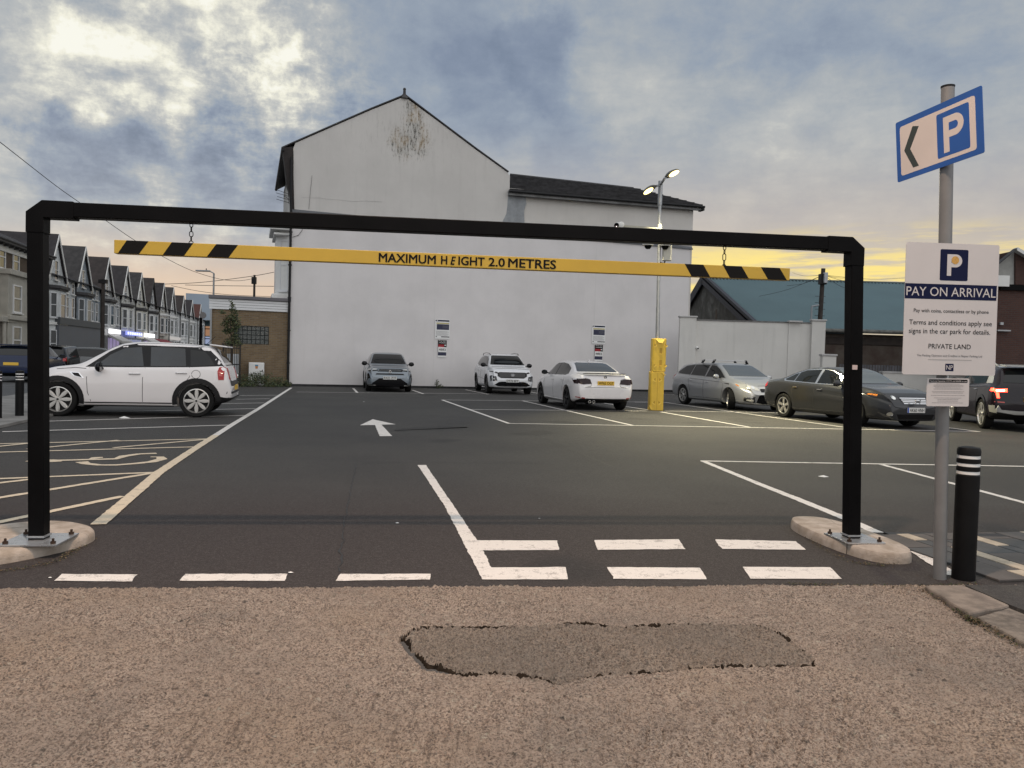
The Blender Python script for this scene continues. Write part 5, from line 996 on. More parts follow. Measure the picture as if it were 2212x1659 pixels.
# three storey brown brick house at the left edge
t = thing('brick_house', 'tall brown brick house with white two storey bay at the left edge', 'house', SH(-21, 0), tang); hz = 7.3
def HS(u, v, off=0): q = PL(u, v, O_+nv*off, nv); return ((q-O_).dot(tv)+21, q.z)
s_end = HS(100, 600)[0]
mb = MB(); mb.box((s_end/2, 4.5, hz/2), (s_end, 9, hz)); mb.build('brick_wall', m_bb, t)
mb = MB(); mb.add([(-.2, -.45, hz+.15), (s_end+.2, -.45, hz+.15), (s_end-1.5, 4.5, hz+2.4), (-.2, 4.5, hz+2.4), (-.2, 9.3, hz), (s_end+.2, 9.3, hz)], [(0, 1, 2, 3), (3, 2, 5, 4), (1, 5, 2)]); mb.build('roof', M('house_roof_0', (.032, .028, .030)), t, fix=False)
mb = MB(); mb.box((s_end/2, -.05, hz-.22), (s_end+.1, .12, .42)); mb.build('frieze', m_white, t); mb = MB(); mb.box((s_end/2, -.25, hz+.06), (s_end+.3, .5, .16)); mb.tube((-.2, -.5, hz+.16), (s_end+.2, -.5, hz+.16), .07, n=8)
for k in range(24): mb.box((.4+k*s_end/24, -.22, hz-.08), (.12, .36, .14))
mb.build('eaves', m_slate, t)
m_brst = M('cream_stone', (.40, .38, .33), .8, var=.12, vs=2)
sb0, sb1 = HS(20, 650, 1.0)[0], HS(60, 650, 1.0)[0]; zb1 = HS(40, 592, 1.0)[1]
mb = MB(); mb.box(((sb0+sb1)/2+.3, -.5, zb1/2), (sb1-sb0+.9, 1.0, zb1)); mb.build('bay', m_brst, t, bevel=.02)
for z_, h_ in ((zb1, .3), (HS(40, 688, 1)[1], .25)): mb = MB(); mb.box(((sb0+sb1)/2+.3, -.55, z_), (sb1-sb0+1.15, 1.25, h_)); mb.build('string_course', m_brst, t, bevel=.03)
for v0, v1 in ((616, 676), (705, 766)):
    z0, z1 = HS(36, v1, 1)[1], HS(36, v0, 1)[1]; xc = HS(36.5, 650, 1.0)[0]; window(t, 1.25, z1-z0, (xc, -1.02, (z0+z1)/2), 0, m_upvc, m_curtain, bar_=.08); window(t, .55, z1-z0, (sb1+.55, -1.02, (z0+z1)/2), 0, m_upvc, m_curtain)
for u, v0, v1 in ((33.5, 544, 587), (3, 530, 580), (-12, 625, 680)):
    z0, z1 = HS(u, v1)[1], HS(u, v0)[1]; window(t, .95, z1-z0, (HS(u, 560)[0], -.03, (z0+z1)/2), 0, m_upvc, m_housepane, bar_=.07)
dz_ = HS(4, 690, .6)[1]; mb = MB(); mb.box((HS(-2, 700, .5)[0], -.5, dz_), (2.0, 1.1, .3)); mb.build('porch_canopy', m_brst, t, bevel=.03)
for u in (-14, 8): mb = MB(); mb.tube((HS(u, 720, .9)[0], -.9, 0), (HS(u, 720, .9)[0], -.9, dz_-.1), .11, n=10); mb.build('porch_column', m_brst, t, smooth=True)
# modern pale blue building closing the street
t = thing('modern_building', 'pale blue clad modern building with glazed corner closing the street', 'building', (0, 0, 0)); YM = 128.
a, b, c = D_(415, 636.5, YM), D_(428.7, 636, YM+2), D_(500, 646, YM+2); t.location = (a.x, YM, 0); mc = M('pale_blue_cladding', (.30, .36, .43), .5, var=.05, vs=.1)
gz = D_(430, 692, YM).z; mb = MB(); mb.prism([(a.x, YM, gz), (b.x, YM-3, gz), (c.x+14, YM+6, gz), (c.x+14, YM+20, gz), (a.x, YM+20, gz)], (0, 0, a.z-gz)); mb.build('cladding', mc, t, world=True)
mb = MB(); mb.box((a.x+11.5, YM+9, gz/2), (21, 16, gz-.1)); mb.build('ground_floor', M('teal_glazing', (.06, .12, .15), .1, ior=1.7), t, world=True)
for i in range(8):
    x_ = a.x+1.0+i*2.6; mb = MB(); mb.box((x_, YM+.9, gz/2), (.16, .12, gz)); mb.build('mullion', m_black, t, world=True)
for k in range(4): mb = MB(); mb.box((a.x+11, YM+.86, gz*k/4+.3), (21, .12, .14)); mb.build('transom', m_black, t, world=True)
for (u, v, w_, h_, c_, e_) in ((421, 726, 2.3, 3.2, (1, .72, .30), 1.3), (431, 722, 1.6, 1.6, (1, .45, .2), .5), (424, 710, 2.6, 1.4, (1, .8, .5), .9), (447, 715, 2.2, 1.6, (.6, .3, .15), .5), (444, 735, 2.8, 1.2, (.5, .6, .9), .5)):
    q = D_(u, v, YM+.8); mb = MB(); mb.box((q.x, YM+.92, q.z), (w_, .05, h_)); mb.build('lit_window', M('lit_pane_%d' % u, (.1, .1, .1), .3, emit=c_, es=e_), t, world=True)
mb = MB(); 
for u in (420, 425): mb.box(D_(u, 662, YM-1.5), (.5, .3, 1.2))
mb.build('small_window', M('pale_pane', (.45, .50, .55), .3), t, world=True)
# distant roofline closing gaps at street level
t = thing('far_wall', 'long low dark wall and hedge line at the far side of the street end', 'wall', (-38, 112, 0)); mb = MB(); mb.box((0, 0, 1.0), (40, .5, 2.0)); mb.build('wall_panel', m_slate, t)

# ------------------------------------------------------------ car park lamp column
q = G(1417, 886); LX, LY = q.x, q.y
lc = thing('car_park_lamp', 'tall lamp column with two lit heads and security cameras behind the yellow guard', 'lamp post', (LX, LY, 0)); ztp_ = D_(1427, 391, LY).z; xt = D_(1427, 391, LY).x-LX
mb = MB(); mb.tube((0, 0, 0), (xt*.45, 0, ztp_*.45), .065, .06, n=14); mb.tube((xt*.45, 0, ztp_*.45), (xt, 0, ztp_-.7), .052, .05, n=14); mb.build('column', m_galv, lc, smooth=True)
mb = MB(); mb.tube((xt, 0, ztp_-.72), (xt, 0, ztp_), .066, n=14); mb.build('bracket_sleeve', m_galv, lc, smooth=True)
def head(u0, v0, u1, v1, y_, nm):
    A_ = D_(u0, v0, y_)-Vector((LX, LY, 0)); B_ = D_(u1, v1, y_)-Vector((LX, LY, 0)); d = (B_-A_); L = d.length; d.normalize()
    mb = MB(); mb.tube((xt, 0, ztp_-.12), A_, .035, n=10); mb.build('arm', m_galv, lc, smooth=True)
    sd_ = d.cross(Vector((0, 0, 1))).normalized(); up = sd_.cross(d); 
    if up.z < 0: up = -up
    # body: rounded shell above a bright lens tilted towards the car park
    fwd = Vector((-.1, -1, 0)); dn = (Vector((0, 0, -1))+fwd*.45).normalized(); dn = (dn-d*dn.dot(d)).normalized(); sd_ = d.cross(dn).normalized()
    def shell(w0, h0, off, name, mat, flat=False):
        n = 14; rows = []; ks = [0, .04, .15, .35, .6, .82, .95, 1]; ws = [.25, .45, .75, 1, 1, .8, .5, .2]; mb = MB(); vs = []
        for k, ww in zip(ks, ws):
            for i in range(n):
                a = 2*math.pi*i/n; hh = math.sin(a)*h0*ww; hh = max(hh, -.012) if not flat else hh
                vs.append(A_+d*(L*k if not flat else L*(.26+.70*k)) + sd_*math.cos(a)*w0*ww - dn*hh + dn*off)
        fs = [(j*n+i, j*n+(i+1) % n, (j+1)*n+(i+1) % n, (j+1)*n+i) for j in range(len(ks)-1) for i in range(n)] + [tuple(range(n)), tuple(range((len(ks)-1)*n, len(ks)*n))]
        mb.add(vs, fs); return mb.build(name, mat, lc, smooth=True)
    shell(.125, .09, 0, 'lamp_head', M('lamp_head_grey', (.12, .12, .11), .5)); shell(.100, .02, .022, 'lit_lens', M('lit_lens', (.9, .9, .8), .3, emit=(1, .74, .26), es=5), True)
    return (A_+B_)/2+Vector((LX, LY, 0)), d, dn
h1 = head(1417, 402, 1389, 418, LY-.45, 'a'); h2 = head(1437, 383, 1467, 368, LY-.75, 'b')
for (c_, d, dn) in (h1, h2):
    ld = bpy.data.lights.new('lamp_light', 'AREA'); ld.shape = 'RECTANGLE'; ld.size = .4; ld.size_y = .2; ld.energy = 370; ld.color = (1, .88, .55); ld.spread = R(115)
    lo_ = bpy.data.objects.new('lamp_light', ld); COL.objects.link(lo_); lo_.location = c_+dn*.06; lo_.rotation_euler = (-dn).to_track_quat('Z', 'Y').to_euler()
# camera arm and domes
def LP(u, v, dy=0): return D_(u, v, LY+dy)-Vector((LX, LY, 0))
mb = MB(); mb.bar(LP(1348, 488.5, -.1), LP(1424, 494, -.1), .05, .06); mb.box(LP(1425, 492, -.08), (.10, .14, .20)); mb.build('camera_arm', M('cream_arm', (.42, .41, .34), .5), lc)
t = thing('security_camera', 'white bullet camera at the left end of the lamp post arm', 'camera', LP(1345, 486, -.1)+Vector((LX, LY, 0)), 0, 'security cameras on the lamp column'); mb = MB(); mb.lathe([(.02, -.1), (.09, -.08), (.10, 0), (.09, .08), (.02, .1)], 16, 'Y', c=(-.05, 0, 0)); mb.build('camera_base', m_white, t, smooth=True)
mb = MB(); mb.tube((-.16, .02, 0), (-.20, -.16, -.04), .085, n=16); mb.build('camera_body', m_white, t, smooth=True); mb = MB(); mb.tube((-.20, -.155, -.04), (-.207, -.18, -.046), .07, n=16); mb.build('lens', m_black, t, smooth=True)
for k in (-1, 1): mb = MB(); mb.tube((-.207, -.18, -.046+k*.035), (-.208, -.184, -.046+k*.035), .014, n=8); mb.build('infrared_light', M('ir_light', (.8, .5, .5), .3, emit=(1, .8, .75), es=2.5), t)
for u, v, lab in ((1400, 526, 'white dome camera left of the lamp column'), (1437, 527, 'white dome camera right of the lamp column')):
    t = thing('dome_camera', lab, 'camera', D_(u, v, LY-.12), 0, 'security cameras on the lamp column'); mb = MB(); mb.lathe([(.02, .12), (.16, .11), (.175, .04), (.175, -.04), (.16, -.06), (.001, -.06)], 20); mb.build('camera_housing', m_white, t, smooth=True)
    mb = MB(); mb.lathe([(.11, -.055), (.10, -.11), (.06, -.16), (.001, -.17)], 20); mb.build('dome', m_black, t, smooth=True); mb = MB(); mb.bar((0, .02, .08), ((1427-u)*.0137, .1, .08), .05, .05); mb.build('bracket', m_white, t)
t = thing('junction_box', 'cream junction box strapped to the lamp column below the right dome camera', 'box', LP(1441, 544, -.02)+Vector((LX, LY, 0))); mb = MB(); mb.box((0, 0, 0), (.26, .16, .54)); mb.build('box_body', M('cream_box', (.50, .49, .42), .5), t, bevel=.02); mb = MB(); mb.path([(-.05, 0, -.26), (-.08, -.03, -.36), (-.16, 0, -.33), (-.24, .03, -.30)], .02, 6); mb.build('cable', m_plastic, t)
# yellow plastic guard
m_guard = M('yellow_guard_plastic', (.62, .41, .045), .5, var=.05, vs=4); gh = D_(1417, 731, LY-.2).z; g2 = D_(1417, 803, LY-.2).z
gt = thing('pole_guard', 'yellow stacked plastic impact guard round the foot of the lamp column', 'pole guard', (LX, LY, 0))
def guard_half(z0, z1, y_, name):
    mb = MB(); s_ = .205; c_ = .035; xo = (1 if 0 else 0)
    pl2 = [(-s_+c_, -s_), (s_-c_, -s_), (s_, -s_+c_), (s_, s_-c_), (s_-c_, s_), (-s_+c_, s_), (-s_, s_-c_), (-s_, -s_+c_)]; mb.prism([(p[0]+y_, p[1], z0) for p in pl2], (0, 0, z1-z0)); return mb.build(name, m_guard, gt, bevel=.015)
guard_half(g2+.004, gh, .01, 'upper_guard'); guard_half(0, g2, -.02, 'lower_guard')
m_gd = M('guard_recess_shade', (.40, .24, .02), .6); m_gl = M('guard_highlight', (.72, .52, .09), .5)  # darker and lighter yellows paint in slot shade and lip highlights
Hh = gh-g2
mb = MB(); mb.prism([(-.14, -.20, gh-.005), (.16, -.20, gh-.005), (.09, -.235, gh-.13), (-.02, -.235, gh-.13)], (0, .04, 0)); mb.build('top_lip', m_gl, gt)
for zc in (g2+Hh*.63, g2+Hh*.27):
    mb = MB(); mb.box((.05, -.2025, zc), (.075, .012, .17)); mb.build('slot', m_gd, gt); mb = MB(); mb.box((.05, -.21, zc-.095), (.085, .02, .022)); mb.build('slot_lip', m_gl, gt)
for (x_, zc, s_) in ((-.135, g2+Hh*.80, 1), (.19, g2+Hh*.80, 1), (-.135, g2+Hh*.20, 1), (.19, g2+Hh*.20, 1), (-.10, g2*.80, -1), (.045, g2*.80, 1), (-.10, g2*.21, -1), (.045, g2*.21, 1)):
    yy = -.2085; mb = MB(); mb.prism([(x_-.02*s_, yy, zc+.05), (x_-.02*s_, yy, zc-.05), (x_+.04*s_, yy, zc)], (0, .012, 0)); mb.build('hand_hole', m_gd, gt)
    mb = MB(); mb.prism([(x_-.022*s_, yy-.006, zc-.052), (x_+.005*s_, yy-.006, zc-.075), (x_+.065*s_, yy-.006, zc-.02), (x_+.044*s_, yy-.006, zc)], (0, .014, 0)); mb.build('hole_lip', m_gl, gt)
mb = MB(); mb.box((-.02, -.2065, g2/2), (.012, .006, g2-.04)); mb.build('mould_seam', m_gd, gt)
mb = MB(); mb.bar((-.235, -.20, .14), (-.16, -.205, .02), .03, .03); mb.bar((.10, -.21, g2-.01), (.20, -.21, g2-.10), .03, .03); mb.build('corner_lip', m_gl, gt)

# street lamp behind the viewpoint that warms the entrance
t = thing('street_lamp', 'tall warm street lamp standing on the footpath behind the viewpoint', 'street lamp', (2.2, -1.6, 0)); mb = MB(); mb.tube((0, 0, 0), (0, 0, 8.2), .085, .06, n=12); mb.tube((0, 0, 8.2), (-2.6, 3.7, 8.55), .04, n=8); mb.build('pole', m_galv, t, smooth=True)
mb = MB(); mb.box((-2.75, 3.95, 8.58), (.30, .62, .10), rz=.6); mb.build('lamp_head', m_galv, t, bevel=.03); mb = MB(); mb.box((-2.75, 3.95, 8.525), (.20, .4, .01), rz=.6); mb.build('lit_lens', M('warm_lens', (.9, .8, .6), .3, emit=(1, .62, .34), es=12), t)
ld = bpy.data.lights.new('street_lamp_light', 'AREA'); ld.shape = 'RECTANGLE'; ld.size = .45; ld.size_y = .25; ld.energy = 620; ld.color = (1, .72, .52); lo_ = bpy.data.objects.new('street_lamp_light', ld); COL.objects.link(lo_); lo_.location = (2.2-2.75, -1.6+3.95, 8.50)
# litter
for (u, v, s_, lab) in [(1778.5, 1030, .07, 'crumpled white paper in the bay behind the right barrier post'), (268, 903, .13, 'white plastic wrapper under the white car'), (858, 1130, .02, 'tiny white scrap on the asphalt in the middle of the entrance'), (786, 920-52, .03, 'tiny white scrap beyond the painted arrow'), (1205-40, 1120, .010, 'white speck of grit'), (628, 1237, .018, 'white chip next to the second dash'), (108, 1248, .014, 'pale chip left of the first dash')]:
    q = G(u, v, .004); mb = MB(); rr = random.Random(int(u)); P = [(q.x+s_*math.cos(a)*rr.uniform(.6, 1.1), q.y+s_*.7*math.sin(a)*rr.uniform(.6, 1.1), .006) for a in np.linspace(0, 5.4, 7)]; mb.add(P+[(q.x, q.y, .006+s_*.28)], [(i, (i+1) % 7, 7) for i in range(7)]+[tuple(range(7))[::-1]]); tag(mb.build('litter', m_white), lab, 'litter', 'scraps of litter on the asphalt')
# ------------------------------------------------------------ vehicles
def carpaint(name, col, metal=.0, rough=.28): return M(name, col, rough, metal, coat=.8 if max(col) > .15 else .25, var=.03, vs=.7, ior=1.5 if max(col) > .15 else 1.35)
def lerp_tab(tab, x):
    xs = [p[0] for p in tab]; ys = [p[1] for p in tab]; return float(np.interp(x, xs, ys))
def body_mesh(sp):
    W = sp['W']/2; xr, xf = sp['xr'], sp['xf']; keys = sorted(set([p[0] for p in sp['top']] + [xr, xr+.03, xr+.12, xr+.3, xf-.3, xf-.12, xf-.03, xf]))
    keys = [k for k in keys if xr <= k <= xf]; xs = []
    for a, b in zip(keys, keys[1:]):
        n = max(1, math.ceil((b-a)/.16)); xs += [a+(b-a)*i/n for i in range(n)]
    xs.append(xf); out = [xs[0]]
    for x in xs[1:]:
        if x-out[-1] > .012: out.append(x)
    xs = out; tr_ = sp.get('taper_r', .30); tf = sp.get('taper_f', .45)
    def plan(x):
        k = 1.0; a = (x-xr)/tr_; b = (xf-x)/tf
        if a < 1: k *= 1-sp.get('kr', .13)*(1-max(0, a))**2.2
        if b < 1: k *= 1-sp.get('kf', .22)*(1-max(0, b))**2.0
        return k
    rings = []
    for x in xs:
        zt = lerp_tab(sp['top'], x); w = W*plan(x); zb = lerp_tab(sp['bot'], x); bl = min(lerp_tab(sp['belt'], x), zt-.035); wr = min(W*lerp_tab(sp['roofw'], x), w*.93); g = zt-bl
        sh = sp.get('shoulder', .965)
        half = [(0, zb), (w*.80, zb), (w*.93, zb+.025), (w*.975, zb+.10), (w*.995, zb+(bl-zb)*.42), (w, zb+(bl-zb)*.62), (w*.985, zb+(bl-zb)*.84), (w*sh, bl-.025), (w*(sh-.04), bl+.0)]
        w0 = w*(sh-.05)
        for kz, ky in ((.30, .26), (.62, .60), (.86, .90)): half.append((w0+(wr-w0)*ky, bl+g*kz))
        half += [(wr*.96, bl+g*.955), (wr*.72, bl+g*.988), (wr*.38, bl+g*.998), (0, zt)]
        rings.append([Vector((x, y, z)) for y, z in half] + [Vector((x, -y, z)) for y, z in half[-2:0:-1]])
    n = len(rings[0])
    def cap(r, dx):
        c = sum(r, Vector())/len(r); return [Vector((p.x+dx, c.y+(p.y-c.y)*.90, c.z+(p.z-c.z)*.88)) for p in r], [Vector((p.x+dx*1.15, c.y+(p.y-c.y)*.5, c.z+(p.z-c.z)*.5)) for p in r]
    a1, a2 = cap(rings[0], -.02); b1, b2 = cap(rings[-1], .02); rings = [a2, a1]+rings+[b1, b2]
    vs = [p for r in rings for p in r]; fs = [(j*n+i, j*n+(i+1) % n, (j+1)*n+(i+1) % n, (j+1)*n+i) for j in range(len(rings)-1) for i in range(n)]; fs += [tuple(range(n))[::-1], tuple(range((len(rings)-1)*n, len(rings)*n))]
    me = bpy.data.meshes.new('body'); me.from_pydata([tuple(v) for v in vs], [], fs)
    bm = bmesh.new(); bm.from_mesh(me); bmesh.ops.recalc_face_normals(bm, faces=bm.faces); bm.to_mesh(me); bm.free(); return me
def evaluated(me, mods):
    o = bpy.data.objects.new('tmp', me); COL.objects.link(o); extra = []
    for kind, kw in mods:
        m_ = o.modifiers.new('m', kind)
        for k, v in kw.items(): setattr(m_, k, v)
    dg = bpy.context.evaluated_depsgraph_get(); r = bpy.data.meshes.new_from_object(o.evaluated_get(dg)); bpy.data.objects.remove(o); return r
def wheel(parent, x, y, r, rim, n, side, steer=0, style='spoke', wdt=.215, rimk=.68):
    w_ = bpy.data.objects.new('wheel', None); COL.objects.link(w_); w_.parent = parent; w_.location = (x, y, r); w_.rotation_euler = (0, 0, steer + (0 if side < 0 else math.pi)); w_.empty_display_size = .1
    h = wdt/2; ri = r*rimk; mb = MB()   # outer face towards local -y
    mb.lathe([(ri, -h*.92), (ri*1.06, -h), (r*.93, -h), (r*.985, -h*.86), (r, -h*.55), (r, h*.55), (r*.985, h*.86), (r*.93, h), (ri, h*.95)], 40, 'Y', closed=True); mb.build('tyre', m_rubber, w_, smooth=True)
    mb = MB(); mb.lathe([(ri*1.03, -h*.95), (ri*.96, -h*.97), (ri*.93, -h*.75), (ri*.92, h*.6), (ri*1.02, h*.6)], 36, 'Y', closed=False) if False else mb.lathe([(ri*1.035, -h*.95), (ri*.965, -h*.98), (ri*.93, -h*.72), (ri*.93, h*.2), (ri*1.03, h*.2)], 36, 'Y', closed=True)
    yo = -h*.86
    if style == 'petal':
        for k in range(n):
            a = 2*math.pi*k/n; c, s = math.cos(a), math.sin(a); P = []
            for q, ww in ((.10, .045), (.30, .10), (.60, .150), (.86, .13), (.99, .055)): P.append((q, ww))
            L_ = [(q*ri, ww*ri) for q, ww in P]; ring = [(q, ww) for q, ww in L_]+[(q, -ww) for q, ww in L_[::-1]]
            mb.prism([(q*c-ww*s, yo-.006, q*s+ww*c) for q, ww in ring], (0, .02, 0)); mid = [(q*c-ww*.5*s, yo-.022, q*s+ww*.5*c) for q, ww in ring]; mb.prism(mid, (0, .02, 0))
    else:
        for k in range(n):
            for dv in ((-.16, .16) if style == 'twin' else (0,)):
                a = 2*math.pi*k/n+.3; c, s = math.cos(a), math.sin(a); a2 = a+dv; c2, s2 = math.cos(a2), math.sin(a2); w0, w1 = (.085, .05) if style == 'twin' else (.11, .17)
                A = [(.12*ri*c-w0*ri*s, .12*ri*s+w0*ri*c), (.97*ri*c2-w1*ri*s2, .97*ri*s2+w1*ri*c2), (.97*ri*c2+w1*ri*s2, .97*ri*s2-w1*ri*c2), (.12*ri*c+w0*ri*s, .12*ri*s-w0*ri*c)]
                if style == 'blade': A = [(.10*ri*c-.1*ri*s, .10*ri*s+.1*ri*c), (.97*ri*math.cos(a+.42), .97*ri*math.sin(a+.42)), (.97*ri*math.cos(a-.05), .97*ri*math.sin(a-.05)), (.15*ri*c+.12*ri*s, .15*ri*s-.12*ri*c)]
                mb.prism([(p[0], yo, p[1]) for p in A], (0, .028, 0))
    mb.lathe([(.001, yo-.018), (.18*ri, yo-.016), (.22*ri, yo), (.22*ri, yo+.05)], 20, 'Y'); mb.build('rim', rim, w_, smooth=True)
    mb = MB(); mb.lathe([(.001, -h*.45), (.94*ri, -h*.45), (.94*ri, -h*.35), (.001, -h*.35)], 28, 'Y'); mb.build('brake_disc', m_plastic, w_); mb = MB(); mb.lathe([(.001, yo-.021), (.09*ri, yo-.021), (.09*ri, yo-.015)], 12, 'Y'); mb.build('hub_cap', m_plastic, w_); return w_
class Car:
    def __init__(c, name, lab, cat, sp, paint, loc, hd, group=None, lower=None, arch=.05, steer=0, rim=None, nspk=5, style='twin', seg=2, rimk=.68):
        c.sp = sp; c.root = thing(name, lab, cat, (loc[0], loc[1], 0), math.atan2(hd[1], hd[0]), group); c.paint = paint; W = sp['W']/2; wb = sp['wb']/2; wr = sp['wr']
        base = evaluated(body_mesh(sp), [('SUBSURF', dict(levels=seg, render_levels=seg))])
        c.bvh = BVHTree.FromPolygons([v.co.copy() for v in base.vertices], [tuple(p.vertices) for p in base.polygons]) if True else None
        mb = MB()
        for x in (-wb, wb):
            for s in (-1, 1): mb.tube((x, s*(W-.34), wr+.0), (x, s*(W+.2), wr+.0), wr+arch, n=32, mi=0)
        cut = mb.build('tmp_cut', m_plastic); cut.data.materials.clear()
        base.materials.clear(); base.materials.append(paint); base.materials.append(lower or m_plastic)
        cut.data.materials.append(paint); cut.data.materials.append(lower or m_plastic); cut.data.polygons.foreach_set('material_index', [1]*len(cut.data.polygons))
        o = bpy.data.objects.new('tmp', base); COL.objects.link(o); bo = o.modifiers.new('b', 'BOOLEAN'); bo.object = cut; bo.operation = 'DIFFERENCE'; bo.solver = 'EXACT'
        dg = bpy.context.evaluated_depsgraph_get(); me = bpy.data.meshes.new_from_object(o.evaluated_get(dg)); bpy.data.objects.remove(o); bpy.data.objects.remove(cut)
        me.materials.clear(); me.materials.append(paint); me.materials.append(lower or m_plastic)
        zl = sp.get('clad', 0)
        for p in me.polygons:
            cz = p.center.z; zb = lerp_tab(sp['bot'], p.center.x)
            if cz < zb+.02+zl or p.material_index == 1: p.material_index = 1
            p.use_smooth = True
        me.name = 'body'; b = link('body', me, c.root); me.set_sharp_from_angle(angle=R(32)); c.body = b
        for x in (-wb, wb):
            for s in (-1, 1): wheel(c.root, x, s*(W-.118), wr, rim or m_chrome, nspk, s, steer if x > 0 else 0, style, rimk=rimk)
    def hit(c, a, b, axis):
        if axis == 'y': o, d = Vector((a, 3*c.sgn, b)), Vector((0, -c.sgn, 0))
        elif axis == 'x': o, d = Vector((4*c.sgn, a, b)), Vector((-c.sgn, 0, 0))
        else: o, d = Vector((a, b, 4)), Vector((0, 0, -1))
        h, n, _, _ = c.bvh.ray_cast(o, d)
        if h is None:
            h, n, _, _ = c.bvh.find_nearest(o + d*(2.2 if axis == 'y' else 1.9 if axis == 'x' else 3)); 
        if n.dot(d) > 0: n = -n
        return h, n
    def decal(c, name, poly, axis, mat, off=.004, res=.07, parent=None, depth=.010, sides=None):
        """a fitted panel: the outline is laid on the body surface and given a rim that goes into it"""
        c.sgn = -1 if axis[1] == '-' else 1; ax_ = axis[0]; P = [Vector(p) for p in poly]; n = len(P); Q = []
        for i in range(n):
            a, b = P[i], P[(i+1) % n]; k = max(1, int((b-a).length/res)); Q += [a.lerp(b, j/k) for j in range(k)]
        xs = [p.x for p in Q]; ys = [p.y for p in Q]; inner = []
        XX, YY = np.meshgrid(np.arange(min(xs)+res/2, max(xs), res), np.arange(min(ys)+res/2, max(ys), res)); pq = [(p.x, p.y) for p in Q]
        if XX.size:
            ok = inpoly(XX, YY, pq) & (seg_dist(XX, YY, pq, True) > res*.35); inner = [Vector((x, y)) for x, y in zip(XX[ok], YY[ok])]
        m_ = len(Q); V_, E_, F2, _, _, _ = delaunay_2d_cdt(Q+inner, [(i, (i+1) % m_) for i in range(m_)], [], 1, 1e-6)
        F2 = [f for f in F2]
        vs = []; 
        for v in V_:
            h, nn = c.hit(v.x, v.y, ax_); vs.append((h, nn))
        nV = len(vs); top = [h+nn*off for h, nn in vs]; fs = [tuple(f) for f in F2]; mb = MB(); cnt = {}
        for f in fs:
            for i in range(len(f)): e = (f[i], f[(i+1) % len(f)]); k = tuple(sorted(e)); cnt[k] = cnt.get(k, 0)+1
        bv = {}; allv = list(top)
        for (a, b), k in list(cnt.items()):
            if k == 1:
                for q in (a, b):
                    if q not in bv: bv[q] = len(allv); allv.append(vs[q][0]+vs[q][1]*(off-depth))
                fs.append((a, b, bv[b], bv[a]))
        mb.add(allv, fs); return mb.build(name, mat, parent or c.root, smooth=True)
    def both(c, name, poly, mat, **k): return [c.decal(name, poly, 'y+', mat, **k), c.decal(name, poly, 'y-', mat, **k)]
    def sym(c, name, poly, axis, mat, **k):     # front or rear feature mirrored in y
        return [c.decal(name, poly, axis, mat, **k), c.decal(name, [(-a, b) for a, b in poly], axis, mat, **k)]
    def line(c, name, pts, axis, w_=.010, mat=None, off=.003, parent=None):
        L_, R_ = [], []
        for i, p in enumerate(pts):
            a = Vector(pts[max(0, i-1)]); b = Vector(pts[min(len(pts)-1, i+1)]); d = (b-a).normalized(); n = Vector((-d.y, d.x))*w_/2; p = Vector(p); L_.append(p+n); R_.append(p-n)
        return c.decal(name, L_+R_[::-1], axis, mat or m_seamc, off=off, res=.12, depth=.004, parent=parent)
    def seams(c, ls, both=True):
        for l in ls:
            c.line('door_seam', l, 'y+'); c.line('door_seam', l, 'y-')
    def handle(c, x, z, mat, L_=.17):
        for s in (1, -1):
            c.sgn = s; h, n = c.hit(x, z, 'y'); mb = MB(); mb.box((x, h.y+s*.018, z), (L_, .022, .028)); mb.box((x-L_/2+.01, h.y+s*.006, z), (.02, .03, .024)); mb.box((x+L_/2-.01, h.y+s*.006, z), (.02, .03, .024)); mb.build('door_handle', mat, c.root, bevel=.006)
            c.decal('handle_recess', [(x-L_*.36, z-.034), (x+L_*.36, z-.034), (x+L_*.36, z+.024), (x-L_*.36, z+.024)], 'y+' if s > 0 else 'y-', M('paint_shadow_gap', (.05, .05, .05), .5) if False else c.paint, off=.0005)
    def mirror(c, x, z, mat, cap=None, sz=(.14, .24, .17)):
        for s in (1, -1):
            c.sgn = s; h, n = c.hit(x, z, 'y'); y = h.y; bm = bmesh.new(); bmesh.ops.create_uvsphere(bm, u_segments=16, v_segments=10, radius=.5)
            for v in bm.verts:
                v.co.x *= sz[0]; v.co.y *= sz[1]; v.co.z *= sz[2]
                if v.co.x < -.01: v.co.x = -.01-.02*abs(v.co.x)
                v.co += Vector((x, y+s*(.06+sz[1]/2), z+.04))
            me = bpy.data.meshes.new('mirror'); bm.to_mesh(me); bm.free(); me.materials.append(mat); me.polygons.foreach_set('use_smooth', [True]*len(me.polygons)); o = link('mirror', me, c.root)
            mb = MB(); mb.bar((x, y-s*.03, z), (x, y+s*.12, z+.03), .05, .035); mb.build('mirror_arm', m_plastic, o); mb = MB(); mb.box((x-.018, y+s*(.06+sz[1]/2), z+.04), (.006, sz[1]*.8, sz[2]*.75)); mb.build('mirror_glass', m_glass, o)
    def plate(c, s, axis, z, mat, wd=.52, ht=.111, y=0, txt=True, euro=False):
        c.sgn = 1 if axis == 'x+' else -1; h, n = c.hit(y, z, 'x'); h2, _ = c.hit(y, z-.05, 'x'); h3, _ = c.hit(y, z+.05, 'x'); xx = max(h.x*c.sgn, h2.x*c.sgn, h3.x*c.sgn)*c.sgn+c.sgn*.012
        mb = MB(); mb.box((xx, y, z), (.012, wd, ht)); o = mb.build('number_plate', mat, c.root, bevel=.003)
        rot = R(90) if c.sgn > 0 else R(-90)
        if s: text(s, m_ink, o, (xx+c.sgn*.0066, y+(.02*c.sgn if euro else 0), z), rot, wd*(.82 if euro else .90), ht*.70, bold=.012, name='registration')
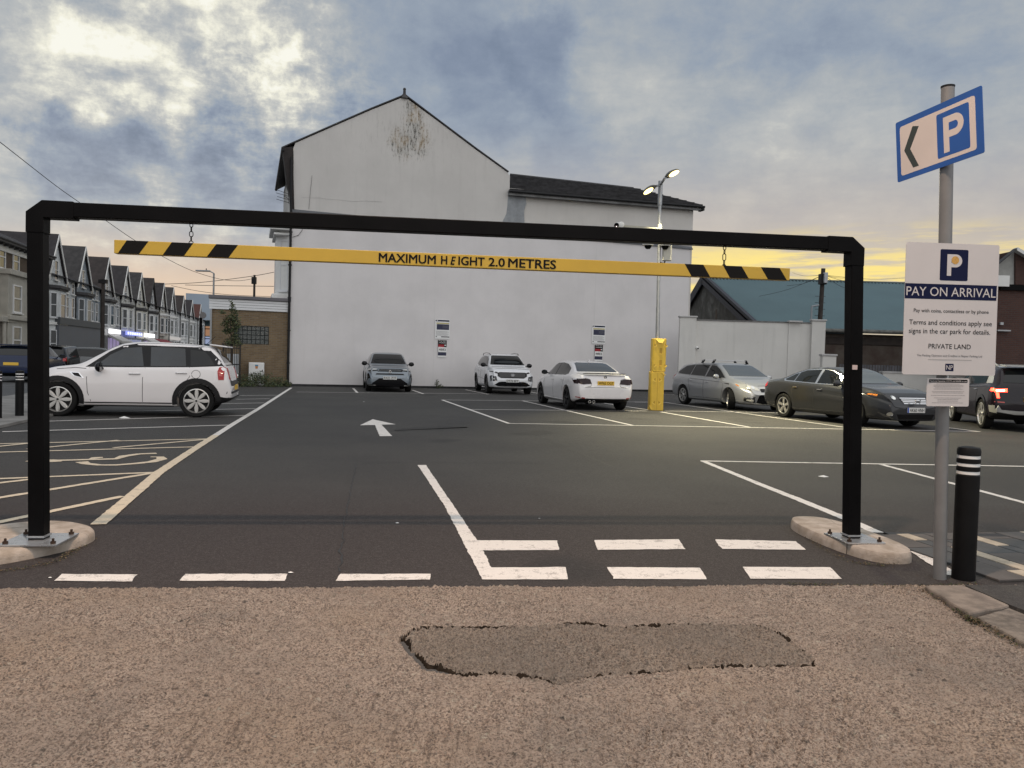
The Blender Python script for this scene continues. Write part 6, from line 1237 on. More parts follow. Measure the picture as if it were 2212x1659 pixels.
        if euro: mb = MB(); mb.box((xx+c.sgn*.0064, y-c.sgn*(wd/2-.022), z), (.001, .044, ht)); mb.build('plate_band', M('plate_blue', (.02, .07, .35), .5), o)
        return o
m_seamc = M('panel_gap', (.012, .012, .013), .6); m_light = M('headlight_glass', (.50, .50, .48), .08, .3, ior=1.6); m_lens = M('headlight_reflector', (.75, .75, .72), .06, .9)
m_dl = M('dark_lamp', (.014, .014, .016), .10, ior=1.45); m_tail = M('tail_light_red', (.35, .008, .010), .12, ior=1.55); m_amber = M('amber_lens', (.55, .18, .02), .15); m_wplate = M('white_plate', (.62, .62, .60), .4); m_yplate = M('yellow_plate', (.72, .45, .05), .4)
m_gloss = M('gloss_black', (.005, .005, .006), .12, ior=1.35); m_clearpane = M('clear_side_glass', (.018, .022, .026), .03, ior=1.6, var=.35, vs=1.6); m_silverrim = M('silver_rim', (.62, .61, .59), .28, .75); m_darkrim = M('dark_rim', (.03, .03, .032), .35, .5)
m_seeglass = M('tinted_car_glass', (.006, .007, .008), .03, ior=1.45)
def mir(poly): return poly + [(-a, b) for a, b in poly[::-1]]
def arch_ring(c, x, r0, r1, mat, z0=-.15, off=.012):
    P = []
    for k in range(19): a = math.pi*(-.06+1.12*k/18); P.append((x+r1*math.cos(a), max(c.sp['wr']+r1*math.sin(a), .20)))
    Q = []
    for k in range(19): a = math.pi*(-.06+1.12*k/18); Q.append((x+r0*math.cos(a), max(c.sp['wr']+r0*math.sin(a), .20)))
    c.both('wheel_arch_trim', P+Q[::-1], mat, off=off, depth=.03, res=.06)
RW = [(-2.6, .70), (-1.9, .70), (-1.5, .685), (-.9, .68), (0, .68), (.4, .69), (1.0, .76), (1.4, .82), (2.5, .80)]

# --- white compact crossover, left bays
sp = dict(W=1.79, wb=2.595, wr=.345, xr=-1.97, xf=1.86, top=[(-1.97, .66), (-1.95, .74), (-1.92, .93), (-1.88, 1.04), (-1.83, 1.12), (-1.70, 1.34), (-1.60, 1.45), (-1.50, 1.50), (-1.0, 1.54), (-.4, 1.56), (-.05, 1.55), (.18, 1.51), (.38, 1.42), (.90, 1.09), (1.0, 1.055), (1.4, 1.0), (1.62, .94), (1.75, .84), (1.82, .70), (1.86, .60)],
          bot=[(-1.97, .36), (-1.7, .26), (-1.2, .20), (1.5, .20), (1.86, .26)], belt=[(-2.1, .95), (-1.8, 1.055), (-1.2, 1.05), (0, 1.015), (.8, .97), (1.4, .88), (1.9, .62)], roofw=[(-2.1, .76), (-1.6, .73), (-.9, .725), (.1, .72), (.7, .74), (1.0, .80), (2.1, .78)], kr=.10, kf=.22, taper_f=.38, taper_r=.22)
white = carpaint('white_car_paint', (.72, .70, .70)); 
c = Car('compact_crossover', 'white compact crossover with black wheel arches and eight spoke wheels behind the left barrier post', 'car', sp, white, (-8.05, 16.55), (-.968, -.25), rim=m_silverrim, nspk=8, style='petal', rimk=.72); c.mini = 1
for x in (-1.2975, 1.2975): arch_ring(c, x, .385, .475, m_plastic)
c.both('sill_trim', [(-.85, .19), (.85, .19), (.88, .30), (-.88, .30)], m_plastic, off=.010, depth=.03)
c.both('pillar_band', [(.82, 1.005), (.40, 1.33), (.15, 1.46), (-.15, 1.512), (-.6, 1.52), (-1.2, 1.505), (-1.50, 1.465), (-1.64, 1.40), (-1.80, 1.20), (-1.86, 1.085), (-1.2, 1.045), (0, 1.015)], m_gloss, off=.003)
c.both('window', [(.62, 1.035), (.38, 1.26), (.12, 1.40), (-.20, 1.435), (-.27, 1.04)], m_clearpane, off=.008); c.both('window', [(-.40, 1.045), (-.38, 1.44), (-.8, 1.443), (-1.04, 1.425), (-1.08, 1.06)], m_clearpane, off=.008); c.both('window', [(-1.17, 1.065), (-1.14, 1.41), (-1.43, 1.375), (-1.54, 1.25), (-1.64, 1.09)], m_seeglass, off=.008)
c.decal('windscreen', mir([(-.66, 1.10), (-.56, 1.45)]), 'x+', m_clearpane, off=.006); c.decal('rear_window', mir([(-.60, 1.15), (-.54, 1.40)]), 'x-', m_seeglass, off=.006)
mb = MB(); mb.prism([(-1.50, -.60, 1.515), (-1.50, .60, 1.515), (-1.86, .56, 1.475), (-1.86, -.56, 1.475)], (0, 0, .03)); mb.build('roof_spoiler', white, c.root, bevel=.012)
c.seams([[(.74, .99), (.78, .80), (.76, .5), (.70, .31)], [(-.30, 1.01), (-.26, .8), (-.26, .31)], [(-1.15, 1.04), (-1.16, .85), (-1.08, .74)], [(.80, .97), (1.0, .985), (1.35, .95)]])
c.handle(-.11, .885, m_chrome, .22); c.handle(-1.0, .92, m_chrome, .22); c.mirror(.50, .97, m_gloss, sz=(.19, .24, .21))
c.both('side_scuttle', [(.82, .775), (1.02, .82), (1.10, .90), (.92, .895)], m_chrome, off=.006); c.both('scuttle_grille', [(.86, .79), (1.0, .825), (1.055, .883), (.93, .88)], m_plastic, off=.010)
c.both('tail_light', [(-1.83, .79), (-1.72, .79), (-1.70, .97), (-1.73, 1.05), (-1.84, 1.06)], m_tail, off=.012, depth=.03); c.both('tail_light_lens', [(-1.80, .87), (-1.735, .87), (-1.73, .92), (-1.80, .92)], M('pale_red_lens', (.5, .10, .09), .15), off=.015, depth=.01)
c.sym('tail_light', [(.66, .80), (.80, .80), (.80, 1.05), (.68, 1.04)], 'x-', m_tail, off=.010)
c.decal('bumper_lip', mir([(-.85, .50), (-.85, .545)]), 'x-', m_seamc, off=.004); c.decal('rear_diffuser', mir([(-.88, .22), (-.88, .42)]), 'x-', m_plastic, off=.015, depth=.03); c.both('bumper_cladding', [(-1.98, .24), (-1.70, .24), (-1.66, .46), (-1.80, .43), (-1.99, .40)], m_plastic, off=.012, depth=.02)
c.line('tailgate_seam', [(-.70, .66), (-.72, 1.10), (.72, 1.10), (.70, .66), (-.70, .66)], 'x-'); c.plate('', 'x-', .62, m_yplate, y=0)
fl = [( -1.28+.085*math.cos(a), .90+.085*math.sin(a)) for a in np.linspace(0, 2*math.pi-.2, 20)]; c.line('fuel_cap_seam', fl, 'y+', .008); c.line('fuel_cap_seam', fl, 'y-', .008)
c.sym('headlight', [(.50+.17*math.cos(a), .78+.14*math.sin(a)) for a in np.linspace(0, 5.9, 14)], 'x+', m_light); c.decal('grille', mir([(-.42, .50), (-.46, .70)]), 'x+', m_plastic); c.plate('', 'x+', .45, m_wplate)
mb = MB(); mb.tube((-1.35, .0, 1.52), (-1.55, 0, 1.72), .006, n=5); mb.build('aerial', m_plastic, c.root)
mb = MB(); mb.lathe([(.001, 0), (.045, 0), (.045, .01), (.001, .012)], 14, 'X', c=(-2.03, 0, .86)); mb.build('badge', m_chrome, c.root)

def front_suv_common(c, wsz): pass
# --- blue-grey small SUV facing us
sp = dict(W=1.80, wb=2.64, wr=.335, xr=-2.12, xf=2.18, top=[(-2.12, .66), (-2.09, .8), (-2.02, 1.02), (-1.95, 1.10), (-1.70, 1.38), (-1.5, 1.48), (-1.0, 1.545), (-.4, 1.57), (.1, 1.56), (.40, 1.50), (.75, 1.33), (1.12, 1.09), (1.25, 1.05), (1.7, 1.01), (1.95, .95), (2.08, .86), (2.14, .72), (2.18, .60)],
          bot=[(-2.12, .36), (-1.7, .24), (-1.2, .20), (1.5, .20), (2.18, .24)], belt=[(-2.2, .98), (-1.6, 1.08), (0, 1.0), (1.0, .96), (1.5, .90), (2.2, .66)], roofw=[(-2.2, .74), (-1.5, .68), (-.9, .68), (.2, .68), (.8, .73), (1.2, .80), (2.2, .80)], kf=.17, taper_f=.5, clad=.05)
pg = carpaint('blue_grey_paint', (.175, .205, .235), .35, .3)
c = Car('small_suv', 'blue-grey small SUV parked nose out against the wall, first from the left', 'car', sp, pg, (-5.27, 32.2), (.225, -.974), rim=m_darkrim)
ws_ = lambda zb, zt, yb, yt, yf=0: mir([(-yb, zb), (-yb*.99, zb+.03), (-yt, zt-.02), (-yt*.9, zt)])
c.decal('windscreen', ws_(1.10, 1.485, .70, .565), 'x+', m_seeglass, off=.006)
c.both('window', [(.95, 1.03), (.55, 1.34), (.30, 1.44), (-.3, 1.47), (-.9, 1.45), (-1.45, 1.36), (-1.62, 1.16), (-1.2, 1.07), (0, 1.03)], m_seeglass, off=.005)
c.both('sill_trim', [(-.9, .19), (.9, .19), (.93, .33), (-.93, .33)], m_plastic, off=.01); [arch_ring(c, x, .375, .43, m_plastic) for x in (-1.32, 1.32)]
c.sym('headlight', [(.52, .855), (.86, .83), (.87, .90), (.80, .935), (.50, .905)], 'x+', m_light, off=.006); c.sym('headlight_bezel', [(.46, .83), (.89, .79), (.90, .84), (.50, .862)], 'x+', m_gloss, off=.010)
c.decal('upper_grille', mir([(-.48, .80), (-.50, .88), (-.44, .90)]), 'x+', m_gloss, off=.008); c.decal('lower_grille', mir([(-.62, .28), (-.70, .34), (-.44, .52), (-.40, .54)]), 'x+', m_gloss, off=.009)
c.decal('grille_strip', mir([(-.56, .68), (-.52, .73)]), 'x+', m_gloss, off=.010); c.sym('air_curtain', [(.74, .50), (.86, .44), (.86, .70), (.80, .72)], 'x+', m_gloss, off=.008); c.sym('daylight_lamp', [(.55, .255), (.88, .24), (.88, .27), (.55, .285)], 'x+', m_light, off=.012)
mb = MB(); xx = 2.215; mb.prism([(xx, 0, .89), (xx, .055, .81), (xx, 0, .73), (xx, -.055, .81)], (.012, 0, 0)); o = mb.build('badge', m_chrome, c.root); mb = MB(); mb.prism([(xx+.013, 0, .855), (xx+.013, .03, .81), (xx+.013, 0, .765), (xx+.013, -.03, .81)], (.002, 0, 0)); mb.build('badge_centre', m_gloss, o)
c.plate('RX25 ZTP', 'x+', .555, m_wplate, wd=.53, ht=.12); c.mirror(.88, 1.06, m_gloss, sz=(.15, .22, .18)); c.seams([[(.95, 1.0), (1.0, .7), (.85, .33)], [(-.05, 1.02), (-.05, .33)]]); c.handle(.15, .90, pg); c.handle(-.85, .93, pg)
c.line('bonnet_seam', [(-.80, .93), (-.50, .965), (0, .975), (.50, .965), (.80, .93)], 'x+', .008); c.decal('rear_window', mir([(-.6, 1.12), (-.54, 1.40)]), 'x-', m_seeglass)
for k in range(5): c.decal('grille_slat', mir([(-.42+.02*k, .825+.014*k), (-.42+.02*k, .830+.014*k)]), 'x+', M('grille_grey', (.10, .10, .10), .4), off=.011, depth=.004)

# --- white SUV facing us
sp = dict(W=1.865, wb=2.68, wr=.36, xr=-2.15, xf=2.22, top=[(-2.15, .7), (-2.12, .85), (-2.06, 1.05), (-1.98, 1.16), (-1.74, 1.45), (-1.55, 1.57), (-1.0, 1.63), (-.4, 1.65), (.1, 1.64), (.42, 1.58), (.75, 1.42), (1.14, 1.17), (1.28, 1.13), (1.7, 1.09), (1.98, 1.02), (2.12, .92), (2.18, .76), (2.22, .62)],
          bot=[(-2.15, .38), (-1.7, .28), (-1.2, .24), (1.5, .24), (2.22, .28)], belt=[(-2.2, 1.02), (-1.6, 1.12), (0, 1.06), (1.0, 1.02), (1.5, .96), (2.25, .70)], roofw=[(-2.2, .74), (-1.5, .68), (-.9, .68), (.2, .68), (.8, .73), (1.2, .80), (2.2, .80)], kf=.15, taper_f=.45)
pw = carpaint('bright_white_paint', (.66, .67, .69))
c = Car('white_suv', 'white SUV with wide dark grille parked nose out against the wall', 'car', sp, pw, (-.43, 33.0), (.20, -.98), rim=m_darkrim)
c.decal('windscreen', ws_(1.18, 1.565, .72, .585), 'x+', m_seeglass, off=.006)
c.both('window', [(.95, 1.10), (.55, 1.41), (.30, 1.51), (-.3, 1.545), (-.9, 1.53), (-1.45, 1.44), (-1.60, 1.24), (-1.2, 1.14), (0, 1.09)], m_seeglass, off=.005)
c.both('sill_trim', [(-.9, .23), (.9, .23), (.93, .35), (-.93, .35)], pw, off=.01); [arch_ring(c, x, .40, .455, m_plastic) for x in (-1.34, 1.34)]
c.decal('grille', mir([(-.47, .66), (-.60, .74), (-.60, .84), (-.58, .88), (-.5, .895)]), 'x+', m_gloss, off=.008); c.sym('daylight_lamp', [(.58, .83), (.92, .92), (.92, .95), (.60, .895)], 'x+', m_dl, off=.010)
for k in range(6): c.decal('grille_slat', mir([(-.52, .70+.03*k), (-.54, .712+.03*k)]), 'x+', M('grille_grey', (.10, .10, .10), .4), off=.011, depth=.004)
c.sym('headlight', [(.62, .56), (.86, .52), (.88, .72), (.84, .76), (.66, .72)], 'x+', m_dl, off=.009); c.sym('headlight_lens', [(.70, .60), (.82, .585), (.82, .66), (.70, .67)], 'x+', m_light, off=.012)
c.decal('lower_grille', mir([(-.60, .34), (-.74, .38), (-.56, .50), (-.45, .52)]), 'x+', m_gloss, off=.009); c.decal('skid_plate', mir([(-.62, .28), (-.75, .31), (-.78, .335)]), 'x+', m_silverrim, off=.014)
c.plate('DT73 BFY', 'x+', .555, m_wplate, wd=.53, ht=.12); c.mirror(.88, 1.13, m_gloss, sz=(.15, .23, .18)); c.seams([[(.95, 1.06), (1.0, .7), (.85, .35)], [(-.05, 1.09), (-.05, .35)], [(1.0, .58), (0, .62), (-1.0, .66)]]); c.handle(.15, .95, pw); c.handle(-.85, .98, pw)
mb = MB(); xx = 2.265; pts = [Vector((xx, .075*math.cos(a), .79+.04*math.sin(a))) for a in np.linspace(0, 2*math.pi, 16)]; mb.path(pts, .006, 5); mb.bar((xx, -.035, .76), (xx, -.02, .82), .01, .012); mb.bar((xx, .02, .76), (xx, .035, .82), .01, .012); mb.bar((xx, -.03, .785), (xx, .03, .795), .01, .012); mb.build('badge', m_chrome, c.root)
for s in (-1, 1): mb = MB(); mb.path([Vector((.35, s*.60, 1.60)), Vector((.2, s*.62, 1.655)), Vector((-.6, s*.62, 1.68)), Vector((-1.3, s*.62, 1.65)), Vector((-1.45, s*.60, 1.58))], .018, 6); mb.build('roof_rail', m_gloss, c.root)
c.line('bonnet_seam', [(-.85, .99), (-.55, 1.03), (0, 1.045), (.55, 1.03), (.85, .99)], 'x+', .008); c.decal('rear_window', mir([(-.6, 1.2), (-.54, 1.48)]), 'x-', m_seeglass)

# --- white saloon seen from behind
sp = dict(W=1.81, wb=2.81, wr=.335, xr=-2.30, xf=2.22, top=[(-2.30, .70), (-2.28, .84), (-2.24, .98), (-2.20, 1.02), (-2.0, 1.04), (-1.72, 1.07), (-1.60, 1.09), (-1.3, 1.22), (-1.0, 1.33), (-.72, 1.40), (-.35, 1.43), (.1, 1.43), (.40, 1.39), (.75, 1.24), (1.10, 1.05), (1.22, 1.01), (1.6, .95), (1.95, .86), (2.13, .76), (2.19, .66), (2.22, .56)],
          bot=[(-2.30, .34), (-1.9, .24), (-1.2, .18), (1.5, .18), (2.22, .20)], belt=[(-2.4, .90), (-1.7, 1.0), (-1.2, .99), (0, .955), (1.0, .92), (1.5, .84), (2.2, .58)], roofw=[(-2.4, .78), (-1.8, .80), (-1.6, .74), (-1.0, .66), (-.3, .66), (.2, .66), (.8, .72), (1.2, .80), (2.2, .78)], kr=.14, taper_r=.38, kf=.2, taper_f=.5)
c = Car('white_saloon', 'white saloon with dark tail lights seen from behind beside the yellow guard', 'car', sp, white, (2.13, 24.05), (-.232, .973), rim=m_darkrim)
c.decal('rear_window', mir([(-.60, 1.11), (-.62, 1.125), (-.50, 1.345), (-.42, 1.365)]), 'x-', M('rear_glass', (.02, .026, .036), .03, ior=1.75), off=.006)
c.both('window', [(.90, 1.0), (.50, 1.27), (.25, 1.345), (-.3, 1.36), (-.75, 1.32), (-1.15, 1.20), (-1.30, 1.04), (-1.1, 1.0), (0, .985)], m_seeglass, off=.005); c.line('window_pillar', [(-.05, .99), (-.08, 1.35)], 'y+', .07, m_gloss, off=.009); c.line('window_pillar', [(-.05, .99), (-.08, 1.35)], 'y-', .07, m_gloss, off=.009)
c.sym('tail_light', [(.42, .78), (.46, .89), (.60, .925), (.88, .905), (.90, .78), (.66, .755)], 'x-', M('smoked_tail_light', (.014, .003, .004), .10, ior=1.4), off=.010, depth=.02); c.both('tail_light', [(-2.28, .77), (-2.03, .82), (-1.99, .87), (-2.28, .90)], M('smoked_tail_light', (.03, .006, .008)), off=.010)
c.plate('WP65 OGT', 'x-', .80, m_yplate, wd=.50, ht=.115); mb = MB(); q = c.hit(0, .965, 'x')[0]; mb.lathe([(.001, 0), (.042, 0), (.042, .012), (.001, .014)], 18, 'X', c=(q.x-.012, 0, .965)); o = mb.build('badge', m_gloss, c.root)
for a0 in (0, math.pi): mb = MB(); mb.prism([(q.x-.016, 0, .965)]+[(q.x-.016, .028*math.cos(a0+a), .965+.028*math.sin(a0+a)) for a in np.linspace(0, math.pi/2, 6)], (.002, 0, 0)); mb.build('badge_quarter', m_band, o)
mb = MB(); mb.prism([(-2.12, -.64, 1.045), (-2.12, .64, 1.045), (-2.27, .60, 1.065), (-2.29, 0, 1.072), (-2.27, -.60, 1.065)], (0, 0, .018)); mb.build('boot_spoiler', m_gloss, c.root, bevel=.006)
c.line('boot_seam', [(-.62, .68), (-.45, .70), (-.43, .76), (-.46, .90), (-.60, .94)], 'x-'); c.line('boot_seam', [(.62, .68), (.45, .70), (.43, .76), (.46, .90), (.60, .94)], 'x-'); c.line('boot_seam', [(-.62, .68), (.62, .68)], 'x-')
c.decal('plate_recess', mir([(-.34, .70), (-.36, .88)]), 'x-', white, off=-.0 + .002); c.decal('rear_diffuser', mir([(-.58, .20), (-.66, .27), (-.60, .345), (-.5, .355)]), 'x-', m_plastic, off=.012, depth=.02); c.line('bumper_crease', [(-.86, .52), (-.5, .43), (.5, .43), (.86, .52)], 'x-', .010, M('crease_shade_grey', (.30, .29, .29)), off=.002) if False else None
c.sym('reflector', [(.62, .36), (.84, .39), (.84, .41), (.62, .385)], 'x-', m_tail, off=.008)
for y_ in (.50, .38): mb = MB(); mb.lathe([(.028, -2.40), (.042, -2.40), (.042, -2.15), (.028, -2.15)], 16, 'X', c=(0, y_, .275), closed=True); mb.build('exhaust_pipe', m_chrome, c.root, smooth=True)
c.mirror(.75, 1.0, m_gloss, sz=(.13, .20, .15)); c.seams([[(-.05, .98), (-.05, .28)], [(-1.12, .99), (-1.05, .75), (-.95, .5)], [(.95, .96), (1.0, .3)]]); c.handle(-.95, .86, white); c.handle(.05, .84, white)
c.decal('windscreen', mir([(-.64, 1.07), (-.52, 1.37)]), 'x+', m_seeglass); mb = MB(); mb.prism([(-.85, 0, 1.405), (-.65, 0, 1.405), (-.83, 0, 1.47)], (0, .02, 0)); mb.build('shark_fin_aerial', white, c.root)
c.both('skirt', [(-.95, .17), (.95, .17), (.97, .27), (-.97, .27)], white, off=.014, depth=.03)

# --- silver estate
sp = dict(W=1.886, wb=2.85, wr=.335, xr=-2.36, xf=2.38, top=[(-2.36, .66), (-2.34, .84), (-2.28, 1.02), (-2.22, 1.10), (-2.05, 1.30), (-1.92, 1.40), (-1.6, 1.455), (-1.0, 1.49), (-.4, 1.505), (.1, 1.50), (.40, 1.45), (.80, 1.27), (1.18, 1.06), (1.32, 1.02), (1.75, .96), (2.08, .87), (2.26, .76), (2.34, .66), (2.38, .55)],
          bot=[(-2.36, .34), (-1.9, .24), (-1.2, .19), (1.6, .19), (2.38, .20)], belt=[(-2.4, .96), (-1.7, 1.03), (-1.2, 1.02), (0, .975), (1.1, .93), (1.6, .86), (2.4, .58)], roofw=[(-2.4, .76), (-1.9, .69), (-1.0, .68), (-.3, .68), (.2, .68), (.8, .73), (1.3, .80), (2.4, .78)], kf=.24, taper_f=.6)
ps = carpaint('silver_paint', (.40, .405, .41), .55, .32)
c = Car('silver_estate', 'silver estate car with roof bars and turned front wheels beside the yellow guard', 'car', sp, ps, (7.38, 26.2), (.30, -.954), steer=-R(27), rim=m_silverrim, nspk=6)
c.both('window_trim', [(1.10, .99), (.62, 1.27), (.30, 1.405), (-.3, 1.435), (-1.0, 1.425), (-1.6, 1.375), (-2.02, 1.16), (-1.95, 1.075), (-1.2, 1.045), (0, 1.0)], M('window_surround', (.30, .30, .30), .3, .7), off=.003)
for P in ([(1.02, 1.01), (.58, 1.27), (.30, 1.385), (.02, 1.405), (-.05, 1.025)], [(-.13, 1.03), (-.10, 1.408), (-.98, 1.405), (-1.02, 1.055)], [(-1.08, 1.06), (-1.04, 1.403), (-1.58, 1.355), (-1.97, 1.15), (-1.90, 1.09)]): c.both('window', P, m_seeglass, off=.008)
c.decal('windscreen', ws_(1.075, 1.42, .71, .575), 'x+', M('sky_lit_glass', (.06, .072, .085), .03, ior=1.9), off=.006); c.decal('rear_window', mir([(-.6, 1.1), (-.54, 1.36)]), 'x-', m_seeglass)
c.sym('headlight', [(.40, .64), (.60, .655), (.86, .76), (.88, .85), (.74, .83), (.48, .735)], 'x+', m_light, off=.007); c.both('headlight', [(2.24, .70), (1.86, .80), (1.70, .845), (1.74, .80), (1.98, .72), (2.22, .64)], m_light, off=.007)
c.both('indicator', [(1.90, .775), (1.72, .835), (1.74, .80), (1.90, .75)], m_amber, off=.010); c.sym('headlight_lens', [(.62+.055*math.cos(a), .735+.05*math.sin(a)) for a in np.linspace(0, 5.9, 12)], 'x+', m_lens, off=.013)
c.decal('upper_grille', mir([(-.36, .60), (-.40, .68), (-.36, .705)]), 'x+', m_gloss, off=.008); c.decal('lower_grille', mir([(-.36, .24), (-.56, .28), (-.46, .50), (-.40, .52)]), 'x+', m_gloss, off=.009)
c.sym('fog_light_housing', [(.60, .27), (.84, .31), (.85, .40), (.62, .42)], 'x+', m_plastic, off=.008); c.sym('fog_light', [(.66, .31), (.80, .33), (.80, .375), (.66, .37)], 'x+', m_light, off=.012); c.sym('chrome_strip', [(.60, .425), (.85, .415), (.85, .435), (.60, .45)], 'x+', m_chrome, off=.012)
c.both('tail_light', [(-2.30, .86), (-2.18, .90), (-2.20, 1.05), (-2.29, 1.03)], m_tail, off=.012); c.plate('', 'x+', .42, m_wplate)
for x_ in (.05, -.62):
    mb = MB(); mb.bar((x_, -.66, 1.575), (x_, .66, 1.575), .07, .028); o = mb.build('roof_bar', M('roof_bar_silver', (.55, .55, .55), .3, .7), c.root, bevel=.008)
    for s in (-1, 1): mb = MB(); mb.prism([(x_-.06, s*.70, 1.47), (x_+.06, s*.70, 1.47), (x_+.045, s*.62, 1.60), (x_-.045, s*.62, 1.60)], (0, -s*.05, 0)); mb.build('roof_bar_foot', m_plastic, o, bevel=.01)
c.mirror(.80, 1.00, ps, sz=(.15, .22, .16)); c.seams([[(1.02, .96), (1.08, .7), (.98, .30)], [(-.09, 1.0), (-.09, .28)], [(-1.10, 1.04), (-1.05, .78), (-.93, .5)], [(1.0, .86), (0, .90), (-1.0, .94)]]); c.handle(.12, .84, m_chrome); c.handle(-.88, .87, m_chrome)
c.both('side_moulding', [(1.10, .845), (1.42, .835), (1.42, .80), (1.28, .815)], m_plastic, off=.006); c.line('bonnet_seam', [(-.42, .72), (-.40, .79), (0, .80), (.40, .79), (.42, .72)], 'x+', .008); c.both('arch_crease', [(-1.9, .96), (-1.2, .965), (-1.2, .955), (-1.9, .95)], m_seamc, off=.002) if False else None
c.both('lower_seam', [(1.0, .315), (-1.0, .315), (-1.0, .305), (1.0, .305)], m_seamc, off=.003)

# --- dark grey saloon
sp = dict(W=1.84, wb=2.705, wr=.335, xr=-2.38, xf=2.33, top=[(-2.38, .66), (-2.36, .84), (-2.30, .99), (-2.22, 1.03), (-2.0, 1.06), (-1.75, 1.09), (-1.5, 1.17), (-1.2, 1.29), (-.85, 1.385), (-.5, 1.43), (-.1, 1.445), (.20, 1.43), (.55, 1.33), (.95, 1.12), (1.18, 1.03), (1.30, 1.0), (1.75, .94), (2.05, .85), (2.22, .75), (2.29, .66), (2.33, .55)],
          bot=[(-2.38, .36), (-1.9, .24), (-1.2, .19), (1.6, .19), (2.33, .20)], belt=[(-2.4, .92), (-1.7, 1.02), (-1.2, 1.0), (0, .96), (1.1, .91), (1.6, .84), (2.4, .58)], roofw=[(-2.4, .78), (-1.9, .78), (-1.6, .72), (-1.0, .67), (-.3, .665), (.2, .67), (.8, .72), (1.3, .80), (2.4, .78)], kf=.26, taper_f=.6, kr=.16, taper_r=.4)
pd = carpaint('gunmetal_paint', (.030, .031, .034), .25, .17)
c = Car('grey_saloon', 'dark grey saloon with chrome window line half hidden by the right barrier post', 'car', sp, pd, (8.86, 20.45), (.31, -.951), rim=m_silverrim, nspk=5, style='spoke')
c.both('window_trim', [(1.10, .985), (.62, 1.24), (.28, 1.355), (-.2, 1.385), (-.7, 1.35), (-1.1, 1.25), (-1.50, 1.075), (-1.40, 1.02), (0, .98)], m_chrome, off=.003)
for P in ([(1.02, 1.0), (.58, 1.235), (.26, 1.338), (-.02, 1.36), (-.08, 1.0)], [(-.17, 1.005), (-.13, 1.36), (-.7, 1.33), (-.93, 1.265), (-.98, 1.03)], [(-1.02, 1.035), (-.98, 1.25), (-1.12, 1.215), (-1.42, 1.07), (-1.34, 1.04)]): c.both('window', P, m_seeglass, off=.008)
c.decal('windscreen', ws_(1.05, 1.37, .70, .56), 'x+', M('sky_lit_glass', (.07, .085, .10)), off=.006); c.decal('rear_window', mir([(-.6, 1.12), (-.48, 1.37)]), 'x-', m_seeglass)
c.sym('headlight', [(.42, .70), (.60, .69), (.86, .74), (.90, .82), (.70, .81), (.44, .765)], 'x+', m_dl, off=.007); c.both('headlight', [(2.18, .71), (1.80, .765), (1.66, .80), (1.72, .83), (1.95, .82), (2.18, .775)], m_dl, off=.007); c.both('indicator', [(1.96, .765), (1.70, .795), (1.74, .82), (1.96, .81)], m_amber, off=.010)
c.sym('headlight_lens', [(.56+.06*math.cos(a), .74+.045*math.sin(a)) for a in np.linspace(0, 5.9, 12)], 'x+', m_lens, off=.013)
c.decal('grille', mir([(-.32, .59), (-.40, .70), (-.40, .74)]), 'x+', m_gloss, off=.009)
for k in range(4): c.decal('grille_bar', mir([(-.33-.018*k, .60+.040*k), (-.335-.018*k, .618+.040*k)]), 'x+', m_chrome, off=.016, depth=.012)
mb = MB(); q = 2.40; mb.bar((q, -.055, .615), (q, -.075, .73), .02, .018); mb.bar((q, .055, .615), (q, .075, .73), .02, .018); mb.bar((q, -.065, .665), (q, .065, .665), .016, .022); mb.build('badge', m_chrome, c.root)
c.plate('AK60 HNH', 'x+', .46, m_wplate, wd=.53, ht=.12, euro=True); c.decal('lower_grille', mir([(-.50, .24), (-.56, .36)]), 'x+', m_gloss, off=.008); c.sym('fog_light', [(.70+.045*math.cos(a), .36+.045*math.sin(a)) for a in np.linspace(0, 5.9, 12)], 'x+', m_lens, off=.009)
c.both('tail_light', [(-2.30, .80), (-2.10, .86), (-2.14, .95), (-2.28, .97)], m_tail, off=.010); c.mirror(.82, .985, pd, sz=(.15, .23, .16)); c.handle(.10, .84, m_chrome); c.handle(-.86, .87, m_chrome)
c.seams([[(1.04, .95), (1.08, .7), (.98, .30)], [(-.12, .98), (-.12, .28)], [(-1.08, 1.01), (-1.02, .78), (-.93, .52)]]); c.both('lower_seam', [(1.0, .315), (-1.0, .315), (-1.0, .305), (1.0, .305)], m_seamc, off=.003)

# --- dark crossover leaving at the right edge
sp = dict(W=1.87, wb=2.77, wr=.375, xr=-2.24, xf=2.24, top=[(-2.24, .72), (-2.22, .88), (-2.17, 1.08), (-2.10, 1.17), (-1.90, 1.42), (-1.78, 1.53), (-1.5, 1.585), (-1.0, 1.62), (-.4, 1.63), (.1, 1.62), (.40, 1.57), (.80, 1.40), (1.20, 1.17), (1.35, 1.12), (1.8, 1.06), (2.08, .97), (2.18, .8), (2.24, .62)],
          bot=[(-2.24, .40), (-1.9, .28), (-1.2, .23), (1.6, .23), (2.24, .26)], belt=[(-2.4, 1.04), (-1.7, 1.12), (-1.2, 1.09), (0, 1.05), (1.1, 1.0), (1.6, .94), (2.4, .70)], roofw=[(-2.4, .78), (-1.9, .72), (-1.0, .71), (-.3, .70), (.2, .70), (.8, .73), (1.3, .80), (2.4, .78)], kr=.10, clad=.08)
pk = carpaint('dark_plum_paint', (.009, .006, .009), .0, .22)
c = Car('dark_crossover', 'dark crossover with lit red brake light driving off at the right edge', 'car', sp, pk, (13.05, 20.35), (.28, .96), rim=m_silverrim, nspk=5, style='blade', arch=.045, rimk=.74)
for x in (-1.385, 1.385): arch_ring(c, x, .415, .49, m_gloss)
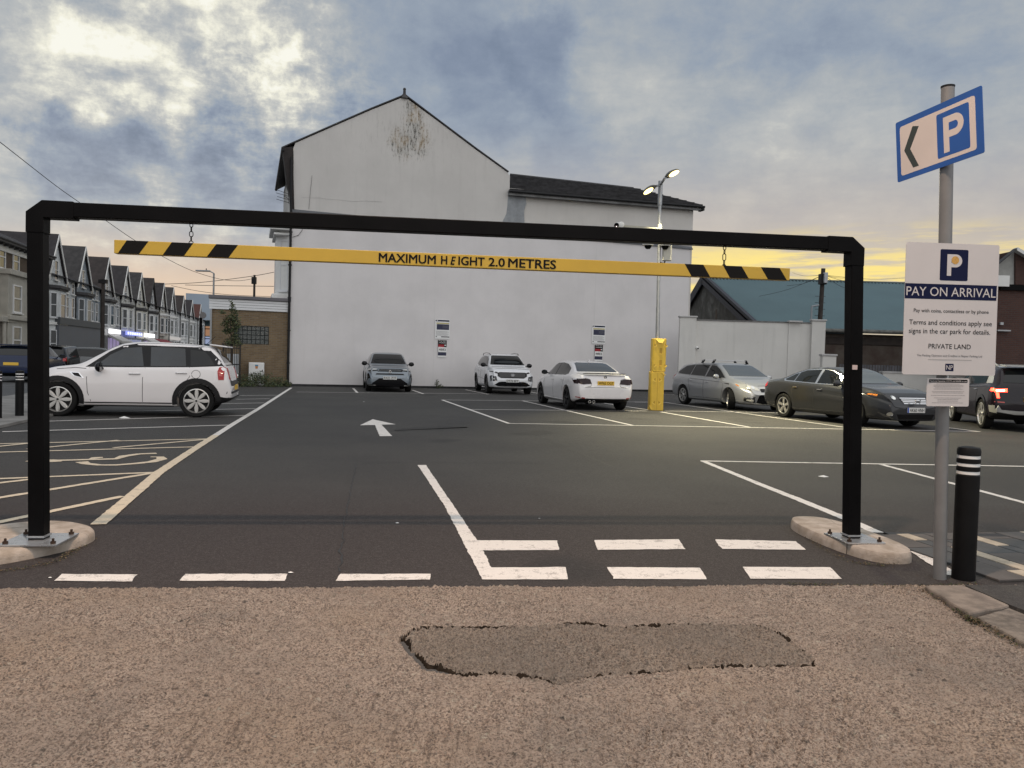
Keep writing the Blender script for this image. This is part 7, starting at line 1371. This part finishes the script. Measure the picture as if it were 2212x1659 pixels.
c.both('window', [(1.02, 1.08), (.60, 1.37), (.30, 1.49), (-.3, 1.525), (-1.0, 1.50), (-1.30, 1.44), (-1.42, 1.15), (0, 1.09)], m_seeglass, off=.006); c.decal('roof_panel', [(.30, -.60), (-1.6, -.62), (-1.6, .62), (.30, .60)], 'z+', M('pale_roof_paint', (.40, .41, .42), .25, .3, coat=.6), off=.004, res=.15)
c.both('quarter_panel', [(-1.48, 1.15), (-1.38, 1.46), (-1.62, 1.47), (-1.86, 1.22), (-1.90, 1.15)], M('pale_roof_paint', (.4, .41, .42)), off=.006)
c.decal('rear_window', mir([(-.66, 1.17), (-.56, 1.47)]), 'x-', m_seeglass, off=.006); m_tailon = M('lit_tail_light', (.5, .01, .01), .2, emit=(1, .035, .015), es=14); m_tailhot = M('lit_brake_bar', (.9, .4, .2), .2, emit=(1, .42, .18), es=22)
c.sym('tail_light', [(.60, .95), (.86, .94), (.88, 1.0), (.60, 1.03)], 'x-', m_tailon, off=.014, depth=.03); c.sym('brake_bar', [(.66, .965), (.83, .96), (.83, .99), (.66, .998)], 'x-', m_tailhot, off=.022, depth=.01); c.sym('tail_light_leg', [(.76, .80), (.82, .80), (.84, .94), (.78, .94)], 'x-', m_tailon, off=.012, depth=.02); c.both('tail_light', [(-2.20, .94), (-2.02, .97), (-2.04, 1.03), (-2.20, 1.02)], m_tailon, off=.012)
c.decal('rear_bumper_trim', mir([(-.45, .42), (-.88, .48), (-.90, .60), (-.78, .62), (-.72, .52), (-.40, .50)]), 'x-', M('silver_trim', (.42, .42, .40), .35, .5), off=.018, depth=.03); c.both('rear_bumper_trim', [(-2.22, .44), (-2.02, .46), (-2.00, .62), (-2.22, .62)], M('silver_trim', (.42, .42, .40)), off=.014)
c.sym('reflector', [(.66, .685), (.86, .70), (.86, .72), (.66, .71)], 'x-', M('pale_red_lens', (.5, .10, .09)), off=.012); c.plate('', 'x-', .78, m_yplate); c.mirror(.88, 1.12, m_gloss); c.handle(-.85, .98, m_chrome, .15); c.handle(.15, .95, m_chrome, .15); c.seams([[(-.05, 1.08), (-.05, .35)], [(-1.05, 1.1), (-.92, .6)], [(.95, 1.05), (.95, .35)]])
mb = MB(); mb.prism([(-1.62, -.62, 1.585), (-1.62, .62, 1.585), (-1.98, .58, 1.555), (-1.98, -.58, 1.555)], (0, 0, .03)); mb.build('roof_spoiler', M('pale_roof_paint', (.4, .41, .42)), c.root, bevel=.01)
for s in (-1, 1): mb = MB(); mb.path([Vector((.35, s*.62, 1.58)), Vector((.2, s*.63, 1.64)), Vector((-1.3, s*.63, 1.64)), Vector((-1.5, s*.62, 1.58))], .018, 6); mb.build('roof_rail', m_silverrim, c.root)
cg = Vector((.28, .96, 0)); cl_ = Vector((-.96, .28, 0))
# --- street cars
def hatch(name, lab, loc, hd, paint, H=1.48, L=4.1, yp=True, seg=1, spoiler=True):
    k = H/1.50; h2 = L/2; sp = dict(W=1.76, wb=L*.62, wr=.32, xr=-h2, xf=h2, top=[(-h2, .66*k), (-h2+.03, .84*k), (-h2+.09, 1.03*k), (-h2+.36, 1.36*k), (-h2+.5, 1.43*k), (-.6, 1.49*k), (0, 1.50*k), (.35, 1.46*k), (.75, 1.30*k), (1.12, 1.06*k), (1.25, 1.02*k), (h2-.4, .93*k), (h2-.13, .80*k), (h2, .58*k)],
          bot=[(-h2, .34), (-1.2, .2), (h2-.4, .2), (h2, .24)], belt=[(-h2, .95*k), (0, .99*k), (1., .93*k), (h2, .6*k)], roofw=[(-2.4, .76), (-1.6, .70), (0, .68), (.8, .73), (1.2, .80), (2.4, .78)])
    c = Car(name, lab, 'car', sp, paint, loc, hd, rim=m_silverrim, group='cars on the street beyond the left bays')
    c.both('window', [(.95, 1.0*k), (.5, 1.32*k), (.25, 1.40*k), (-.5, 1.42*k), (-h2+.75, 1.36*k), (-h2+.55, 1.08*k)], m_seeglass, off=.006); c.decal('rear_window', mir([(-.62, 1.05*k), (-.53, 1.36*k)]), 'x-', m_seeglass, off=.006); c.decal('windscreen', mir([(-.66, 1.08*k), (-.54, 1.40*k)]), 'x+', m_seeglass, off=.006)
    c.sym('tail_light', [(.68, .78*k), (.82, .78*k), (.80, 1.02*k), (.70, 1.0*k)], 'x-', m_tail, off=.012); c.sym('headlight', [(.45, .68*k), (.8, .70*k), (.8, .82*k), (.5, .78*k)], 'x+', m_light); c.plate('', 'x-', .72*k, m_yplate); c.plate('', 'x+', .45, m_wplate); c.mirror(.80, 1.0*k, paint); c.decal('grille', mir([(-.4, .28), (-.45, .5), (-.4, .52)]), 'x+', m_gloss)
    if spoiler: mb = MB(); mb.box((-h2+.45, 0, 1.46*k), (.3, 1.1, .04)); mb.build('roof_spoiler', paint, c.root, bevel=.01)
    return c
st = (-.243, .970)
c = hatch('blue_hatchback', 'dark blue hatchback seen from behind at the left edge', (-19.7, 31.4), st, carpaint('dark_blue_paint', (.008, .016, .05), .0, .25), 1.48, 4.0)
c = hatch('black_hatchback', 'black hatchback with roof spoiler just right of the left barrier post', (-20.9, 35.6), st, carpaint('black_car_paint', (.010, .010, .011), .1, .2), 1.50, 4.3)
c = hatch('grey_hatchback', 'dark silver car angled behind the black hatchback near the street bin', (-19.8, 36.6), (.62, .30), carpaint('dark_silver_paint', (.10, .105, .11), .5, .28), 1.45, 4.3, spoiler=False)
c = hatch('teal_hatchback', 'small car parked far down the street seen through the white crossover', (-22.6, 48), st, carpaint('teal_paint', (.06, .12, .13), .2, .3), 1.45, 3.9)
